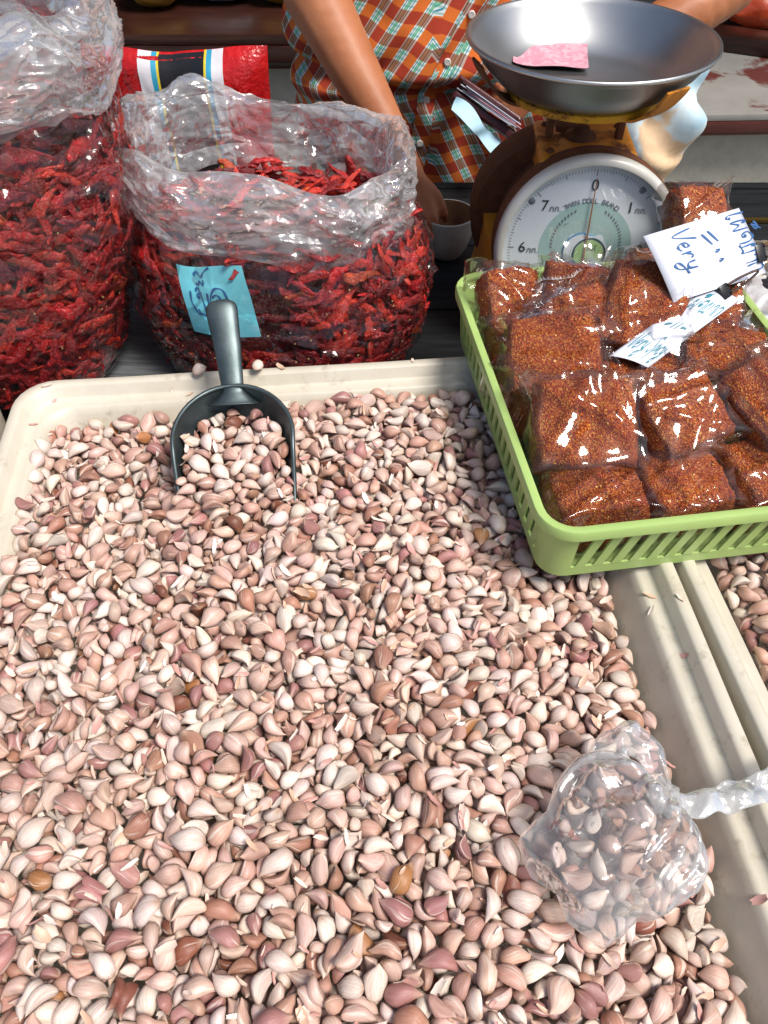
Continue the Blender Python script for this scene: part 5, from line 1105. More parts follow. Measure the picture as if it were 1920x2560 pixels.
# ------------------------------------------------------------------ the scoop
def scoop_bowl(rx=.066, ry=.07, fl=.075, H=.05, ns=41, nr=14):
    """open-front scoop bowl in its own frame: +y back (handle), -y open front. returns verts (ns*nr), quads"""
    La = math.pi * (rx + ry) / 2; Ls = fl; tot = La + 2 * Ls
    V = []; F = []
    for i in range(ns):
        d = tot * i / (ns - 1)
        if d < Ls: p = (-rx * (1 - .06 * (1 - d / Ls)), -(Ls - d)); c = (0, p[1]); f = d / Ls
        elif d > tot - Ls: q = d - (tot - Ls); p = (rx * (1 - .06 * q / Ls), -q); c = (0, p[1]); f = 1 - q / Ls
        else:
            a = -math.pi / 2 + math.pi * (d - Ls) / La; p = (rx * math.sin(a), ry * math.cos(a)); c = (0, 0); f = 1
        h = H * (.30 + .70 * (f * f * (3 - 2 * f)))
        for j in range(nr):
            r = j / (nr - 1); g = 0 if r < .45 else ((r - .45) / .55) ** 1.9
            rr = r if r < .8 else .8 + (r - .8) * (1 - .15 * (r - .8) / .2)
            V.append((c[0] + (p[0] - c[0]) * rr, c[1] + (p[1] - c[1]) * rr, h * g))
    for i in range(ns - 1):
        for j in range(nr - 1):
            F.append((i * nr + j, (i + 1) * nr + j, (i + 1) * nr + j + 1, i * nr + j + 1))
    return V, F

sc_o = thing('metal_scoop', 'grey cast metal scoop with long handle, stuck in the garlic heap', 'scoop', SC_LOC, rot=SC_M.to_euler())
V, F = scoop_bowl()
n = len(V); th = .0032
ns_, nr_ = 41, 14
cen = Vector((0, 0, .05))
V2 = []
for (x, y, z) in V:
    r = math.hypot(x, max(y, 0) if y > 0 else 0) ; V2.append((x * 1.035, y * (1.035 if y > 0 else 1), z - th * (1 - .75 * min(1, z / .05))))
FF = list(F) + [tuple(i + n for i in f[::-1]) for f in F]
for i in range(ns_ - 1):
    a, b = i * nr_ + nr_ - 1, (i + 1) * nr_ + nr_ - 1; FF.append((a, b, b + n, a + n))
for j in range(nr_ - 1):
    for i in (0, ns_ - 1):
        a, b = i * nr_ + j, i * nr_ + j + 1; FF.append((a, b, b + n, a + n) if i == 0 else (b, a, a + n, b + n))
obj('scoop_bowl', V + V2, FF, M['scoop'], sc_o, sharp=70)
# rolled rim
rim = [Vector(V[i * nr_ + nr_ - 1]) for i in range(ns_)]
TV, TF = tube(rim, [.0026] * ns_, 8); obj('rim_bead', TV, TF, M['scoop'], sc_o)
hp = catmull([(0, .052, .036), (0, .068, .047), (-.001, .084, .055), (-.002, .104, .065), (-.004, .126, .076), (-.006, .147, .086), (-.007, .158, .091)], 12)
hr = []
for i in range(len(hp)):
    s = i / (len(hp) - 1)
    w = .030 * (1 - s / .13) + .0125 * s / .13 if s < .13 else .0122 + (.0075 * ((s - .13) / .87) ** 1.2 if s < .90 else .0075 * ((.9 - .13) / .87) ** 1.2)
    if s > .80: w *= math.sqrt(max(.012, 1 - ((s - .80) / .20) ** 2))
    hr.append(w)
TV, TF = tube(hp, hr, 14, flat=.34); obj('handle', TV, TF, M['scoop'], sc_o)

# ------------------------------------------------------------------ dried chillies and their bags
CH = []
for v in range(8):
    r = random.Random(70 + v); L = r.uniform(.85, 1.15); b1, b2 = r.uniform(-.16, .16), r.uniform(-.1, .1)
    path = [Vector((-.5 * L + L * s, b1 * math.sin(PI * s) + .05 * math.sin(7 * s + v), b2 * math.sin(PI * s * 1.3))) for s in np.linspace(0, 1, 12)]
    rad = [.03, .075, .10, .108, .105, .10, .092, .082, .070, .055, .035, .010]
    rad = [x * 1.02 * r.uniform(.84, 1.16) for x in rad]
    V, F = tube(path, rad, 9, flat=r.uniform(.28, .50), caps=False)
    V = [p + Vector((0, .045 * nz(p, 9, v) - .02 * abs(nz(p, 17, v)), .06 * nz(p, 11, v + 5) - .035 * abs(nz(p, 19, v + 2)))) for p in V]
    F.append(tuple(range(9))[::-1]); F.append(tuple(99 + j for j in range(9)))
    CH.append((np.array([tuple(p) for p in V]), F))
CH_COL = [(.27, .006, .008), (.18, .005, .007), (.35, .008, .008), (.40, .020, .008), (.12, .004, .006), (.46, .06, .012)]
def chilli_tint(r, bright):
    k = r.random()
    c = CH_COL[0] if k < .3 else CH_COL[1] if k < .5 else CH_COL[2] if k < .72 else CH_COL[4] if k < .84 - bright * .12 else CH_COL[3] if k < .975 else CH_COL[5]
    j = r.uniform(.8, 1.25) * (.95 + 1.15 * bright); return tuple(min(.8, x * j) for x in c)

class Bag:
    def __init__(s, secs, e=2.5): s.secs = secs; s.e = e
    def sec(s, z):
        S = s.secs
        if z <= S[0][0]: return S[0][1:]
        for a, b in zip(S, S[1:]):
            if z <= b[0]:
                t = (z - a[0]) / (b[0] - a[0]); t = t * t * (3 - 2 * t) if 0 else t
                return tuple(p + (q - p) * t for p, q in zip(a[1:], b[1:]))
        return S[-1][1:]
    def pt(s, a, z, inset=0.0, wob=0.0):
        cx, cyy, rx, ry = s.sec(z); c, q = math.cos(a), math.sin(a); e = 2 / s.e
        dx = math.copysign(abs(c) ** e, c); dy = math.copysign(abs(q) ** e, q)
        k = 1 + wob
        return Vector((cx + dx * (rx * k - inset), cyy + dy * (ry * k - inset), z))
    def frame(s, a, z, inset):
        p = s.pt(a, z, inset); da = s.pt(a + .03, z, inset) - s.pt(a - .03, z, inset); dz = s.pt(a, z + .008, inset) - s.pt(a, z - .008, inset)
        t = da.normalized(); n = t.cross(dz).normalized(); return p, t, n.cross(t).normalized(), n

CHILLI_GROUP = {}
def fill_bag(bag, root_label, seed, level, n_single, bright, group, tname, avoid=None):
    r = random.Random(seed); items = []
    def place(p, t, b, n, L, tilt):
        th = r.choice([r.gauss(0, .5), r.uniform(0, PI)]); d = (t * math.cos(th) + b * math.sin(th) + n * r.uniform(-tilt, tilt)).normalized()
        nn = (n + t * r.uniform(-.5, .5)); nn = (nn - d * nn.dot(d)).normalized(); w = nn.cross(d)
        if r.random() < .5: d = -d; w = -w
        m = Matrix((( d.x, w.x, nn.x, p.x), (d.y, w.y, nn.y, p.y), (d.z, w.z, nn.z, p.z), (0, 0, 0, 1)))
        return m, L
    # outer layer, then two inner layers, then the top surface
    for lay, (inset, step) in enumerate(((.008, .0128), (.014, .0155), (.025, .026))):
        z = .012
        while z < level:
            cx, cyy, rx, ry = bag.sec(z); k = int(2 * PI * (rx + ry) / 2 / (step * 2.1))
            for i in range(k):
                a = 2 * PI * (i + r.random()) / k - PI
                zz = z + r.uniform(-.5, .5) * step
                if avoid and avoid[0] < a < avoid[1] and avoid[2] < zz < avoid[3] and lay < 2: continue
                p, t, b, n = bag.frame(a, max(.01, min(zz, level)), inset + r.uniform(-.002, .005))
                m, L = place(p, t, b, n, r.uniform(.040, .080), .14); items.append((lay, a, zz, m, L))
            z += step
    for i in range(170):
        cx, cyy, rx, ry = bag.sec(level); a = r.uniform(-PI, PI); q = r.random() ** .5 * .93
        p = Vector((cx + rx * q * math.cos(a), cyy + ry * q * math.sin(a), level + r.uniform(-.006, .018) + .02 * (1 - q)))
        m, L = place(p, Vector((1, 0, 0)), Vector((0, 1, 0)), Vector((0, 0, 1)), r.uniform(.042, .066), .35); items.append((3, a, level, m, L))
    front = [it for it in items if it[0] == 0 and -PI * .93 < it[1] < -PI * .0 and .03 < it[2]]
    r.shuffle(front); single_set = set(id(x[3]) for x in front[:n_single])
    V = []; F = []; C = []; Vs = []
    for it in items:
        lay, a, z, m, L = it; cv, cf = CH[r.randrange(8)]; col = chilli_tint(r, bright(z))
        if id(m) in single_set:
            me_o = obj('dried_chilli', cv * L, cf, M['chilli'], None, attrs={'tint': ('FLOAT_COLOR', [(*col, 1)] * len(cv))})
            me_o.matrix_world = m; tag(me_o, 'wrinkled dried ' + ('orange red' if col[1] > .05 else 'dark maroon' if col[0] < .16 else 'bright red' if col[0] > .42 else 'deep red') + ' chilli pressed against the film of the ' + root_label, 'dried chilli', group)
        else:
            n0 = len(V); V += [tuple(m @ Vector(p * L)) for p in cv]; F += [tuple(i + n0 for i in f) for f in cf]; C += [(*col, 1)] * len(cv)
    # dark chilli mass inside so no light passes through the middle
    nz_ = 14; n0 = len(V)
    for i in range(40):
        for j in range(nz_):
            zz = .008 + (level - .02) * j / (nz_ - 1); p = bag.pt(2 * PI * i / 40, zz, .036 + .006 * nz((i, j, 0), .7, seed)); V.append(tuple(p)); C.append((.20, .011, .007, 1))
    F += [tuple(i + n0 for i in f) for f in grid_faces(40, nz_, True)]; F.append(tuple(n0 + i * nz_ + nz_ - 1 for i in range(40))); F.append(tuple(n0 + i * nz_ for i in range(40))[::-1])
    o = obj('dried_chilli_mass', V, F, M['chilli'], None, attrs={'tint': ('FLOAT_COLOR', C)})
    tag(o, 'mass of dried red chillies packed inside the ' + root_label, 'dried chillies', kind='stuff')
    # loose seeds caught under the film
    g = G(); oc = [(1, 0, 0), (-1, 0, 0), (0, 1, 0), (0, -1, 0), (0, 0, .5), (0, 0, -.5)]; of = [(0, 2, 4), (2, 1, 4), (1, 3, 4), (3, 0, 4), (2, 0, 5), (1, 2, 5), (3, 1, 5), (0, 3, 5)]
    for i in range(110):
        a = r.uniform(-PI, .2); z = r.uniform(.01, level) * r.uniform(.5, 1); p, t, b, n = bag.frame(a, z, .004)
        th = r.uniform(0, PI); d = t * math.cos(th) + b * math.sin(th); w = n.cross(d); k = r.uniform(.0012, .0021)
        g.add(oc, of, Matrix(((d.x * k, w.x * k * .8, n.x * k, p.x), (d.y * k, w.y * k * .8, n.y * k, p.y), (d.z * k, w.z * k * .8, n.z * k, p.z), (0, 0, 0, 1))))
    so = g.obj('chilli_seeds', M['seed']); tag(so, 'pale chilli seeds caught under the film of the ' + root_label, 'seeds', kind='stuff')

def bag_film(root, bag, z_cuff, lipz, seed, out=.03, hang=.075, nu=220):
    """bag wall from the table to the lip, then the rolled cuff outside"""
    # wall
    nv = 90; fr_ = random.Random(int(seed * 10)); folds = []
    for i in range(60):
        a_ = fr_.uniform(-PI, .3); z_ = fr_.uniform(.03, z_cuff * 1.05); p_, t_, b_, n_ = bag.frame(a_, z_, 0); th = fr_.uniform(0, PI)
        folds.append((p_, t_ * math.cos(th) + b_ * math.sin(th), fr_.uniform(.004, .009), fr_.uniform(.003, .0065), fr_.uniform(.025, .07)))
    def wall(u, v):
        a = 2 * PI * u; top = lipz(a); z = .001 + (top - .001) * v
        k = min(1, v * 5); fd = 0.0
        p = bag.pt(a, z, -.002); q = Vector((p.x, p.y, p.z))
        up = max(0, (z - z_cuff * .85) / (top - z_cuff * .85)) if z > z_cuff * .85 else 0
        for (fc, fa, fw, fh, fl) in folds:
            dq = q - fc; ee = abs(dq.dot(fa) + .003 * nz(q, 40, seed)) / fw
            if ee < 1:
                g0 = dq.length / fl
                if g0 < 1: fd += fh * (1 - ee) * (1 - g0 * g0)
        d = fd + (.004 * nz(q, 14, seed) + .005 * (crease(q, 18, seed) - .25) + .0016 * (crease(q, 52, seed) - .2)) * k * (1 + 1.4 * up)
        # vertical gathers under the cuff
        g = .006 * max(0, min(1, (z - .55 * z_cuff) / (.45 * z_cuff))) * (math.sin(a * 11 + 2 * nz(q, 6, seed)) * .6 + .4 * math.sin(a * 23 + 1))
        cx, cyy, rx, ry = bag.sec(z); n = Vector((p.x - cx, p.y - cyy, 0)).normalized()
        return tuple(p + n * (d + g) * (1 if z > .01 else .2))
    V, F = grid(wall, nu, nv, True)
    obj('bag_wall', V, F, M['film'], root, world=True)
    # cuff: profile from the lip outward and down, and a little back under
    nv = 60
    def cuff(u, v):
        a = 2 * PI * u; top = lipz(a); p0 = bag.pt(a, top, 0); cx, cyy, rx, ry = bag.sec(top); n = Vector((p0.x - cx, p0.y - cyy, 0)).normalized()
        h = hang * (1 + .22 * math.sin(a * 2 + seed) + .18 * nz((math.cos(a), math.sin(a), seed), 1.7))
        if v < .22: s = v / .22; o = -.014 + .006 * s; z = top - .095 * (1 - s)
        elif v < .42: s = (v - .22) / .20; o = -.008 + (out + .008) * (.5 - .5 * math.cos(PI * s)) * .75; z = top + .013 * math.sin(PI * s)
        elif v < .86: s = (v - .42) / .44; o = out * (.72 + .36 * math.sin(PI * min(1, s * .75 + .1))); z = top - h * s
        else: s = (v - .86) / .14; o = out * (.72 + .36 * math.sin(PI * .85)) - .016 * s; z = top - h + .004 * math.sin(PI * s) - .002 * s
        p = p0 + n * o; p.z = z
        q = p.copy()
        d = .012 * nz(q, 9, seed + 3) + .004 * (crease(q, 16, seed) - .22) + .0010 * (crease(q, 60, seed + 1) - .2) - .016 * abs(nz((math.cos(a) * 1.7, math.sin(a) * 1.7, v * 3.2 + .5 * math.sin(a * 2)), 1.9, seed + 7)) - .009 * abs(nz((math.cos(a) * 2, math.sin(a) * 2, v * 4.5 - .6 * math.sin(a * 3 + 1)), 3.6, seed + 2)) - .003 * abs(nz(q, 60, seed)) + .008
        env = min(1, v / .1) if v < .42 else 1
        w = Vector((n.x, n.y, .55)).normalized()
        return tuple(p + w * d * env)
    V, F = grid(cuff, int(nu * 1.6), int(nv * 1.6), True)
    obj('rolled_cuff', V, F, M['cuff'], root, world=True)

# middle bag
BAG_M = Bag([(0, -.137, .925, .148, .095), (.02, -.137, .928, .172, .118), (.06, -.137, .935, .190, .130), (.11, -.138, .945, .199, .135), (.16, -.139, .955, .200, .135), (.21, -.146, .965, .186, .130), (.25, -.154, .985, .166, .122), (.33, -.158, 1.0, .158, .122)], 2.5)
bm_o = thing('chilli_bag', 'clear plastic bag of dried chillies with cyan paper and wide rolled cuff', 'plastic bag', (-.137, .93, .0015), group='open bags of dried chillies')
lip_m = lambda a: .271 + .009 * math.sin(a) - .018 * math.cos(a - .35) + .008 * math.sin(3 * a + 1) + .006 * math.sin(7 * a)
bag_film(bm_o, BAG_M, .22, lip_m, 3.7, out=.028, hang=.072)
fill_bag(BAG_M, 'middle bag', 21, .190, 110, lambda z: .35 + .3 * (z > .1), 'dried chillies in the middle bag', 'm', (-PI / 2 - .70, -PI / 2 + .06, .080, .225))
# left bag
BAG_L = Bag([(0, -.585, .885, .180, .105), (.03, -.583, .89, .212, .135), (.10, -.572, .895, .225, .145), (.2, -.556, .90, .246, .148), (.26, -.550, .905, .250, .146), (.32, -.546, .91, .243, .14), (.37, -.545, .915, .228, .132), (.46, -.545, .915, .216, .122)], 2.6)
bl_o = thing('chilli_bag', 'tall clear bag of bright red dried chillies at the left edge', 'plastic bag', (-.585, .89, .0015), group='open bags of dried chillies')
lip_l = lambda a: .437 - .004 * math.sin(a) + .006 * math.sin(3 * a) + .008 * math.cos(2 * a + 1) + .006 * math.sin(8 * a)
bag_film(bl_o, BAG_L, .36, lip_l, 9.1, out=.036, hang=.064)
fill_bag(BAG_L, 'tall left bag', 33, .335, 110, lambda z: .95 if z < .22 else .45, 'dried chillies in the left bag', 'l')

# cyan paper inside the middle bag, against the film
lab = thing('price_paper', 'cyan paper with blue handwriting behind the film of the middle bag', 'price label', (-.21, .82, .165), group=None)
def paper_pt(u, v, off=0.0):
    a0, a1 = -PI / 2 - .52, -PI / 2 - .10
    z = .108 + (.192 - .108) * v; a = a0 + (a1 - a0) * u + .05 * (1 - v)
    p = BAG_M.pt(a, z, .0005); cx, cyy, rx, ry = BAG_M.sec(z)
    n = Vector((-.12, -.98, .0)); p = p + n * (off + .0035 * math.sin(u * 3 + v * 2) + .003 * max(0, v - .8) * 5 * math.sin(u * 5)); return p
V = []; F = []
for off in (.0, -.0006):
    b = len(V); V += [tuple(paper_pt(i / 17, j / 17, off)) for i in range(18) for j in range(18)]
    F += [tuple(k + b for k in f) for f in (grid_faces(18, 18) if off == 0 else [g[::-1] for g in grid_faces(18, 18)])]
obj('paper_sheet', V, F, M['blue_paper'], lab, world=True)
def ink(name, strokes, fn, width, m, parent):
    """ribbons of ink laid on a surface fn(u, v, offset)"""
    g = G()
    for st in strokes:
        pts = catmull([(x, y, 0) for x, y in st], 6); V = []
        for i, p in enumerate(pts):
            a = pts[max(0, i - 1)]; b = pts[min(len(pts) - 1, i + 1)]; d = (b - a); d = d.normalized() if d.length > 1e-6 else Vector((1, 0, 0)); nn = Vector((-d.y, d.x, 0))
            w = width * (.8 + .3 * math.sin(i * .7))
            for s in (-1, 1): q = p + nn * w * s; V.append(tuple(fn(q.x, q.y, .0007)))
        g.add(V, [(2 * i, 2 * i + 2, 2 * i + 3, 2 * i + 1) for i in range(len(pts) - 1)])
    return g.obj(name, m, parent, world=True)
ink('handwriting', [[(.17, .66), (.15, .5), (.19, .38), (.23, .32), (.25, .36), (.23, .40)], [(.28, .66), (.27, .70), (.32, .70), (.31, .58), (.27, .60), (.30, .64)], [(.24, .34), (.36, .32), (.36, .40), (.34, .66)],
                    [(.44, .64), (.43, .5), (.43, .36), (.45, .32)], [(.52, .40), (.47, .55), (.56, .70), (.68, .68), (.72, .5), (.76, .34), (.78, .24)], [(.50, .58), (.57, .62), (.62, .56), (.60, .48), (.56, .5), (.58, .56)],
                    [(.30, .78), (.34, .75), (.36, .80), (.40, .75), (.42, .82)], [(.31, .88), (.30, .92), (.36, .93), (.40, .86), (.46, .93), (.55, .99)]],
    paper_pt, .016, M['ink_blue'], lab)

# ------------------------------------------------------------------ green basket
BK_C = Vector((.144, .428, 0)); BK_A = R(8.0)
bk = thing('green_basket', 'lime green slotted plastic basket full of chilli flake packets', 'basket', (BK_C.x, BK_C.y, .1012), BK_A)
BW, BL, BH = .335, .415, .076
def rrect(w, l, r, off, n=6, cx=None, cyy=None):
    cx = BW / 2 if cx is None else cx; cyy = BL / 2 if cyy is None else cyy
    hw, hl = w / 2 + off, l / 2 + off; r = max(.004, r + off); out = []
    for (sx, sy, a0) in ((1, 1, 0), (-1, 1, 90), (-1, -1, 180), (1, -1, 270)):
        for k in range(n + 1):
            a = R(a0 + 90 * k / n); out.append((cx + sx * (hw - r) + r * math.cos(a), cyy + sy * (hl - r) + r * math.sin(a)))
    return out
def loft(rings, close=True):
    n = len(rings[0]); V = [p for r in rings for p in r]; F = []
    for i in range(len(rings) - 1):
        for j in range(n): F.append((i * n + j, i * n + (j + 1) % n, (i + 1) * n + (j + 1) % n, (i + 1) * n + j))
    if close:
        i = len(rings) - 1
        for j in range(n): F.append((i * n + j, i * n + (j + 1) % n, (j + 1) % n, j))
    return V, F
taper = lambda z: -.005 * (1 - z / BH)
def band(z0, z1, t=.0024, extra=0.0):
    rs = [[(x, y, z) for x, y in rrect(BW - .004, BL - .004, .03, taper(z) + o)] for z, o in ((z0, extra), (z1, extra), (z1, extra - t), (z0, extra - t))]
    return loft(rs)
g = G()
g.add(*loft([[(x, y, z) for x, y in rrect(BW - .004, BL - .004, .03, o)] for z, o in ((BH - .002, .001), (BH - .010, .0045), (BH - .0105, .0062), (BH - .001, .0062), (BH + .001, .005), (BH + .0015, .001), (BH, -.003), (BH - .003, -.0035))]))
g.add(*band(.0, .0135)); g.add(*band(.0575, BH - .0005))
ring = [(x, y, .0022) for x, y in rrect(BW - .004, BL - .004, .03, taper(0) - .001)]; n = len(ring)
g.V_n = len(g.V); g.add(ring + [(x, y, .0002) for x, y, z in ring], [tuple(range(n)), tuple(range(n, 2 * n))[::-1]])
# solid corner posts
for (sx, sy) in ((0, 0), (1, 0), (0, 1), (1, 1)):
    rs = []
    for z, o in ((.0125, 0), (.0585, 0), (.0585, -.0024), (.0125, -.0024)):
        pts = rrect(BW - .004, BL - .004, .03, taper(z) + o, 8); q = {(1, 1): 0, (0, 1): 1, (0, 0): 2, (1, 0): 3}[(sx, sy)]
        seg = pts[q * 9:q * 9 + 9]
        # lengthen a little along both sides
        a, b = Vector(seg[0]) , Vector(seg[-1]); da = (Vector(seg[0]) - Vector(seg[1])).normalized(); db = (Vector(seg[-1]) - Vector(seg[-2])).normalized()
        ext = .002
        tang = {0: ((0, -1), (-1, 0)), 1: ((1, 0), (0, -1)), 2: ((0, 1), (1, 0)), 3: ((-1, 0), (0, 1))}[q]
        seg = [tuple(a + Vector(tang[0]) * ext)] + seg + [tuple(b + Vector(tang[1]) * ext)]
        rs.append([(x, y, z) for x, y in seg])
    k = len(rs[0]); V = [p for r in rs for p in r]
    F = [(i * k + j, i * k + j + 1, ((i + 1) % 4) * k + j + 1, ((i + 1) % 4) * k + j) for i in range(4) for j in range(k - 1)] + [(0, k, 2 * k, 3 * k)[::-1], (k - 1, 2 * k - 1, 3 * k - 1, 4 * k - 1)]
    g.add(V, F)
g.obj('basket_frame', M['green'], bk, sharp=35)
# slats between the slots, one object each, sharing a mesh per side
def slat_mesh(lean):
    w, h, t = .0096, .0465, .0022
    V = []
    for z, o in ((0, 0), (h, 0)):
        zz = .0125 + z; off = .005 * (1 - zz / BH)
        sh = lean * z
        for x in (-w / 2, w / 2):
            for d in (0, t): V.append((x + sh, off + d, zz))
    F = [(0, 2, 6, 4), (3, 1, 5, 7), (1, 0, 4, 5), (2, 3, 7, 6), (0, 1, 3, 2), (4, 6, 7, 5)]
    me = bpy.data.meshes.new('slat'); me.from_pydata(V, [], F); me.materials.append(M['green']); me.update(); return me
sm = slat_mesh(.24)
def slats(p0, p1, count, rz):
    for i in range(count):
        s = (i + .5) / count; o = link(bpy.data.objects.new('slat', sm), bk)
        o.location = (p0[0] + (p1[0] - p0[0]) * s, p0[1] + (p1[1] - p0[1]) * s, 0); o.rotation_euler = (0, 0, rz)
e = .034
slats((e, .002), (BW - e, .002), 15, 0); slats((BW - .002, e), (BW - .002, BL - e), 19, PI / 2)
slats((BW - e, BL - .002), (e, BL - .002), 15, PI); slats((.002, BL - e), (.002, e), 19, -PI / 2)

# ------------------------------------------------------------------ packets of chilli flakes
def cube_grid(n):
    bm = bmesh.new(); bmesh.ops.create_cube(bm, size=2); bmesh.ops.subdivide_edges(bm, edges=bm.edges[:], cuts=n, use_grid_fill=True)
    bm.verts.ensure_lookup_table(); out = [tuple(v.co) for v in bm.verts], [tuple(v.index for v in f.verts) for f in bm.faces]; bm.free(); return out
CUBE12, CUBE26 = cube_grid(11), cube_grid(24)
def packet(label, loc, rot, size, seed, tail=.05, tail_dir=1, tail_fold=.6, tail_w=.8, serrated=False):
    sx, sy, sz = size; r = random.Random(seed)
    t = thing('flake_packet', label, 'spice packet', loc, rot=tuple(R(a) for a in rot), group='packets of chilli flakes in the basket')
    def pillow(c, grow, lump):
        # a point of the cube -1..1, rounded; faces stay fairly flat, the ends pinch in
        c = Vector(c); q = c.normalized() * 1.12
        p = c.lerp(q, .30); z = p.z
        p.x *= 1 - .10 * max(0, z) ** 2 + .05 * nz(p, .9, seed); p.y *= 1 - .08 * max(0, z) ** 2 + .05 * nz(p, .9, seed + 4)
        p.z *= 1 + .16 * nz((p.x, p.y, 0), .8, seed + 9) - .10 * (p.x * p.x)
        p = Vector((p.x * (sx / 2 + grow), p.y * (sy / 2 + grow), p.z * (sz / 2 + grow))); n = p.normalized()
        return p + n * (lump * nz(p, 55, seed) + lump * .8 * nz(p, 130, seed))
    CV, CF = CUBE12
    obj('chilli_powder', [pillow(c, -.0012, .0022) for c in CV], CF, M['powder'], t)
    # separate flakes and seeds lying on the powder under the film
    g = G(); C = []
    for i in range(240):
        q = [r.uniform(-1, 1), r.uniform(-1, 1), r.uniform(-1, 1)]; k_ = r.choice([0, 1, 2, 2]); q[k_] = 1 if k_ == 2 else r.choice([-1, 1])
        p = pillow(q, -.0006, .002); n = p.normalized(); k = r.uniform(.0008, .0018) * (1.3 if r.random() < .2 else 1)
        ax = n.cross(Vector((r.uniform(-1, 1), r.uniform(-1, 1), r.uniform(-1, 1)))).normalized(); b = n.cross(ax)
        tilt = n * k * r.uniform(-.5, .5); w = r.uniform(.45, .9)
        q = [p + n * .0005 - ax * k + tilt, p + n * .0006 + b * k * w, p + n * .0005 + ax * k - tilt, p + n * .0009 - b * k * w]
        g.add(q, [(0, 1, 2, 3)])
        x = r.random(); c = (.74, .36, .09) if x < .20 else (.58, .15, .022) if x < .5 else (.42, .055, .009) if x < .82 else (.20, .018, .005)
        C += [(*c, 1)] * 4
    o = g.obj('loose_flakes', M['flake'], t, smooth=False, attrs={'tint': ('FLOAT_COLOR', C)}); o['kind'] = 'stuff'
    # film: pulled taut between a few folds, with two pointed corners
    FV, FF = CUBE26; V = []; folds = []
    for i in range(10):
        an = r.uniform(0, 2 * PI); folds.append((Vector((math.cos(an), math.sin(an), r.uniform(-.5, .5))).normalized(), r.uniform(-.4, .4) * sx, r.uniform(.005, .011), r.choice([-.0022, .0035, .0060])))
    for c in FV:
        p = pillow(c, .0016, 0); n = p.normalized(); bx = Vector((c[0] * sx * .5, c[1] * sy * .5, c[2] * sz * .46)); p = p.lerp(bx, .33)
        d = .0030 * (crease(p, 24, seed) - .20)
        for (fa, fo, fw, fh) in folds:
            e = abs(p.dot(fa) - fo + .0025 * nz(p, 30, seed)) / fw
            if e < 1: d += fh * (1 - e) ** 1.3
        k = max(0, abs(c[0]) * abs(c[1]) - .45) / .55
        V.append(p + n * max(-.0008, d + .0006) + Vector((math.copysign(1, c[0]) * .007, math.copysign(1, c[1]) * .005, -.002)) * k * k)
    obj('packet_film', V, FF, M['packet_film'], t)
    # flat empty end of the bag: a folded flap standing off one side
    if tail > 0:
        dx = Vector((0, tail_dir, 0)); w = sx * tail_w
        def flap(i_u, v, side):
            u = i_u * 2 - 1; y0 = tail_dir * (sy / 2 - .006); th = tail_fold * v * 1.3
            spread = 1 + .10 * v * math.sin(seed)
            x = u * w / 2 * spread + .006 * math.sin(seed * 3) * v
            L = tail * (1 + .14 * math.sin(2.3 * u + seed))
            gap = (.42 * sz * (1 - v) ** 1.6) * (1 - abs(u) ** 3) + .0006
            y = y0 + tail_dir * L * v * math.cos(th); z = L * v * math.sin(th) * (1 if tail_fold > 0 else 1) + side * gap
            p = Vector((x, y, z)); d = .0055 * (crease(p, 40, seed + 5) - .2) * v + .003 * nz(p, 40, seed) * v + .003 * v * math.sin(u * 9 + seed)
            return (x, y - d * math.sin(th), z + d)
        V = []; F = []
        for sd in (1, -1):
            b = len(V); V += [flap(i / 25, j / 15, sd) for i in range(26) for j in range(16)]
            F += [tuple(k + b for k in (f if sd * tail_dir < 0 else f[::-1])) for f in grid_faces(26, 16)]
        obj('film_flap', V, F, M['packet_film'], t)
        if serrated:
            g = G()
            for i in range(18):
                a = Vector(flap((i + .0) / 18, 1, 1)); b = Vector(flap((i + 1.0) / 18, 1, 1)); c = (a + b) / 2 + Vector((0, tail_dir * .004, .002 * math.sin(tail_fold)))
                g.add([a, b, c], [(0, 1, 2)])
            g.obj('serrated_edge', M['cuff'], t, smooth=False)
    return t
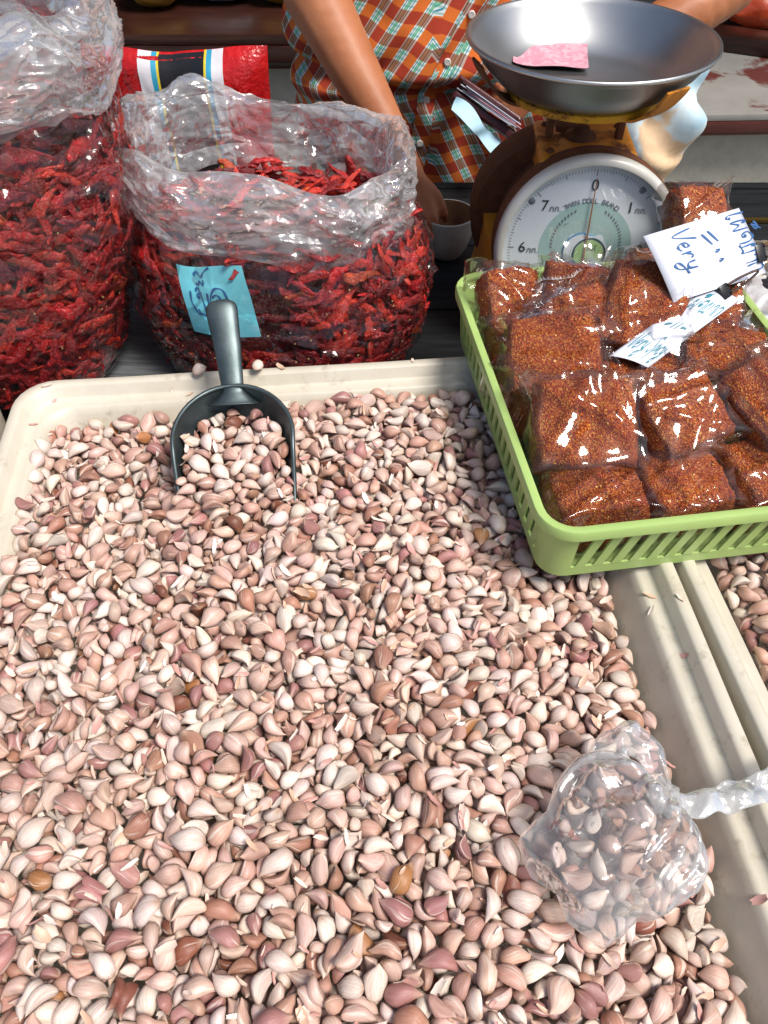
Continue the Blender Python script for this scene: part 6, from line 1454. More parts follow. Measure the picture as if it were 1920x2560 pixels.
#           label, location, rotation (deg), size, seed, tail...
PK = [
 ('flat packet of chilli flakes in the near left corner of the basket', (.192, .502, .139), (6, 0, 10), (.088, .078, .064), 1, .0, 1, .4),
 ('packet of flakes second from the left along the near basket wall', (.285, .514, .140), (4, 2, 4), (.086, .074, .062), 2, .0, 1, .4),
 ('packet at the near wall of the basket by the right picture edge', (.375, .526, .141), (4, 0, 12), (.086, .078, .064), 3, .0, 1, .4),
 ('big plump packet with bright flakes on top of the near left one', (.184, .560, .183), (28, -4, 4), (.098, .092, .058), 4, .030, -1, .9),
 ('tilted packet with a torn down flap, right of the big plump packet', (.286, .570, .185), (24, -8, 14), (.082, .078, .056), 5, .045, -1, -.9),
 ('packet with long creased film at the right edge of the basket', (.385, .585, .195), (20, -22, 20), (.088, .092, .06), 6, .045, -1, -.7),
 ('packet wedged low between the tilted packet and the near wall', (.268, .548, .145), (10, 5, -10), (.07, .07, .05), 7, .0, 1, .4),
 ('small packet under the near end of the long narrow card', (.250, .648, .155), (10, 0, 20), (.075, .06, .055), 8, .025, -1, .5),
 ('wide dark packet left of the long narrow card, its film pulled into a ridge', (.170, .668, .180), (20, -10, 8), (.098, .092, .056), 9, .035, 1, .9),
 ('packet with glinting creased side against the left basket wall', (.152, .640, .155), (10, 12, 30), (.06, .08, .06), 10, .028, -1, 1.2),
 ('brown packet with a clear flap under the right end of the long card', (.362, .672, .170), (14, 0, -4), (.092, .075, .058), 11, .040, 1, .6),
 ('packet with clear top in the far left corner of the basket', (.135, .775, .195), (38, -4, 6), (.070, .064, .05), 12, .014, 1, .5, .9, False),
 ('packet lying under the far left corner packet, serrated edge up', (.150, .722, .160), (12, 0, 16), (.075, .07, .055), 13, .03, -1, .9, .8, True),
 ('upright packet with pointed clear top in front of the dial', (.216, .768, .200), (52, 0, -8), (.078, .078, .046), 14, .045, 1, .25),
 ('large slanting packet with an open crumpled top, right of the dial hub', (.282, .722, .204), (36, 6, -24), (.088, .105, .05), 15, .055, 1, -.6),
 ('dark packet lying across the middle with serrated film edge', (.212, .715, .190), (16, -6, 34), (.09, .07, .05), 16, .035, 1, .8, .7, True),
 ('packet below the big white card with a shiny crumpled end', (.355, .745, .205), (24, -6, -16), (.08, .075, .05), 17, .050, -1, .9),
 ('packet half hidden behind the top of the big white card', (.372, .880, .236), (30, 0, 10), (.066, .055, .045), 18, .025, -1, .7),
 ('low packet in the middle of the basket, under the long narrow card', (.292, .640, .158), (8, 4, -14), (.080, .075, .058), 23, .03, 1, .7),
 ('low packet between the far slanting packet and the long narrow card', (.268, .705, .160), (12, 0, 18), (.085, .07, .055), 24, .0, 1, .7),
 ('packet in the far right corner of the basket behind the card', (.345, .830, .165), (8, 0, 8), (.11, .09, .085), 19, .0, 1, .5),
]
for a in PK:
    x, y, z = a[1]; jr = random.Random(a[4] * 31); rj = tuple(q + jr.uniform(-m_, m_) for q, m_ in zip(a[2], (6, 7, 11)))
    packet(a[0], (x + (.012 if x < .2 else .004), y, z - (.010 if y > .74 and z < .22 else 0)), rj, tuple(s * 1.055 for s in a[3]), *a[4:])

# ------------------------------------------------------------------ cards with handwriting
def card(label, a, b, d, strokes_list, seed):
    """a origin, b along u, d along v"""
    a, b, d = Vector(a), Vector(b), Vector(d); U, W = b - a, d - a; n = U.cross(W).normalized()
    if n.dot(Vector((0, -1, .8))) < 0: n = -n
    t = thing('price_card', label, 'price card', a + (U + W) / 2)
    f = lambda u, v, off=0.0: a + U * u + W * v + n * (off + .004 * math.sin(PI * u) + .002 * math.sin(PI * v))
    V = [tuple(f(i / 11, j / 11, o)) for o in (0, -.0009) for i in range(12) for j in range(12)]
    F = grid_faces(12, 12) + [tuple(k + 144 for k in q[::-1]) for q in grid_faces(12, 12)]
    for k in range(11):
        for (p, q) in ((k, k + 1), (132 + k, 133 + k), (12 * k, 12 * k + 12), (12 * k + 11, 12 * k + 23)): F.append((p, q, q + 144, p + 144))
    obj('card_sheet', V, F, M['paper'], t, world=True)
    for (nm, st, w, m) in strokes_list: ink(nm, st, f, w, m, t)
    return t, f
def word(strokes, x, y, sx, sy, rot=0):
    c, s = math.cos(rot), math.sin(rot)
    return [[(x + (p * sx) * c - (q * sy) * s, y + (p * sx) * s + (q * sy) * c) for p, q in st] for st in strokes]
VERY = [[(0, 1), (.10, .05), (.26, 1.1)], [(.28, .35), (.40, .42), (.38, .6), (.30, .5), (.30, .2), (.38, .08), (.46, .2)], [(.52, .6), (.53, .1)], [(.53, .35), (.60, .6), (.66, .5)], [(.74, .6), (.76, .25), (.86, .2), (.90, .6)], [(.90, .6), (.86, -.2), (.74, -.4), (.70, -.2), (.84, 0), (1.0, .1)]]
SPICY = [[(.24, .9), (.12, 1.05), (.04, .85), (.14, .6), (.22, .35), (.12, .05), (0, .2)], [(.32, .6), (.32, -.4)], [(.32, .5), (.42, .6), (.44, .3), (.33, .15)], [(.52, .55), (.53, .1)], [(.52, .8), (.53, .84)], [(.74, .5), (.66, .6), (.60, .35), (.66, .1), (.76, .2)], [(.82, .6), (.84, .25), (.93, .25)], [(.97, .6), (.92, -.2), (.82, -.4), (.78, -.2), (1.0, .05)]]
THAI = [[(.0, .9), (-.01, .2), (.03, .05), (.06, .15), (.02, .2)], [(.13, .75), (.17, .8), (.17, .65), (.13, .7), (.13, .1), (.20, .45), (.27, .1), (.28, .8)], [(.20, 1.15), (.30, 1.25), (.34, 1.1), (.24, 1.0), (.36, 1.35)], [(.38, .5), (.43, .55), (.42, .4), (.37, .42), (.35, .7), (.45, .85), (.52, .6), (.52, .1)], [(.58, .75), (.62, .8), (.61, .65), (.58, .7), (.59, .15), (.55, .1), (.66, .15), (.70, .1), (.70, .8)], [(.77, .6), (.84, .85), (.88, .5), (.88, .1)], [(.94, .1), (.93, .55), (.97, .8), (1.05, .7), (1.05, .1)]]
# big card: u runs along its long edge, v up it
t1, f1 = card('big white card with blue handwriting clipped above the packets at right', (.310, .709, .226), (.422, .757, .232), (.270, .742, .284),
     [('handwriting', word(VERY, .22, .93, .60, .20, -PI / 2) + word(THAI, .80, .93, .80, .24, -PI / 2) + [[(.50, .80), (.56, .62)], [(.57, .82), (.63, .64)], [(.56, .52), (.58, .50), (.60, .53), (.57, .54)], [(.56, .38), (.58, .36), (.60, .39), (.57, .40)]], .011, M['ink_blue'])], 1)
t2, f2 = card('long narrow white card reading Very Spicy, seen nearly edge on', (.238, .656, .1965), (.278, .646, .1885), (.348, .734, .2275),
     [('handwriting', word(VERY, .08, .12, .40, .20, 0) + word(SPICY, .54, .12, .38, .20, 0) , .013, M['ink_teal']),
      ('thai_handwriting', word(THAI, .10, .68, .80, .20, 0) + [[(.22, .47), (.36, .49)], [(.42, .44), (.46, .53)], [(.52, .44), (.56, .53)], [(.62, .48), (.76, .48)]], .013, M['ink_teal'])], 2)
def clip(label, p, d, n, jaw=.020):
    p, d, n = Vector(p), Vector(d).normalized(), Vector(n).normalized(); s = d.cross(n).normalized()
    t = thing('card_clip', label, 'clip', p)
    mm = Matrix(((d.x, s.x, n.x, p.x), (d.y, s.y, n.y, p.y), (d.z, s.z, n.z, p.z), (0, 0, 0, 1)))
    V, F = bevel_box(.012, jaw, .007, .0015, 2, mm); obj('jaw', V, F, M['clip'], t, world=True, sharp=40)
    for q in (1, -1):
        path = [mm @ Vector(c) for c in ((.004, -jaw * .3, q * .003), (.018, -jaw * .28, q * .007), (.034, -jaw * .12, q * .012), (.038, 0, q * .013), (.034, jaw * .12, q * .012), (.018, jaw * .28, q * .007), (.004, jaw * .3, q * .003))]
        V, F = tube(catmull(path, 5), .0013, 8); obj('wire_handle', V, F, M['wire'], t, world=True)
clip('black binder clip holding the lower right edge of the big white card', f1(1.02, .30), f1(1, .5) - f1(0, .5), (-.2, -.8, .6))
clip('dark wire clip gripping the upper end of the long narrow card', f2(.5, 1.0), f2(.5, 1) - f2(.5, 0), (.4, -.6, .7), .016)

# ------------------------------------------------------------------ the scale
SX, SY = .248, 1.035
sc_t = thing('weighing_scale', 'rusty orange spring scale with round white dial and steel pan', 'scale', (SX, SY, .0005), R(-3))
def sobj(name, V, F, m, Mx=None, parent=None, **k):
    if Mx is not None: V = [Mx @ Vector(p) for p in V]
    return obj(name, V, F, m, parent or sc_t, **k)
RX = Matrix.Rotation(PI / 2, 4, 'X')      # lathe axis to -Y
DZ = .155; DY = -.094; TILT = Matrix.Rotation(R(-9), 4, 'X')
DM = Matrix.Translation((.024, DY, DZ)) @ TILT @ RX @ Matrix.Scale(1.045, 4)      # local +Z of the dial looks at the buyer
# housing: drum behind the dial, box above, flared foot
V, F = lathe([(.0, -.12), (.100, -.12), (.104, -.10), (.106, -.03), (.104, -.004), (.0, -.004)], 56); sobj('drum_housing', V, F, M['dark_rust'], DM, sharp=40)
V, F = bevel_box(.128, .124, .15, .009, 4, Matrix.Translation((.018, .004, .181))); sobj('top_housing', V, F, M['orange_paint'], sharp=40)
def foot(u, v):
    a = 2 * PI * u; k = .62; c, s = math.cos(a), math.sin(a)
    w = .105 + .022 * (1 - v) ** 2; d = .075 + .018 * (1 - v) ** 2
    return (math.copysign(abs(c) ** .35, c) * w, math.copysign(abs(s) ** .35, s) * d + .005, .004 + .14 * v)
V, F = grid(foot, 48, 8, True); F.append(tuple(i * 8 for i in range(48))[::-1]); F.append(tuple(i * 8 + 7 for i in range(48))); sobj('base', V, F, M['orange_paint'], sharp=50)
for (x, y) in ((-.09, -.06), (.09, -.06), (-.09, .07), (.09, .07)):
    V, F = lathe([(.0, 0), (.012, 0), (.011, .008), (0, .008)], 14); sobj('foot_pad', V, F, M['clip'], Matrix.Translation((x, y, -.0003)))
for (x, y) in ((-.032, -.035), (.066, -.035), (.066, .045), (-.032, .045)):
    V, F = lathe([(.0, .0035), (.004, .003), (.0055, 0), (.0055, -.002)], 12); sobj('screw', V, F, M['dark_rust'], Matrix.Translation((x, y, .2565)))
V, F = lathe([(.0, .012), (.010, .012), (.012, .006), (.020, .003), (.022, -.002)], 16); sobj('adjusting_knob', V, F, M['dark_rust'], Matrix.Translation((.012, .012, .2565)))
V, F = lathe([(.0, -.052), (.098, -.052), (.112, -.044), (.119, -.028), (.119, .012), (.114, .020), (.0, .020)], 64); sobj('back_housing', V, F, M['dark_rust'], Matrix.Translation((-.004, .036, .138)) @ RX, sharp=40)
# dial: ring, face, prints, needle, glass
V, F = lathe([(.1135, -.03), (.1150, .006), (.1140, .012), (.1090, .0165), (.1045, .0155), (.1030, .010), (.1030, .002)], 80); ringo = sobj('dial_ring', V, F, M['ring'], DM, sharp=60)
V, F = lathe([(.112, -.03), (.1162, -.028), (.1164, -.002), (.1152, .002)], 80); sobj('ring_band', V, F, M['dark_rust'], DM)
V, F = lathe([(.0, .0016), (.1032, .0016)], 80); face = sobj('dial_face', V, F, M['white'], DM)
V, F = lathe([(.0, .0019), (.058, .0019)], 64); sobj('inner_disc', V, F, M['palegreen'], DM)
def on_dial(ang, r, z=.0024, rot=0):
    """matrix at clock angle ang (deg, clockwise from top), lettering upright to the reader"""
    a = R(ang); return DM @ Matrix.Translation((r * math.sin(a), r * math.cos(a), z)) @ Matrix.Rotation(R(rot), 4, 'Z')
g = G()
for i in range(160):
    L = .0075 if i % 20 == 0 else .0060 if i % 10 == 0 else .0042 if i % 5 == 0 else .0030
    w = .0005 if i % 10 == 0 else .0003
    Mx = on_dial(i * 2.25, .0970 - L / 2, .0021, -i * 2.25)
    g.add([Mx @ Vector(p) for p in ((-w, -L / 2, 0), (w, -L / 2, 0), (w, L / 2, 0), (-w, L / 2, 0))], [(0, 1, 2, 3)])
o = g.obj('tick_marks', M['ink_grey'], sc_t, smooth=False); o['kind'] = 'stuff'
def lettering(name, txt, Mx, size, m, parent):
    cu = bpy.data.curves.new(name, 'FONT'); cu.body = txt; cu.size = size; cu.align_x = 'CENTER'; cu.align_y = 'CENTER'; cu.extrude = .0001; cu.offset = size * .002
    tmp = bpy.data.objects.new('lettering_curve', cu); COL.objects.link(tmp)
    me = bpy.data.meshes.new_from_object(tmp.evaluated_get(bpy.context.evaluated_depsgraph_get())); bpy.data.objects.remove(tmp); bpy.data.curves.remove(cu)
    me.materials.clear(); me.materials.append(m); o = link(bpy.data.objects.new(name, me), parent); o.matrix_local = Mx; return o
KG = '\u0e01\u0e01.'
for n_, a_ in (('0', 0), ('1', 45), ('2', 90), ('3', 135), ('5', 225), ('6', 270), ('7', 315)):
    rr = .074 if n_ != '0' else .078
    base = on_dial(a_, rr)
    lettering('numeral', n_, base @ Matrix.Translation((-.005 if n_ != '0' else 0, 0, 0)), .0185, M['ink_black'], sc_t)
    if n_ != '0': lettering('unit_lettering', KG, base @ Matrix.Translation((.0085, -.003, 0)), .0105, M['ink_grey'], sc_t)
txt = 'TWIN DOLL BRAND'
for i, ch in enumerate(txt):
    if ch == ' ': continue
    a_ = -31 + 62 * i / (len(txt) - 1); lettering('brand_lettering', ch, on_dial(a_, .0600, .0024, -a_), .0084, M['ink_grey'], sc_t)
# the two figures of the printed emblem, and their wreath
def blob(path, rad, m, name):
    V, F = tube(catmull(path, 5), rad, 8, flat=.02); sobj(name, V, F, m, DM)
g = G()
for s in (-1, 1):
    for k in range(13):
        a_ = s * (22 + k * 5.5); Mx = on_dial(a_, .050 - .0006 * k, .0023, -a_ + s * 30)
        g.add([Mx @ Vector(p) for p in ((0, -.0028, 0), (.0013, 0, 0), (0, .0028, 0), (-.0013, 0, 0))], [(0, 1, 2, 3)])
g.obj('emblem_wreath', M['ink_grey'], sc_t, smooth=False)
for s in (-1, 1):
    g = G()
    g.add([(s * .016 + .006 * math.cos(a), .012 + .007 * math.sin(a), .0022) for a in np.linspace(0, 2 * PI, 17)[:-1]], [tuple(range(16))])
    g.add([(s * .016 - .005, .006, .0022), (s * .016 + .005, .006, .0022), (s * .016 + .013, -.024, .0022), (s * .016 - .013, -.024, .0022)], [(0, 1, 2, 3)])
    sobj('emblem_figure', g.V, g.F, M['white'], DM, smooth=False)
V, F = lathe([(0, .0030), (.0235, .0030), (.0242, .0020)], 40); sobj('blue_sticker', V, F, M['blue_sticker'], DM @ Matrix.Translation((-.004, -.003, 0)))
V, F = lathe([(0, .0036), (.0222, .0036)], 40); sobj('sticker_ring', V, F, M['white'], DM @ Matrix.Translation((-.004, -.003, 0)))
V, F = lathe([(0, .0042), (.0235, .0042)], 40); sobj('sticker_ring', V, F, M['white'], DM @ Matrix.Translation((.006, -.006, 0)))
V, F = lathe([(.0190, .0046), (.0215, .0046)], 40); sobj('sticker_line', V, F, M['bottle_green'], DM @ Matrix.Translation((.006, -.006, 0)))
V, F = lathe([(0, .0048), (.0185, .0048)], 40); sobj('lime_sticker', V, F, M['lime_sticker'], DM @ Matrix.Translation((.006, -.006, 0)))
lettering('sticker_lettering', '\u0e2a\u0e49\u0e21\u0e42', DM @ Matrix.Translation((.008, .002, .0052)), .008, M['ink_black'], sc_t)
for a_ in (38, 308, 250): 
    V, F = lathe([(0, .0030), (.0035, .0026), (.0042, .0018)], 14); sobj('face_screw', V, F, M['ink_grey'], on_dial(a_, .0935, 0))
g = G(); g.add([(-.0012, -.02, .0062), (.0012, -.02, .0062), (.0009, .040, .0062), (.0004, .088, .0062), (-.0004, .088, .0062), (-.0009, .04, .0062)], [(0, 1, 2, 3, 4, 5)])
g.add([(x, y, .0055) for x, y, z in g.V], [(5, 4, 3, 2, 1, 0)]); g.F += [(i, (i + 1) % 6, 6 + (i + 1) % 6, 6 + i) for i in range(6)]
sobj('needle', g.V, g.F, M['needle'], DM, smooth=False)
V, F = lathe([(0, .0155), (.05, .0148), (.085, .0135), (.1028, .0118)], 64); sobj('dial_glass', V, F, M['glass'], DM)
# posts, cross plate and arms under the pan
for x in (-.030, .062):
    V, F = bevel_box(.009, .016, .066, .0015, 2, Matrix.Translation((x, .012, .287))); sobj('post', V, F, M['dark_rust'], sharp=40)
PZ = .3815; PM = Matrix.Translation((0, -.008, PZ))
V, F = lathe([(.030, -.0660), (.082, -.0680), (.096, -.0625), (.098, -.0545), (.093, -.0525), (.085, -.0600), (.030, -.0600)], 48); F += [(i * 7 + 6, ((i + 1) % 48) * 7 + 6, ((i + 1) % 48) * 7, i * 7) for i in range(48)]
sobj('pan_ring', V, F, M['yellow_paint'], PM, sharp=50)
for a_ in (-72, 36, 126, 212):
    c, s = math.sin(R(a_)), -math.cos(R(a_))
    path = catmull([(.090 * c, .090 * s, -.0640), (.106 * c, .106 * s, -.0585), (.124 * c, .124 * s, -.0440), (.138 * c, .138 * s, -.0260), (.1425 * c, .1425 * s, -.0170)], 4)
    fr = frames([tuple(p) for p in path]); V = []; tang = Vector((-s, c, 0))
    for (p, t_, a, b) in fr:
        nn = t_.cross(tang).normalized(); w = .0175
        for q, o in ((-w, .0015), (w, .0015), (w, -.0015), (-w, -.0015)): V.append(p + tang * q + nn * o)
    k = len(fr); F = [(i * 4 + j, i * 4 + (j + 1) % 4, (i + 1) * 4 + (j + 1) % 4, (i + 1) * 4 + j) for i in range(k - 1) for j in range(4)] + [(3, 2, 1, 0), tuple((k - 1) * 4 + j for j in range(4))]
    sobj('pan_arm', V, F, M['dark_rust'] if a_ != 36 else M['orange_paint'], PM, smooth=False)
pan_prof = [(0, -.0545), (.070, -.0545), (.084, -.0530), (.098, -.0485), (.114, -.0385), (.130, -.0215), (.1405, -.0055), (.1440, .0), (.1465, .0018), (.1492, .0010), (.1500, -.0015), (.1485, -.0040), (.1455, -.0040), (.1415, -.0080), (.1312, -.0235), (.115, -.0406), (.0985, -.0509), (.084, -.0556), (.07, -.0572), (0, -.0572)]
V, F = lathe(pan_prof, 96); sobj('pan', V, F, M['steel'], PM)

# folded pink banknote in the pan
bn = thing('banknote', 'folded pink banknote lying in the steel pan of the scale', 'banknote', (SX, SY, .38))
def pan_z(x, y):
    r = math.hypot(x - SX, y - (SY - .008)); P = [(0, -.0545), (.07, -.0545), (.084, -.0530), (.098, -.0485), (.114, -.0385), (.130, -.0215), (.1405, -.0055)]
    for (a, za), (b, zb) in zip(P, P[1:]):
        if r <= b: return .3822 + za + (zb - za) * (r - a) / (b - a)
    return .382
def note_sheet(name, c, w, h, rot, lift, curl):
    V = []
    for o in (0, -.0004):
        for i in range(20):
            for j in range(14):
                u, v = i / 19 - .5, j / 13 - .5; x = u * w; y = v * h; cr, sr = math.cos(rot), math.sin(rot)
                X, Y = c[0] + x * cr - y * sr, c[1] + x * sr + y * cr
                z = .3280 + .35 * max(0, pan_z(X, Y) - .3280) + .0022 + lift + curl * (v + .5) ** 2 * .012 + .0008 * math.sin(u * 9 + v * 4 + lift * 900) + .001 * (abs(u) > .45) + o
                V.append((X, Y, z))
    F = grid_faces(20, 14) + [tuple(k + 280 for k in q[::-1]) for q in grid_faces(20, 14)]
    return obj(name, V, F, M['note'], bn, world=True)
note_sheet('lower_fold', (.210, 1.116), .098, .066, R(-3), .0, .3)
note_sheet('upper_fold', (.216, 1.103), .096, .064, R(-7), .0030, .25)
ink('printed_figure', [[(-.5, 0), (0, .6), (.5, 0), (0, -.6), (-.5, 0)]], lambda u, v, o: Vector((.172 + .004 * u, 1.140 + .004 * v, .342)), .12, M['ink_grey'], bn)

# ------------------------------------------------------------------ white cup under the hand
CUP = (.105, 1.19)
cp = thing('cup', 'white cup with stained brown inside, under the fingers of the vendor', 'cup', (CUP[0], CUP[1], .0005), rot=(0, 0, 0))
V, F = lathe([(0, .002), (.020, .002), (.023, .0), (.026, .003), (.036, .022), (.0425, .046), (.0445, .072), (.0440, .0745), (.0425, .0742)], 48); obj('cup_wall', V, F, M['ceramic'], cp)
V, F = lathe([(.0425, .0742), (.0418, .070), (.0395, .046), (.033, .024), (.020, .008), (0, .007)], 48); obj('cup_inside', V, F, M['brown_in'], cp)

# ------------------------------------------------------------------ the vendor
def capsules(parts, voxel, smooth_it=6):
    """parts: lists of (point, radius) chains -> one continuous skin"""
    bm = bmesh.new()
    for ch in parts:
        for (p, r), (q, s) in zip(ch, ch[1:]):
            p, q = Vector(p), Vector(q); L = (q - p).length; n = max(2, int(L / (min(r, s) * .45)) + 1)
            for i in range(n):
                t = i / (n - 1); c = p.lerp(q, t); rr = r + (s - r) * t
                bmesh.ops.create_icosphere(bm, subdivisions=2, radius=rr, matrix=Matrix.Translation(c))
    me = bpy.data.meshes.new('tmp'); bm.to_mesh(me); bm.free(); o = bpy.data.objects.new('tmp', me); COL.objects.link(o)
    md = o.modifiers.new('r', 'REMESH'); md.mode = 'VOXEL'; md.voxel_size = voxel
    ms = o.modifiers.new('s', 'SMOOTH'); ms.factor = .5; ms.iterations = smooth_it
    ev = o.evaluated_get(bpy.context.evaluated_depsgraph_get()); out = bpy.data.meshes.new_from_object(ev)
    V = [v.co.copy() for v in out.vertices]; F = [tuple(p.vertices) for p in out.polygons]
    bpy.data.objects.remove(o); bpy.data.meshes.remove(me); bpy.data.meshes.remove(out); return V, F
ps = thing('person', 'vendor in orange plaid shirt, one hand at the cup, the other holding a purse', 'person', (.2, 1.70, -.72))
sh_r, el_r, wr_r = (-.07, 1.62, .66), (-.150, 1.425, .395), (.020, 1.222, .170)
sh_l, el_l, wr_l = (.40, 1.64, .66), (.600, 1.565, .292), (.315, 1.452, .176)
def hand(wr, palm_c, tips, palm_r=.021):
    """tips: per finger list of joints from knuckle to tip"""
    ch = [[(wr, .026), (palm_c, palm_r)]]
    for f, r in tips: ch.append([(palm_c, palm_r * .8), (f[0], r * 1.2)]); ch.append([(p, r * k) for p, k in zip(f, (1.1, 1.05, .95, .78))])
    return ch
body = [
    [((.17, 1.74, .02), .135), ((.165, 1.70, .25), .125), ((.165, 1.67, .50), .14), ((.165, 1.66, .62), .11)],
    [((.165, 1.655, .66), .055), ((.16, 1.63, .78), .055)], [((.16, 1.605, .86), .085), ((.16, 1.60, .93), .095), ((.16, 1.625, .97), .09)],
    [((.16, 1.52, .885), .015), ((.16, 1.505, .868), .018)], [((.07, 1.62, .89), .018), ((.066, 1.625, .91), .016)], [((.25, 1.62, .89), .018), ((.254, 1.625, .91), .016)],
    [((.16, 1.54, .80), .035), ((.16, 1.57, .84), .06)],
    [((.0, 1.65, .64), .075), (sh_r, .062)], [((.33, 1.65, .64), .075), (sh_l, .062)],
    [(sh_r, .060), ((-.115, 1.53, .53), .050), (el_r, .046)], [(el_r, .047), ((-.105, 1.365, .332), .050), ((-.045, 1.290, .252), .040), (wr_r, .026)],
    [(sh_l, .060), ((.515, 1.60, .46), .052), (el_l, .047)], [(el_l, .048), ((.53, 1.535, .262), .049), ((.42, 1.49, .215), .038), (wr_l, .027)],
    [((.08, 1.74, .0), .11), ((.0, 1.70, -.14), .085), ((-.03, 1.72, -.40), .06), ((-.03, 1.72, -.66), .042), ((-.03, 1.60, -.685), .034)],
    [((.27, 1.74, .0), .11), ((.47, 1.62, .095), .088), ((.50, 1.62, .06), .07), ((.47, 1.70, -.20), .055), ((.46, 1.70, -.38), .04), ((.46, 1.60, -.395), .034)],
]
body += hand(wr_r, (.046, 1.196, .128), [
    ([(.024, 1.182, .103), (.034, 1.166, .085), (.046, 1.160, .070), (.054, 1.160, .058)], .0088),
    ([(.048, 1.174, .098), (.058, 1.158, .078), (.068, 1.156, .060), (.073, 1.160, .045)], .0092),
    ([(.068, 1.178, .100), (.078, 1.166, .080), (.084, 1.166, .062), (.086, 1.170, .047)], .0090),
    ([(.084, 1.190, .106), (.094, 1.184, .088), (.099, 1.184, .073), (.100, 1.187, .062)], .0078),
    ([(.020, 1.196, .118), (.018, 1.176, .098), (.030, 1.164, .078), (.044, 1.164, .066)], .0100)])
body += hand(wr_l, (.262, 1.440, .160), [
    ([(.232, 1.424, .172), (.212, 1.412, .176), (.200, 1.420, .180), (.196, 1.436, .178)], .0090),
    ([(.230, 1.424, .156), (.208, 1.410, .158), (.195, 1.418, .160), (.192, 1.436, .160)], .0092),
    ([(.232, 1.426, .140), (.212, 1.412, .140), (.200, 1.420, .141), (.198, 1.436, .142)], .0088),
    ([(.238, 1.430, .126), (.222, 1.418, .124), (.212, 1.424, .125), (.210, 1.438, .127)], .0078),
    ([(.262, 1.425, .180), (.244, 1.408, .188), (.226, 1.402, .188), (.214, 1.402, .186)], .0100)])
V, F = capsules(body, .0055, 5)
obj('body', V, F, M['skin'], ps, world=True)
# eyes, mouth and hair (above the picture)
for x in (.127, .193):
    g = G(); bmx = bmesh.new(); bmesh.ops.create_uvsphere(bmx, u_segments=14, v_segments=8, radius=.013, matrix=Matrix.Translation((x, 1.516, .925)))
    obj('eye', [v.co.copy() for v in bmx.verts], [tuple(v.index for v in f.verts) for f in bmx.faces], M['off_white'], ps, world=True); bmx.free()
TV, TF = tube([(.135, 1.518, .832), (.16, 1.508, .830), (.185, 1.518, .832)], [.003, .006, .003], 8); obj('mouth', TV, TF, M['purse'], ps, world=True)
V, F = capsules([[((.16, 1.61, .965), .098), ((.16, 1.66, .95), .105), ((.16, 1.69, .88), .09), ((.16, 1.69, .82), .06)]], .012, 4); obj('hair', V, F, M['hair'], ps, world=True)
# nails on the near hand
for c, d in (((.056, 1.1535, .056), .3), ((.076, 1.1535, .046), .2), ((.0885, 1.163, .048), .2)):
    V, F = bevel_box(.0085, .0016, .009, .0006, 1, Matrix.Translation(c)); obj('nail', V, F, M['button'], ps, world=True)

# shirt: a closed torso shell with folds; woven plaid follows its own thread directions
ZF = .145
def shirt_pt(a, z):
    zz = max(-.12, z)
    rx = .262 + .028 * math.exp(-((z - .40) / .2) ** 2) - .01 * max(0, (z - .2)); ry = .165 + .03 * math.exp(-((z - ZF - .05) / .09) ** 2) + (.02 * (1 - z / ZF) if z < ZF else 0)
    cx = .085 + .05 * z; cyy = 1.665 - .04 * min(z, .3)
    if z > .54: k = (z - .54) / .14; rx *= 1 - .55 * min(1, k) ** 2; ry *= 1 - .35 * min(1, k) ** 2
    c, s = math.cos(a), math.sin(a)
    x = cx + math.copysign(abs(c) ** .8, c) * rx; y = cyy + math.copysign(abs(s) ** .8, s) * ry
    n = Vector((c, s, 0))
    # folds: a deep one at the waist, long diagonal drapes above, soft pleats below
    fold = -.022 * math.exp(-((z - ZF + .25 * (x - .1) * .4) / .016) ** 2) + .012 * math.exp(-((z - ZF - .035 - .2 * (x - .1)) / .022) ** 2)
    d1 = .010 * math.sin((x * .9 - z * .75) * 58 + 2 * nz((x, y, z), 6, 2)) * min(1, max(0, (z - ZF) / .05)) + .007 * nz((x, y, z), 13, 5) + .006 * (crease((x, y, z), 9, 3) - .25)
    d2 = .008 * math.sin((x + z * .3) * 62) * min(1, max(0, (ZF - z) / .05))
    return Vector((x, y, z)) + n * (fold + d1 + d2)
def weave(p):
    x, z = p.x + .6 * (p.y - 1.50) * (-1 if p.x < .09 else 1) * .5, p.z
    u = x - (.72 * max(z - ZF, 0)) - (.55 * max(ZF - z, 0)) ; v = z + .30 * (x - .1) * (1 if z > ZF else -.6)
    return (u / .043, v / .041, 0)
nu, nv = 260, 150
V = []; W = []
for i in range(nu):
    for j in range(nv):
        a = 2 * PI * i / nu; z = -.10 + .78 * j / (nv - 1); p = shirt_pt(a, z); V.append(tuple(p))
        q = Vector((p.x, p.y, p.z)); W.append(weave(q))
F = grid_faces(nu, nv, True)
shirt = obj('shirt', V, F, M['plaid'], ps, world=True, attrs={'weave': ('FLOAT_VECTOR', W)})
# collar closes the top; sleeves end at the elbows
for (s_, e_) in ((sh_r, (-.138, 1.455, .435)), (sh_l, (.565, 1.577, .365))):
    A, B = Vector(s_), Vector(e_); path = [A + (B - A) * t + Vector((0, 0, .0)) for t in np.linspace(-.15, 1, 14)]
    TV, TF = tube(path, [.082 + .006 * math.sin(i * 1.9) for i in range(14)], 28, caps=False)
    TV = [p + Vector((nz(p, 16, 2), nz(p, 16, 7), nz(p, 16, 9))) * .008 for p in TV]
    so = obj('sleeve', TV, TF, M['plaid'], ps, world=True, attrs={'weave': ('FLOAT_VECTOR', [weave(Vector(p)) for p in TV])})
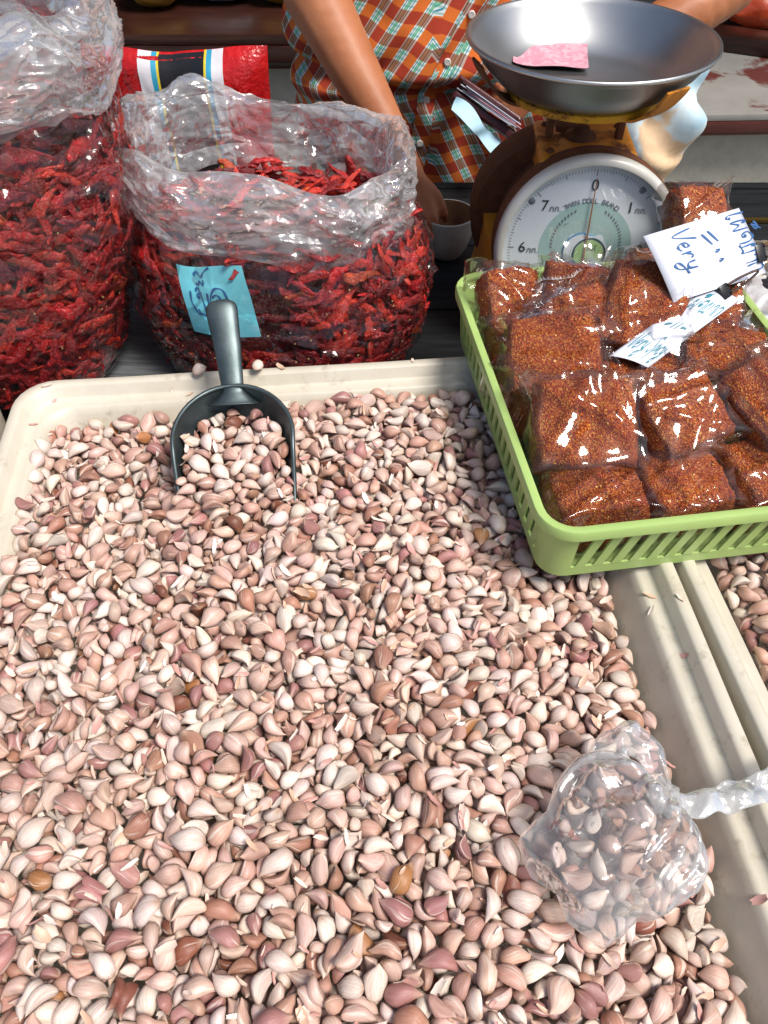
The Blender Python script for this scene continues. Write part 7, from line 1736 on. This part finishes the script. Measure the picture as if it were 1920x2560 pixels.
# placket strip and buttons down the front
def placket_x(z): return .078 + .52 * (z - ZF) if z > ZF else .078 - .30 * (ZF - z) * .4
def front(x, z):
    lo, hi = -PI + .05, -.05
    for _ in range(24):
        m_ = (lo + hi) / 2
        if shirt_pt(m_, z).x < x: lo = m_
        else: hi = m_
    return shirt_pt((lo + hi) / 2, z)
V = []; W = []
for j in range(80):
    z = -.09 + .5 * j / 79
    for i in range(7):
        p = front(placket_x(z) - .016 + .032 * i / 6, z); p.y -= .0035 + .002 * (1 - abs(i - 3) / 3); V.append(tuple(p)); q = weave(p); W.append((q[0] + .22, q[1] + .1, 0))
obj('placket', V, grid_faces(80, 7), M['plaid'], ps, world=True, attrs={'weave': ('FLOAT_VECTOR', W)})
for z in (.137, .206, .276, .346, .06):
    p = front(placket_x(z), z); p.y -= .0065
    V, F = lathe([(0, .003), (.0035, .0026), (.0058, .0034), (.0064, .002), (.0062, -.001)], 18); obj('button', [Matrix.Translation(p) @ RX @ Vector(q) for q in V], F, M['button'], ps, world=True)
# loose printed trousers: hips, raised near thigh, lower legs
TR = [[((.12, 1.76, .02), .165), ((.25, 1.75, .02), .160)], [((.27, 1.735, .03), .150), ((.38, 1.69, .085), .140), ((.500, 1.635, .115), .125), ((.520, 1.62, .04), .118), ((.500, 1.66, -.10), .10), ((.47, 1.70, -.30), .085)],
      [((.08, 1.74, .0), .140), ((.0, 1.70, -.16), .115), ((-.03, 1.72, -.42), .09), ((-.03, 1.72, -.62), .085)]]
V, F = capsules(TR, .013, 4)
V = [p + Vector((.35, -.8, .5)) * (.030 * (crease(p, 9, 4) - .25) + .014 * math.sin((p.x * .8 + p.z * 1.4) * 46 + 3 * nz(p, 5, 1)) * .6 + .010 * nz(p, 14, 3)) for p in V]
obj('trousers', V, F, M['trousers'], ps, world=True)
# wooden seat under the vendor
st = thing('vendor_stool', 'wooden seat hidden behind the table under the vendor', 'seat', (.22, 1.80, -.72))
V, F = bevel_box(.60, .40, .04, .006, 2, Matrix.Translation((-.04, .02, .565))); obj('seat', V, F, M['red_wood'], st, sharp=40)
for x in (-.30, .22):
    for y in (-.14, .18):
        V, F = bevel_box(.05, .05, .543, .004, 2, Matrix.Translation((x, y, .2725))); obj('leg', V, F, M['red_wood'], st, sharp=40)

# purse with money in the left hand
pu = thing('purse', 'open maroon purse stuffed with papers, held in the left hand of the vendor', 'purse', (.17, 1.40, .15))
PMx = Matrix.Translation((.182, 1.420, .142)) @ Matrix.Scale(.86, 4) @ Matrix.Rotation(R(-24), 4, 'Z') @ Matrix.Rotation(R(24), 4, 'Y') @ Matrix.Rotation(R(-28), 4, 'X')
V, F = bevel_box(.150, .055, .020, .008, 4, PMx @ Matrix.Translation((0, 0, -.011))); obj('purse_side', V, F, M['purse'], pu, world=True)
V, F = bevel_box(.150, .050, .010, .005, 4, PMx @ Matrix.Translation((-.006, -.006, .020))); obj('purse_flap', V, F, M['purse'], pu, world=True)
for k in range(5):
    V, F = bevel_box(.132, .052, .0014, 0, 1, PMx @ Matrix.Translation((-.004 + .010 * (k % 3), -.010 + .004 * (k % 2), .0015 + .003 * k)) @ Matrix.Rotation(R(3 * (k - 2)), 4, 'Z')); obj('banknote_sheet', V, F, M['paper'] if k != 2 else M['note'], pu, world=True, smooth=False)
pc = thing('folded_cloth', 'pale blue folded cloth strip hanging from the purse', 'cloth', (.15, 1.39, .13))
V, F = grid(lambda u, v: tuple(Vector((.122 + .090 * v + .006 * math.sin(v * 6), 1.380 + .010 * math.sin(v * 9 + u * 2) - .01 * u, .180 - .078 * v - .008 * u)) + Vector((-.008, -.010, -.008)) * u), 8, 30)
n = len(V); V = V + [(x + .001, y + .0015, z) for x, y, z in V]; F = F + [tuple(k + n for k in f[::-1]) for f in F]; obj('cloth_strip', V, F, M['denim'], pc, world=True)

# ------------------------------------------------------------------ knotted bag of garlic on the heap
gb = thing('garlic_bag', 'small thin plastic bag of garlic cloves knotted shut, lying on the heap', 'plastic bag', (.163, .193, .11))
KN = Vector((.206, .214, .132)); ax = Vector((-.80, -.58, -.20)).normalized(); side = Vector((ax.y, -ax.x, 0)).normalized(); upv = side.cross(ax).normalized()
if upv.z < 0: upv = -upv
LB = .106
def blob_pt(u, v, grow=0):
    a = 2 * PI * u; s = v
    w = .007 + .048 * math.sin(PI * min(1, s ** .62 * .93 + .015)) ** .62; 
    if s > .93: w *= max(.02, (1 - (s - .93) / .07) ** .5)
    c, q = math.cos(a), math.sin(a)
    pl = 1 + .11 * math.sin(15 * a + 2 * math.sin(3 * a)) * (1 - s) ** 1.6
    h = .55 if s > .2 else 1 - .45 * s / .2
    k = math.copysign(abs(c) ** .9, c) * w * pl; m_ = math.copysign(abs(q) ** .8, q) * w * pl * h
    p = KN + ax * (LB * s) + side * k * (1 + .25 * s * 0) + upv * m_
    # two bottom corners stick out
    if s > .7: p += side * math.copysign(abs(c) ** 6, c) * .016 * (s - .7) / .3 + ax * abs(c) ** 6 * .006
    return p
def blob_film(u, v):
    p = blob_pt(u, v); c0 = KN + ax * (LB * v); n = (p - c0).normalized()
    d = .0060 * (crease(p, 24, 4) - .22) + .0018 * (crease(p, 75, 8) - .2) + .003 * nz(p, 30, 2)
    q = p + n * (d * min(1, v * 5) + .001); return tuple(q)
V, F = grid(blob_film, 150, 80, True); obj('bag_film', V, F, M['thin_film'], gb, world=True)
def tail(name, path, rad, flat, seed, m):
    P = catmull(path, 8); k = len(P); rads = np.interp(np.linspace(0, 1, k), np.linspace(0, 1, len(rad)), rad)
    V, F = tube(P, list(rads), 22, flat=flat, caps=False)
    V = [p + Vector((nz(p, 60, seed), nz(p, 60, seed + 3), nz(p, 60, seed + 6))) * .005 + Vector((0, 0, 1)) * .005 * (crease(p, 70, seed) - .2) for p in V]
    obj(name, V, F, m, gb, world=True)
bmx = bmesh.new(); bmesh.ops.create_uvsphere(bmx, u_segments=30, v_segments=18, radius=1)
V = [KN + Vector((v.co.x * .0105, v.co.y * .013, v.co.z * .0105)) * (1 + .35 * nz(v.co, 2.6, 3) + .12 * math.sin(v.co.x * 9)) for v in bmx.verts]; obj('knot', V, [tuple(v.index for v in f.verts) for f in bmx.faces], M['thin_tail'], gb, world=True); bmx.free()
tail('long_tail', [KN + Vector((.006, .0, -.002)), (.228, .211, .1280), (.252, .216, .1270), (.275, .222, .1265), (.298, .229, .1255), (.318, .240, .1235)], [.006, .0095, .011, .0105, .012, .015], .22, 3, M['thin_tail'])
tail('short_tail', [KN + Vector((-.002, .004, 0)), (.204, .228, .140), (.197, .246, .145), (.185, .256, .143), (.176, .252, .138), (.172, .244, .133)], [.007, .0100, .0125, .0135, .0145, .017], .35, 9, M['thin_film'])
rr_ = random.Random(77); placed = 0
for lay, (hz, sc_) in enumerate(((.30, .86), (-.25, .86))):
    for i in range(-5, 6):
        for j in range(-5, 6):
            x, y = (i + .5 * (j % 2)) * .0185, j * .0170
            s = .5 + y / LB
            if not .16 < s < .92: continue
            w = .048 * math.sin(PI * min(1, s ** .62 * .93 + .015)) ** .62 * .86
            if abs(x) > w: continue
            hh = hz * .55 * w * math.sqrt(max(.08, 1 - (x / w) ** 2))
            c = KN + ax * (LB * s) + side * (x + rr_.uniform(-.003, .003)) + upv * hh
            q = Euler([rr_.uniform(0, 6.28) for _ in range(3)]).to_quaternion()
            single((rr_.randrange(14), rr_.uniform(.8, 1.05), np.array(c), np.array(q)), '# garlic clove packed inside the small knotted plastic bag', 'garlic cloves in the knotted bag', 700 + placed); placed += 1

# ------------------------------------------------------------------ things on the table at the right
b = thing('green_plastic_bag', 'crumpled dark green plastic bag behind the scale at the right', 'plastic bag', (.47, 1.20, .0005))
sack_V = None
def crumple(name, parent, size, m, seed):
    sx, sy, sz = size
    def f(u, v):
        a = 2 * PI * u; w = math.sin(PI * (.05 + .90 * v)) ** .5; p = Vector((math.cos(a) * sx / 2 * w, math.sin(a) * sy / 2 * w, sz * v))
        n = Vector((math.cos(a), math.sin(a), .3)); return tuple(p + n * (.25 * sz * (crease(p, 26, seed) - .2) + .12 * sz * nz(p, 22, seed)) * min(1, v * 4))
    V, F = grid(f, 80, 36, True); F.append(tuple(i * 36 for i in range(80))[::-1]); obj(name, V, F, m, parent)
crumple('bag_body', b, (.16, .13, .075), M['bottle_green'], 3)
crumple('clear_cover', b, (.19, .15, .09), M['film'], 5)
b = thing('yellow_pack', 'yellow packet in clear wrap behind the basket at the right edge', 'packet', (.595, 1.06, .0005)); crumple('pack_body', b, (.13, .12, .05), M['yellow_bag'], 7); crumple('wrap', b, (.16, .14, .085), M['cuff'], 9)
b = thing('red_pack', 'red packet with white and blue wrap behind the big white card', 'packet', (.46, .955, .0005)); crumple('pack_body', b, (.12, .09, .085), M['red_bag'], 11)
b = thing('white_pack', 'crumpled white and pale blue plastic packet beside the red one', 'packet', (.555, .955, .0005)); crumple('pack_body', b, (.13, .11, .09), M['white_bag'], 13); 
V, F = bevel_box(.05, .004, .03, .001, 1, Matrix.Translation((-.02, -.056, .05))); obj('printed_patch', V, F, M['cyan'], b)
bs = slab('brass_strip', .47, .95, 1.292, 1.300, .0006, .008, M['brass'], None, .001); tag(bs, 'thin brass coloured strip lying on the black table at the right', 'strip')
# small scraps of chilli and garlic skin lying about
g = G(); r = random.Random(5); C = []
for i in range(760):
    d = Vector((r.uniform(-.345, .345) * (1 if i < 200 else .82), r.uniform(-.36, .428) * (1 if i < 200 else .88), 0)); k = r.uniform(.003, .008)
    p = T_C + ex * d.x + ey * d.y; p.z = 0
    p.z = None or 0
    g_ = (p, k)
    C.append(g_)
# garlic skin shreds settle on the highest clove below them
dg = bpy.context.evaluated_depsgraph_get(); dg.update()
g = G(); tint = []
for p, k in C:
    hit, loc, nrm, idx, ob, mt = scene.ray_cast(dg, Vector((p.x, p.y, .125)), Vector((0, 0, -1)), distance=.09)
    if not hit or 'garlic' not in ob.name: continue
    e1 = Vector((r.uniform(-1, 1), r.uniform(-1, 1), r.uniform(-.2, .2))); e1 = (e1 - nrm * e1.dot(nrm)).normalized(); e2 = nrm.cross(e1)
    V = []; w = k * r.uniform(.35, .8)
    for i in range(5):
        for j in range(3):
            u, v = i / 4 - .5, j / 2 - .5
            V.append(loc + nrm * (.0009 + k * (.55 * u * u + .5 * v * v) * r.uniform(.7, 1.3)) + e1 * (u * 2 * k * (1 + .2 * r.uniform(-1, 1))) + e2 * (v * w * (1.3 - 1.2 * abs(u))))
    g.add(V, grid_faces(5, 3))
    c = r.choice([(.80, .70, .62), (.74, .56, .46), (.62, .40, .28), (.55, .30, .26)]); tint += [(*c, 1)] * 15
o = g.obj('garlic_skin_shreds', M['flake'], None, attrs={'tint': ('FLOAT_COLOR', tint)}); tag(o, 'papery shreds of garlic skin lying on the cloves', 'garlic skin', kind='stuff')
